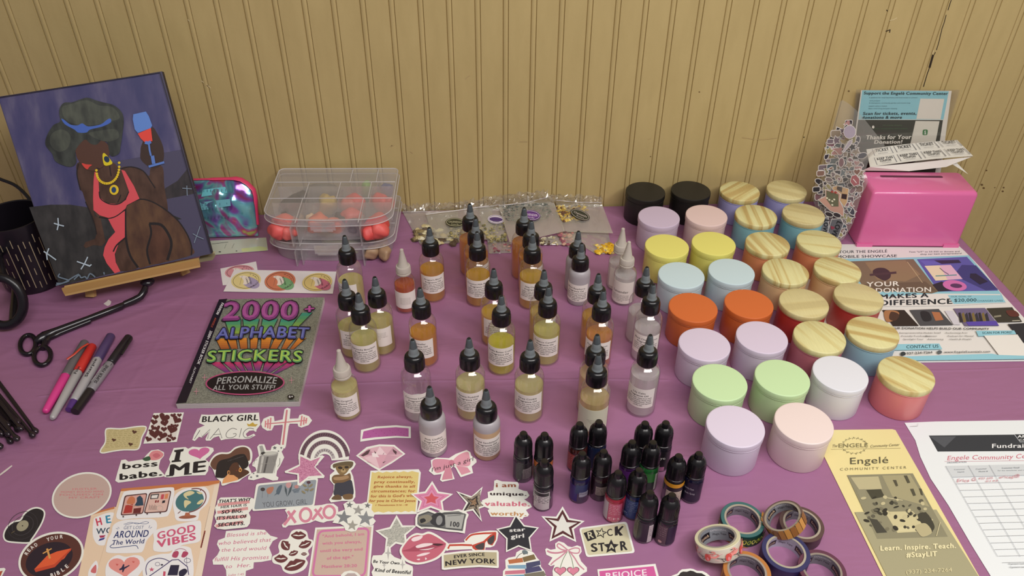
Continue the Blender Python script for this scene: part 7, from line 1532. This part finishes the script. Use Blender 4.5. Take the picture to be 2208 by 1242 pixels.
A = sticker('white sticker of two pink heart cherries tied with a bow', T6_, [(818,865),(835,850),(880,870),(935,860),(930,800),(970,772),(1030,790),(1075,830),(1120,840),(1180,820),(1222,835),(1232,890),(1200,935),(1225,1000),(1290,1070),(1292,1115),(1245,1140),(1210,1167),(1200,1230),(1050,1260),(930,1220),(905,1170),(900,1110),(925,1040),(880,1055),(850,1035),(900,960),(830,925)])
rb = '#c98a9c'
A.line(rb, 15, [(1075,875),(1020,830),(970,800),(955,830),(1000,865),(1070,880)], True); A.line(rb, 14, [(1080,875),(1150,850),(1205,860),(1195,905),(1130,905),(1080,880)], True); A.line(rb, 20, [(1060,882),(960,905),(880,900),(840,880)], True); A.line(rb, 15, [(1065,885),(990,950),(920,1000),(880,1040)], True); A.line(rb, 15, [(1090,885),(1150,960),(1200,1040),(1260,1095)], True)
A.line('#7a8a70', 7, [(1070,890),(1020,980),(985,1085)], True); A.line('#7a8a70', 7, [(1085,890),(1120,980),(1140,1085)], True)
for x in (988, 1135): A.poly('#5a3a44', heart(x, 1115, 142, 108, 0)); A.poly('#d6839c', heart(x, 1114, 128, 94, 0)); A.line('#f0d4dc', 6, [(x-40,1090),(x-46,1110)])
A.done()
A = sticker('sticker of a leaning stack of coloured books, at the bottom edge', T6_, [(490,900),(540,870),(600,868),(660,885),(690,905),(730,965),(765,1000),(770,1060),(810,1110),(830,1170),(850,1290),(330,1290),(340,1110),(370,1080),(365,985),(400,960),(480,945)])
for q, c in (([(395,985),(560,960),(570,1010),(410,1030)],'#b9704c'),([(560,955),(690,920),(715,975),(575,1010)],'#7d6a4c'),([(390,1045),(600,1040),(600,1085),(400,1082)],'#7fa3bc'),([(600,1020),(760,990),(765,1040),(605,1085)],'#4a4c6c'),([(365,1110),(590,1095),(590,1140),(360,1150)],'#c9788c'),([(590,1085),(750,1050),(785,1105),(595,1140)],'#4c4a70'),([(370,1160),(580,1150),(600,1290),(370,1290)],'#6f9fb8'),([(580,1145),(800,1110),(830,1160),(600,1230)],'#7a7468'),([(600,1235),(830,1170),(840,1290),(600,1290)],'#a39c8a')): A.poly(c, q)
A.line('#4a4c58', 6, [(490,970),(530,920),(590,900),(620,920)], True); A.line('#5a5c5c', 8, [(560,880),(575,920),(600,915)]); A.poly('#6c7a80', ell(590, 895, 34, 22, 20)); A.done()
A = sticker('bright pink REJOICE sticker, cut by the bottom edge', T6_, [(1408,1092),(2068,1028),(2140,1300),(1440,1310)])
A.poly('#cf5f9c', [(1430,1112),(2048,1055),(2110,1290),(1450,1300)]); A.text('#eee2e8', 'REJOICE', (1500,1205), (1975,1160), 70, 1); A.done()
A = sticker('red cat-eye sunglasses sticker, right of the big lips', T5_, [(1400,700),(1420,650),(1640,635),(1630,605),(1700,530),(1830,500),(1960,488),(2045,490),(2062,520),(2045,610),(2010,680),(1960,700),(1900,700),(1890,760),(1780,760),(1720,722),(1440,735),(1410,745)], lv=1)
rd_ = '#c04a3e'
A.line(rd_, 22, [(1650,612),(1720,545),(1850,525),(1960,520),(2030,515)], True); A.line(rd_, 24, [(1430,715),(1450,672),(1600,668),(1730,672)]); A.poly(rd_, [(1725,672),(1870,620),(1960,540),(2035,512),(2030,600),(1985,675),(1935,660),(1915,615),(1895,640),(1885,740),(1790,745),(1740,710)]); A.poly('#4a4548', [(1772,680),(1870,640),(1885,665),(1870,722),(1800,722)], True); A.poly('#4a4548', [(1930,600),(2005,545),(2005,620),(1970,662),(1935,645)], True); A.done()
A = sticker('curved beige sticker reading EVER SINCE NEW YORK', T5_, [(1350,790),(1360,775),(1600,745),(1820,730),(2050,735),(2065,760),(2066,950),(2050,958),(1820,945),(1600,958),(1385,982),(1352,975)], lv=4)
A.poly('#b8ae90', [(1375,795),(1600,768),(1820,755),(2040,760),(2042,932),(1820,920),(1600,935),(1378,955)]); A.text('#26242a', 'EVER SINCE', (1500,838), (1892,806), 38, 2, 0, arc=8); A.text('#26242a', 'NEW YORK', (1388,935), (2025,905), 58, 2, 0, arc=22); A.done()
A = sticker('big glossy pink lips sticker', T5_, [(822,740),(870,650),(950,560),(1030,520),(1110,525),(1190,500),(1290,540),(1400,620),(1432,660),(1400,740),(1320,830),(1200,885),(1050,915),(930,890),(860,830)], lv=3, smooth=True)
A.poly('#c4687c', [(850,740),(890,660),(965,575),(1040,545),(1110,550),(1190,528),(1280,565),(1380,630),(1405,660),(1375,730),(1300,810),(1190,862),(1050,888),(945,862),(885,815)], True); A.poly('#a84f64', [(855,745),(950,715),(1050,665),(1200,640),(1300,650),(1400,655),(1300,700),(1180,735),(1020,750)], True); A.poly('#4a2a34', [(1230,660),(1300,650),(1370,662),(1300,680)], True)
for q in ([(1030,680),(1120,650),(1230,648),(1220,670),(1100,700),(1040,705)], [(970,600),(1010,570),(1110,555),(1080,600),(1000,625)], [(1040,800),(1120,770),(1205,765),(1150,795),(1060,812)], [(1035,850),(1075,840),(1070,860)], [(1145,825),(1165,840),(1145,855)], [(1070,730),(1180,715),(1260,700),(1180,730)]): A.poly('#f0dce0', q, True)
A.done()
A = sticker('crumpled grey banknote sticker', T5_, [(1020,330),(1040,275),(1100,245),(1180,220),(1240,240),(1290,265),(1330,245),(1380,235),(1480,240),(1560,220),(1650,245),(1690,290),(1665,350),(1640,525),(1560,510),(1430,500),(1360,490),(1250,470),(1140,460),(1095,470),(1020,425)], lv=5)
A.poly('#6f6f70', [(1045,330),(1060,290),(1180,245),(1290,285),(1380,258),(1560,245),(1660,285),(1640,350),(1615,495),(1430,475),(1250,445),(1095,445),(1045,410)]); A.poly('#3b3c42', [(1230,300),(1330,260),(1400,330),(1385,420),(1300,440),(1210,390)], True); A.poly('#8f8f90', ell(1320, 360, 40, 60, 10)); A.poly('#a9a9a6', [(1390,290),(1640,270),(1600,470),(1400,450)]); A.line('#33343a', 7, [(1060,300),(1190,258),(1290,300),(1380,275),(1640,280),(1600,480),(1400,460),(1230,432),(1060,420)])
A.poly('#8c8678', [(1070,320),(1180,290),(1230,340),(1150,400),(1070,390)], True); A.poly('#2f3036', [(1080,350),(1130,335),(1150,370),(1090,395)], True); A.text('#3a3b40', '100', (1440,430), (1570,446), 60, 2); A.line('#4a4b50', 5, [(1420,305),(1590,295)]); A.done()
A = starst('silver glitter star sticker, left of the big lips', T5_, [(785,295),(1040,425),(915,680),(635,765),(520,490)], 1, glit(4, '#9a9a94', '#c6c4ba'), 22, .50); A.done()
A = sticker('white sticker reading Be Your Own Kind of Beautiful with sparkles', T5_, [(475,835),(490,800),(600,795),(640,750),(655,690),(680,680),(710,700),(715,780),(760,820),(840,850),(850,800),(870,810),(900,900),(985,935),(992,970),(985,1058),(960,1100),(500,1100),(470,1010),(500,960),(470,890)], lv=2)
for cx, cy, r in ((680,770,90),(860,915,70),(630,920,50)): A.poly('#b9b6b4', [(cx, cy-r), (cx+r*.14, cy-r*.14), (cx+r*.55, cy), (cx+r*.14, cy+r*.14), (cx, cy+r), (cx-r*.14, cy+r*.14), (cx-r*.55, cy), (cx-r*.14, cy-r*.14)])
A.text('#26242a', 'Be Your Own', (485,890), (820,915), 36, 2, .25); A.text('#26242a', 'Kind of Beautiful', (505,1000), (958,1035), 44, 2, .25); A.done()
A = sticker('small pale rounded sticker at the bottom edge below the lip prints', (0, 0, 1), [(735,1240),(742,1233),(756,1230),(770,1234),(778,1242),(775,1256),(738,1256)], lv=2); A.poly('#b9a9a8', [(741,1243),(750,1236),(765,1236),(773,1244),(772,1254),(741,1254)]); A.done()
s_ = 180/2192.0
A = sticker('black curly-edged sticker at the bottom edge, below the small dye bottles', (1380, 1140, s_), [(820,1242),(900,1210),(980,1180),(1040,1110),(1100,1068),(1200,1060),(1320,1045),(1400,1060),(1500,1105),(1640,1110),(1740,1160),(1840,1242),(1900,1500),(800,1500)]); A.poly('#332e30', [(900,1260),(1010,1225),(1070,1150),(1130,1125),(1230,1130),(1320,1100),(1400,1115),(1490,1160),(1620,1170),(1720,1230),(1800,1300),(1830,1480),(860,1480)]); A.done()
# scraps of white fluff on the cloth
for lab, pts in (('small scrap of clear glitter plastic below the easel', [(223,655),(230,650),(234,646),(240,650),(238,657),(232,660)]), ('thin white plastic sliver at the left edge', [(0,1022),(10,1014),(25,1003),(27,1005),(14,1016),(0,1026)])):
    A = Art(lambda u, v, h: at(u, v, h), (0, 0, 1), h0=.6); c = at(*pts[0], 0); A.prism(pts, .3, .8, mat('#dcd0cc', .4), A.mf); setp(A.build('plastic_scrap', origin=c), lab, 'scrap')
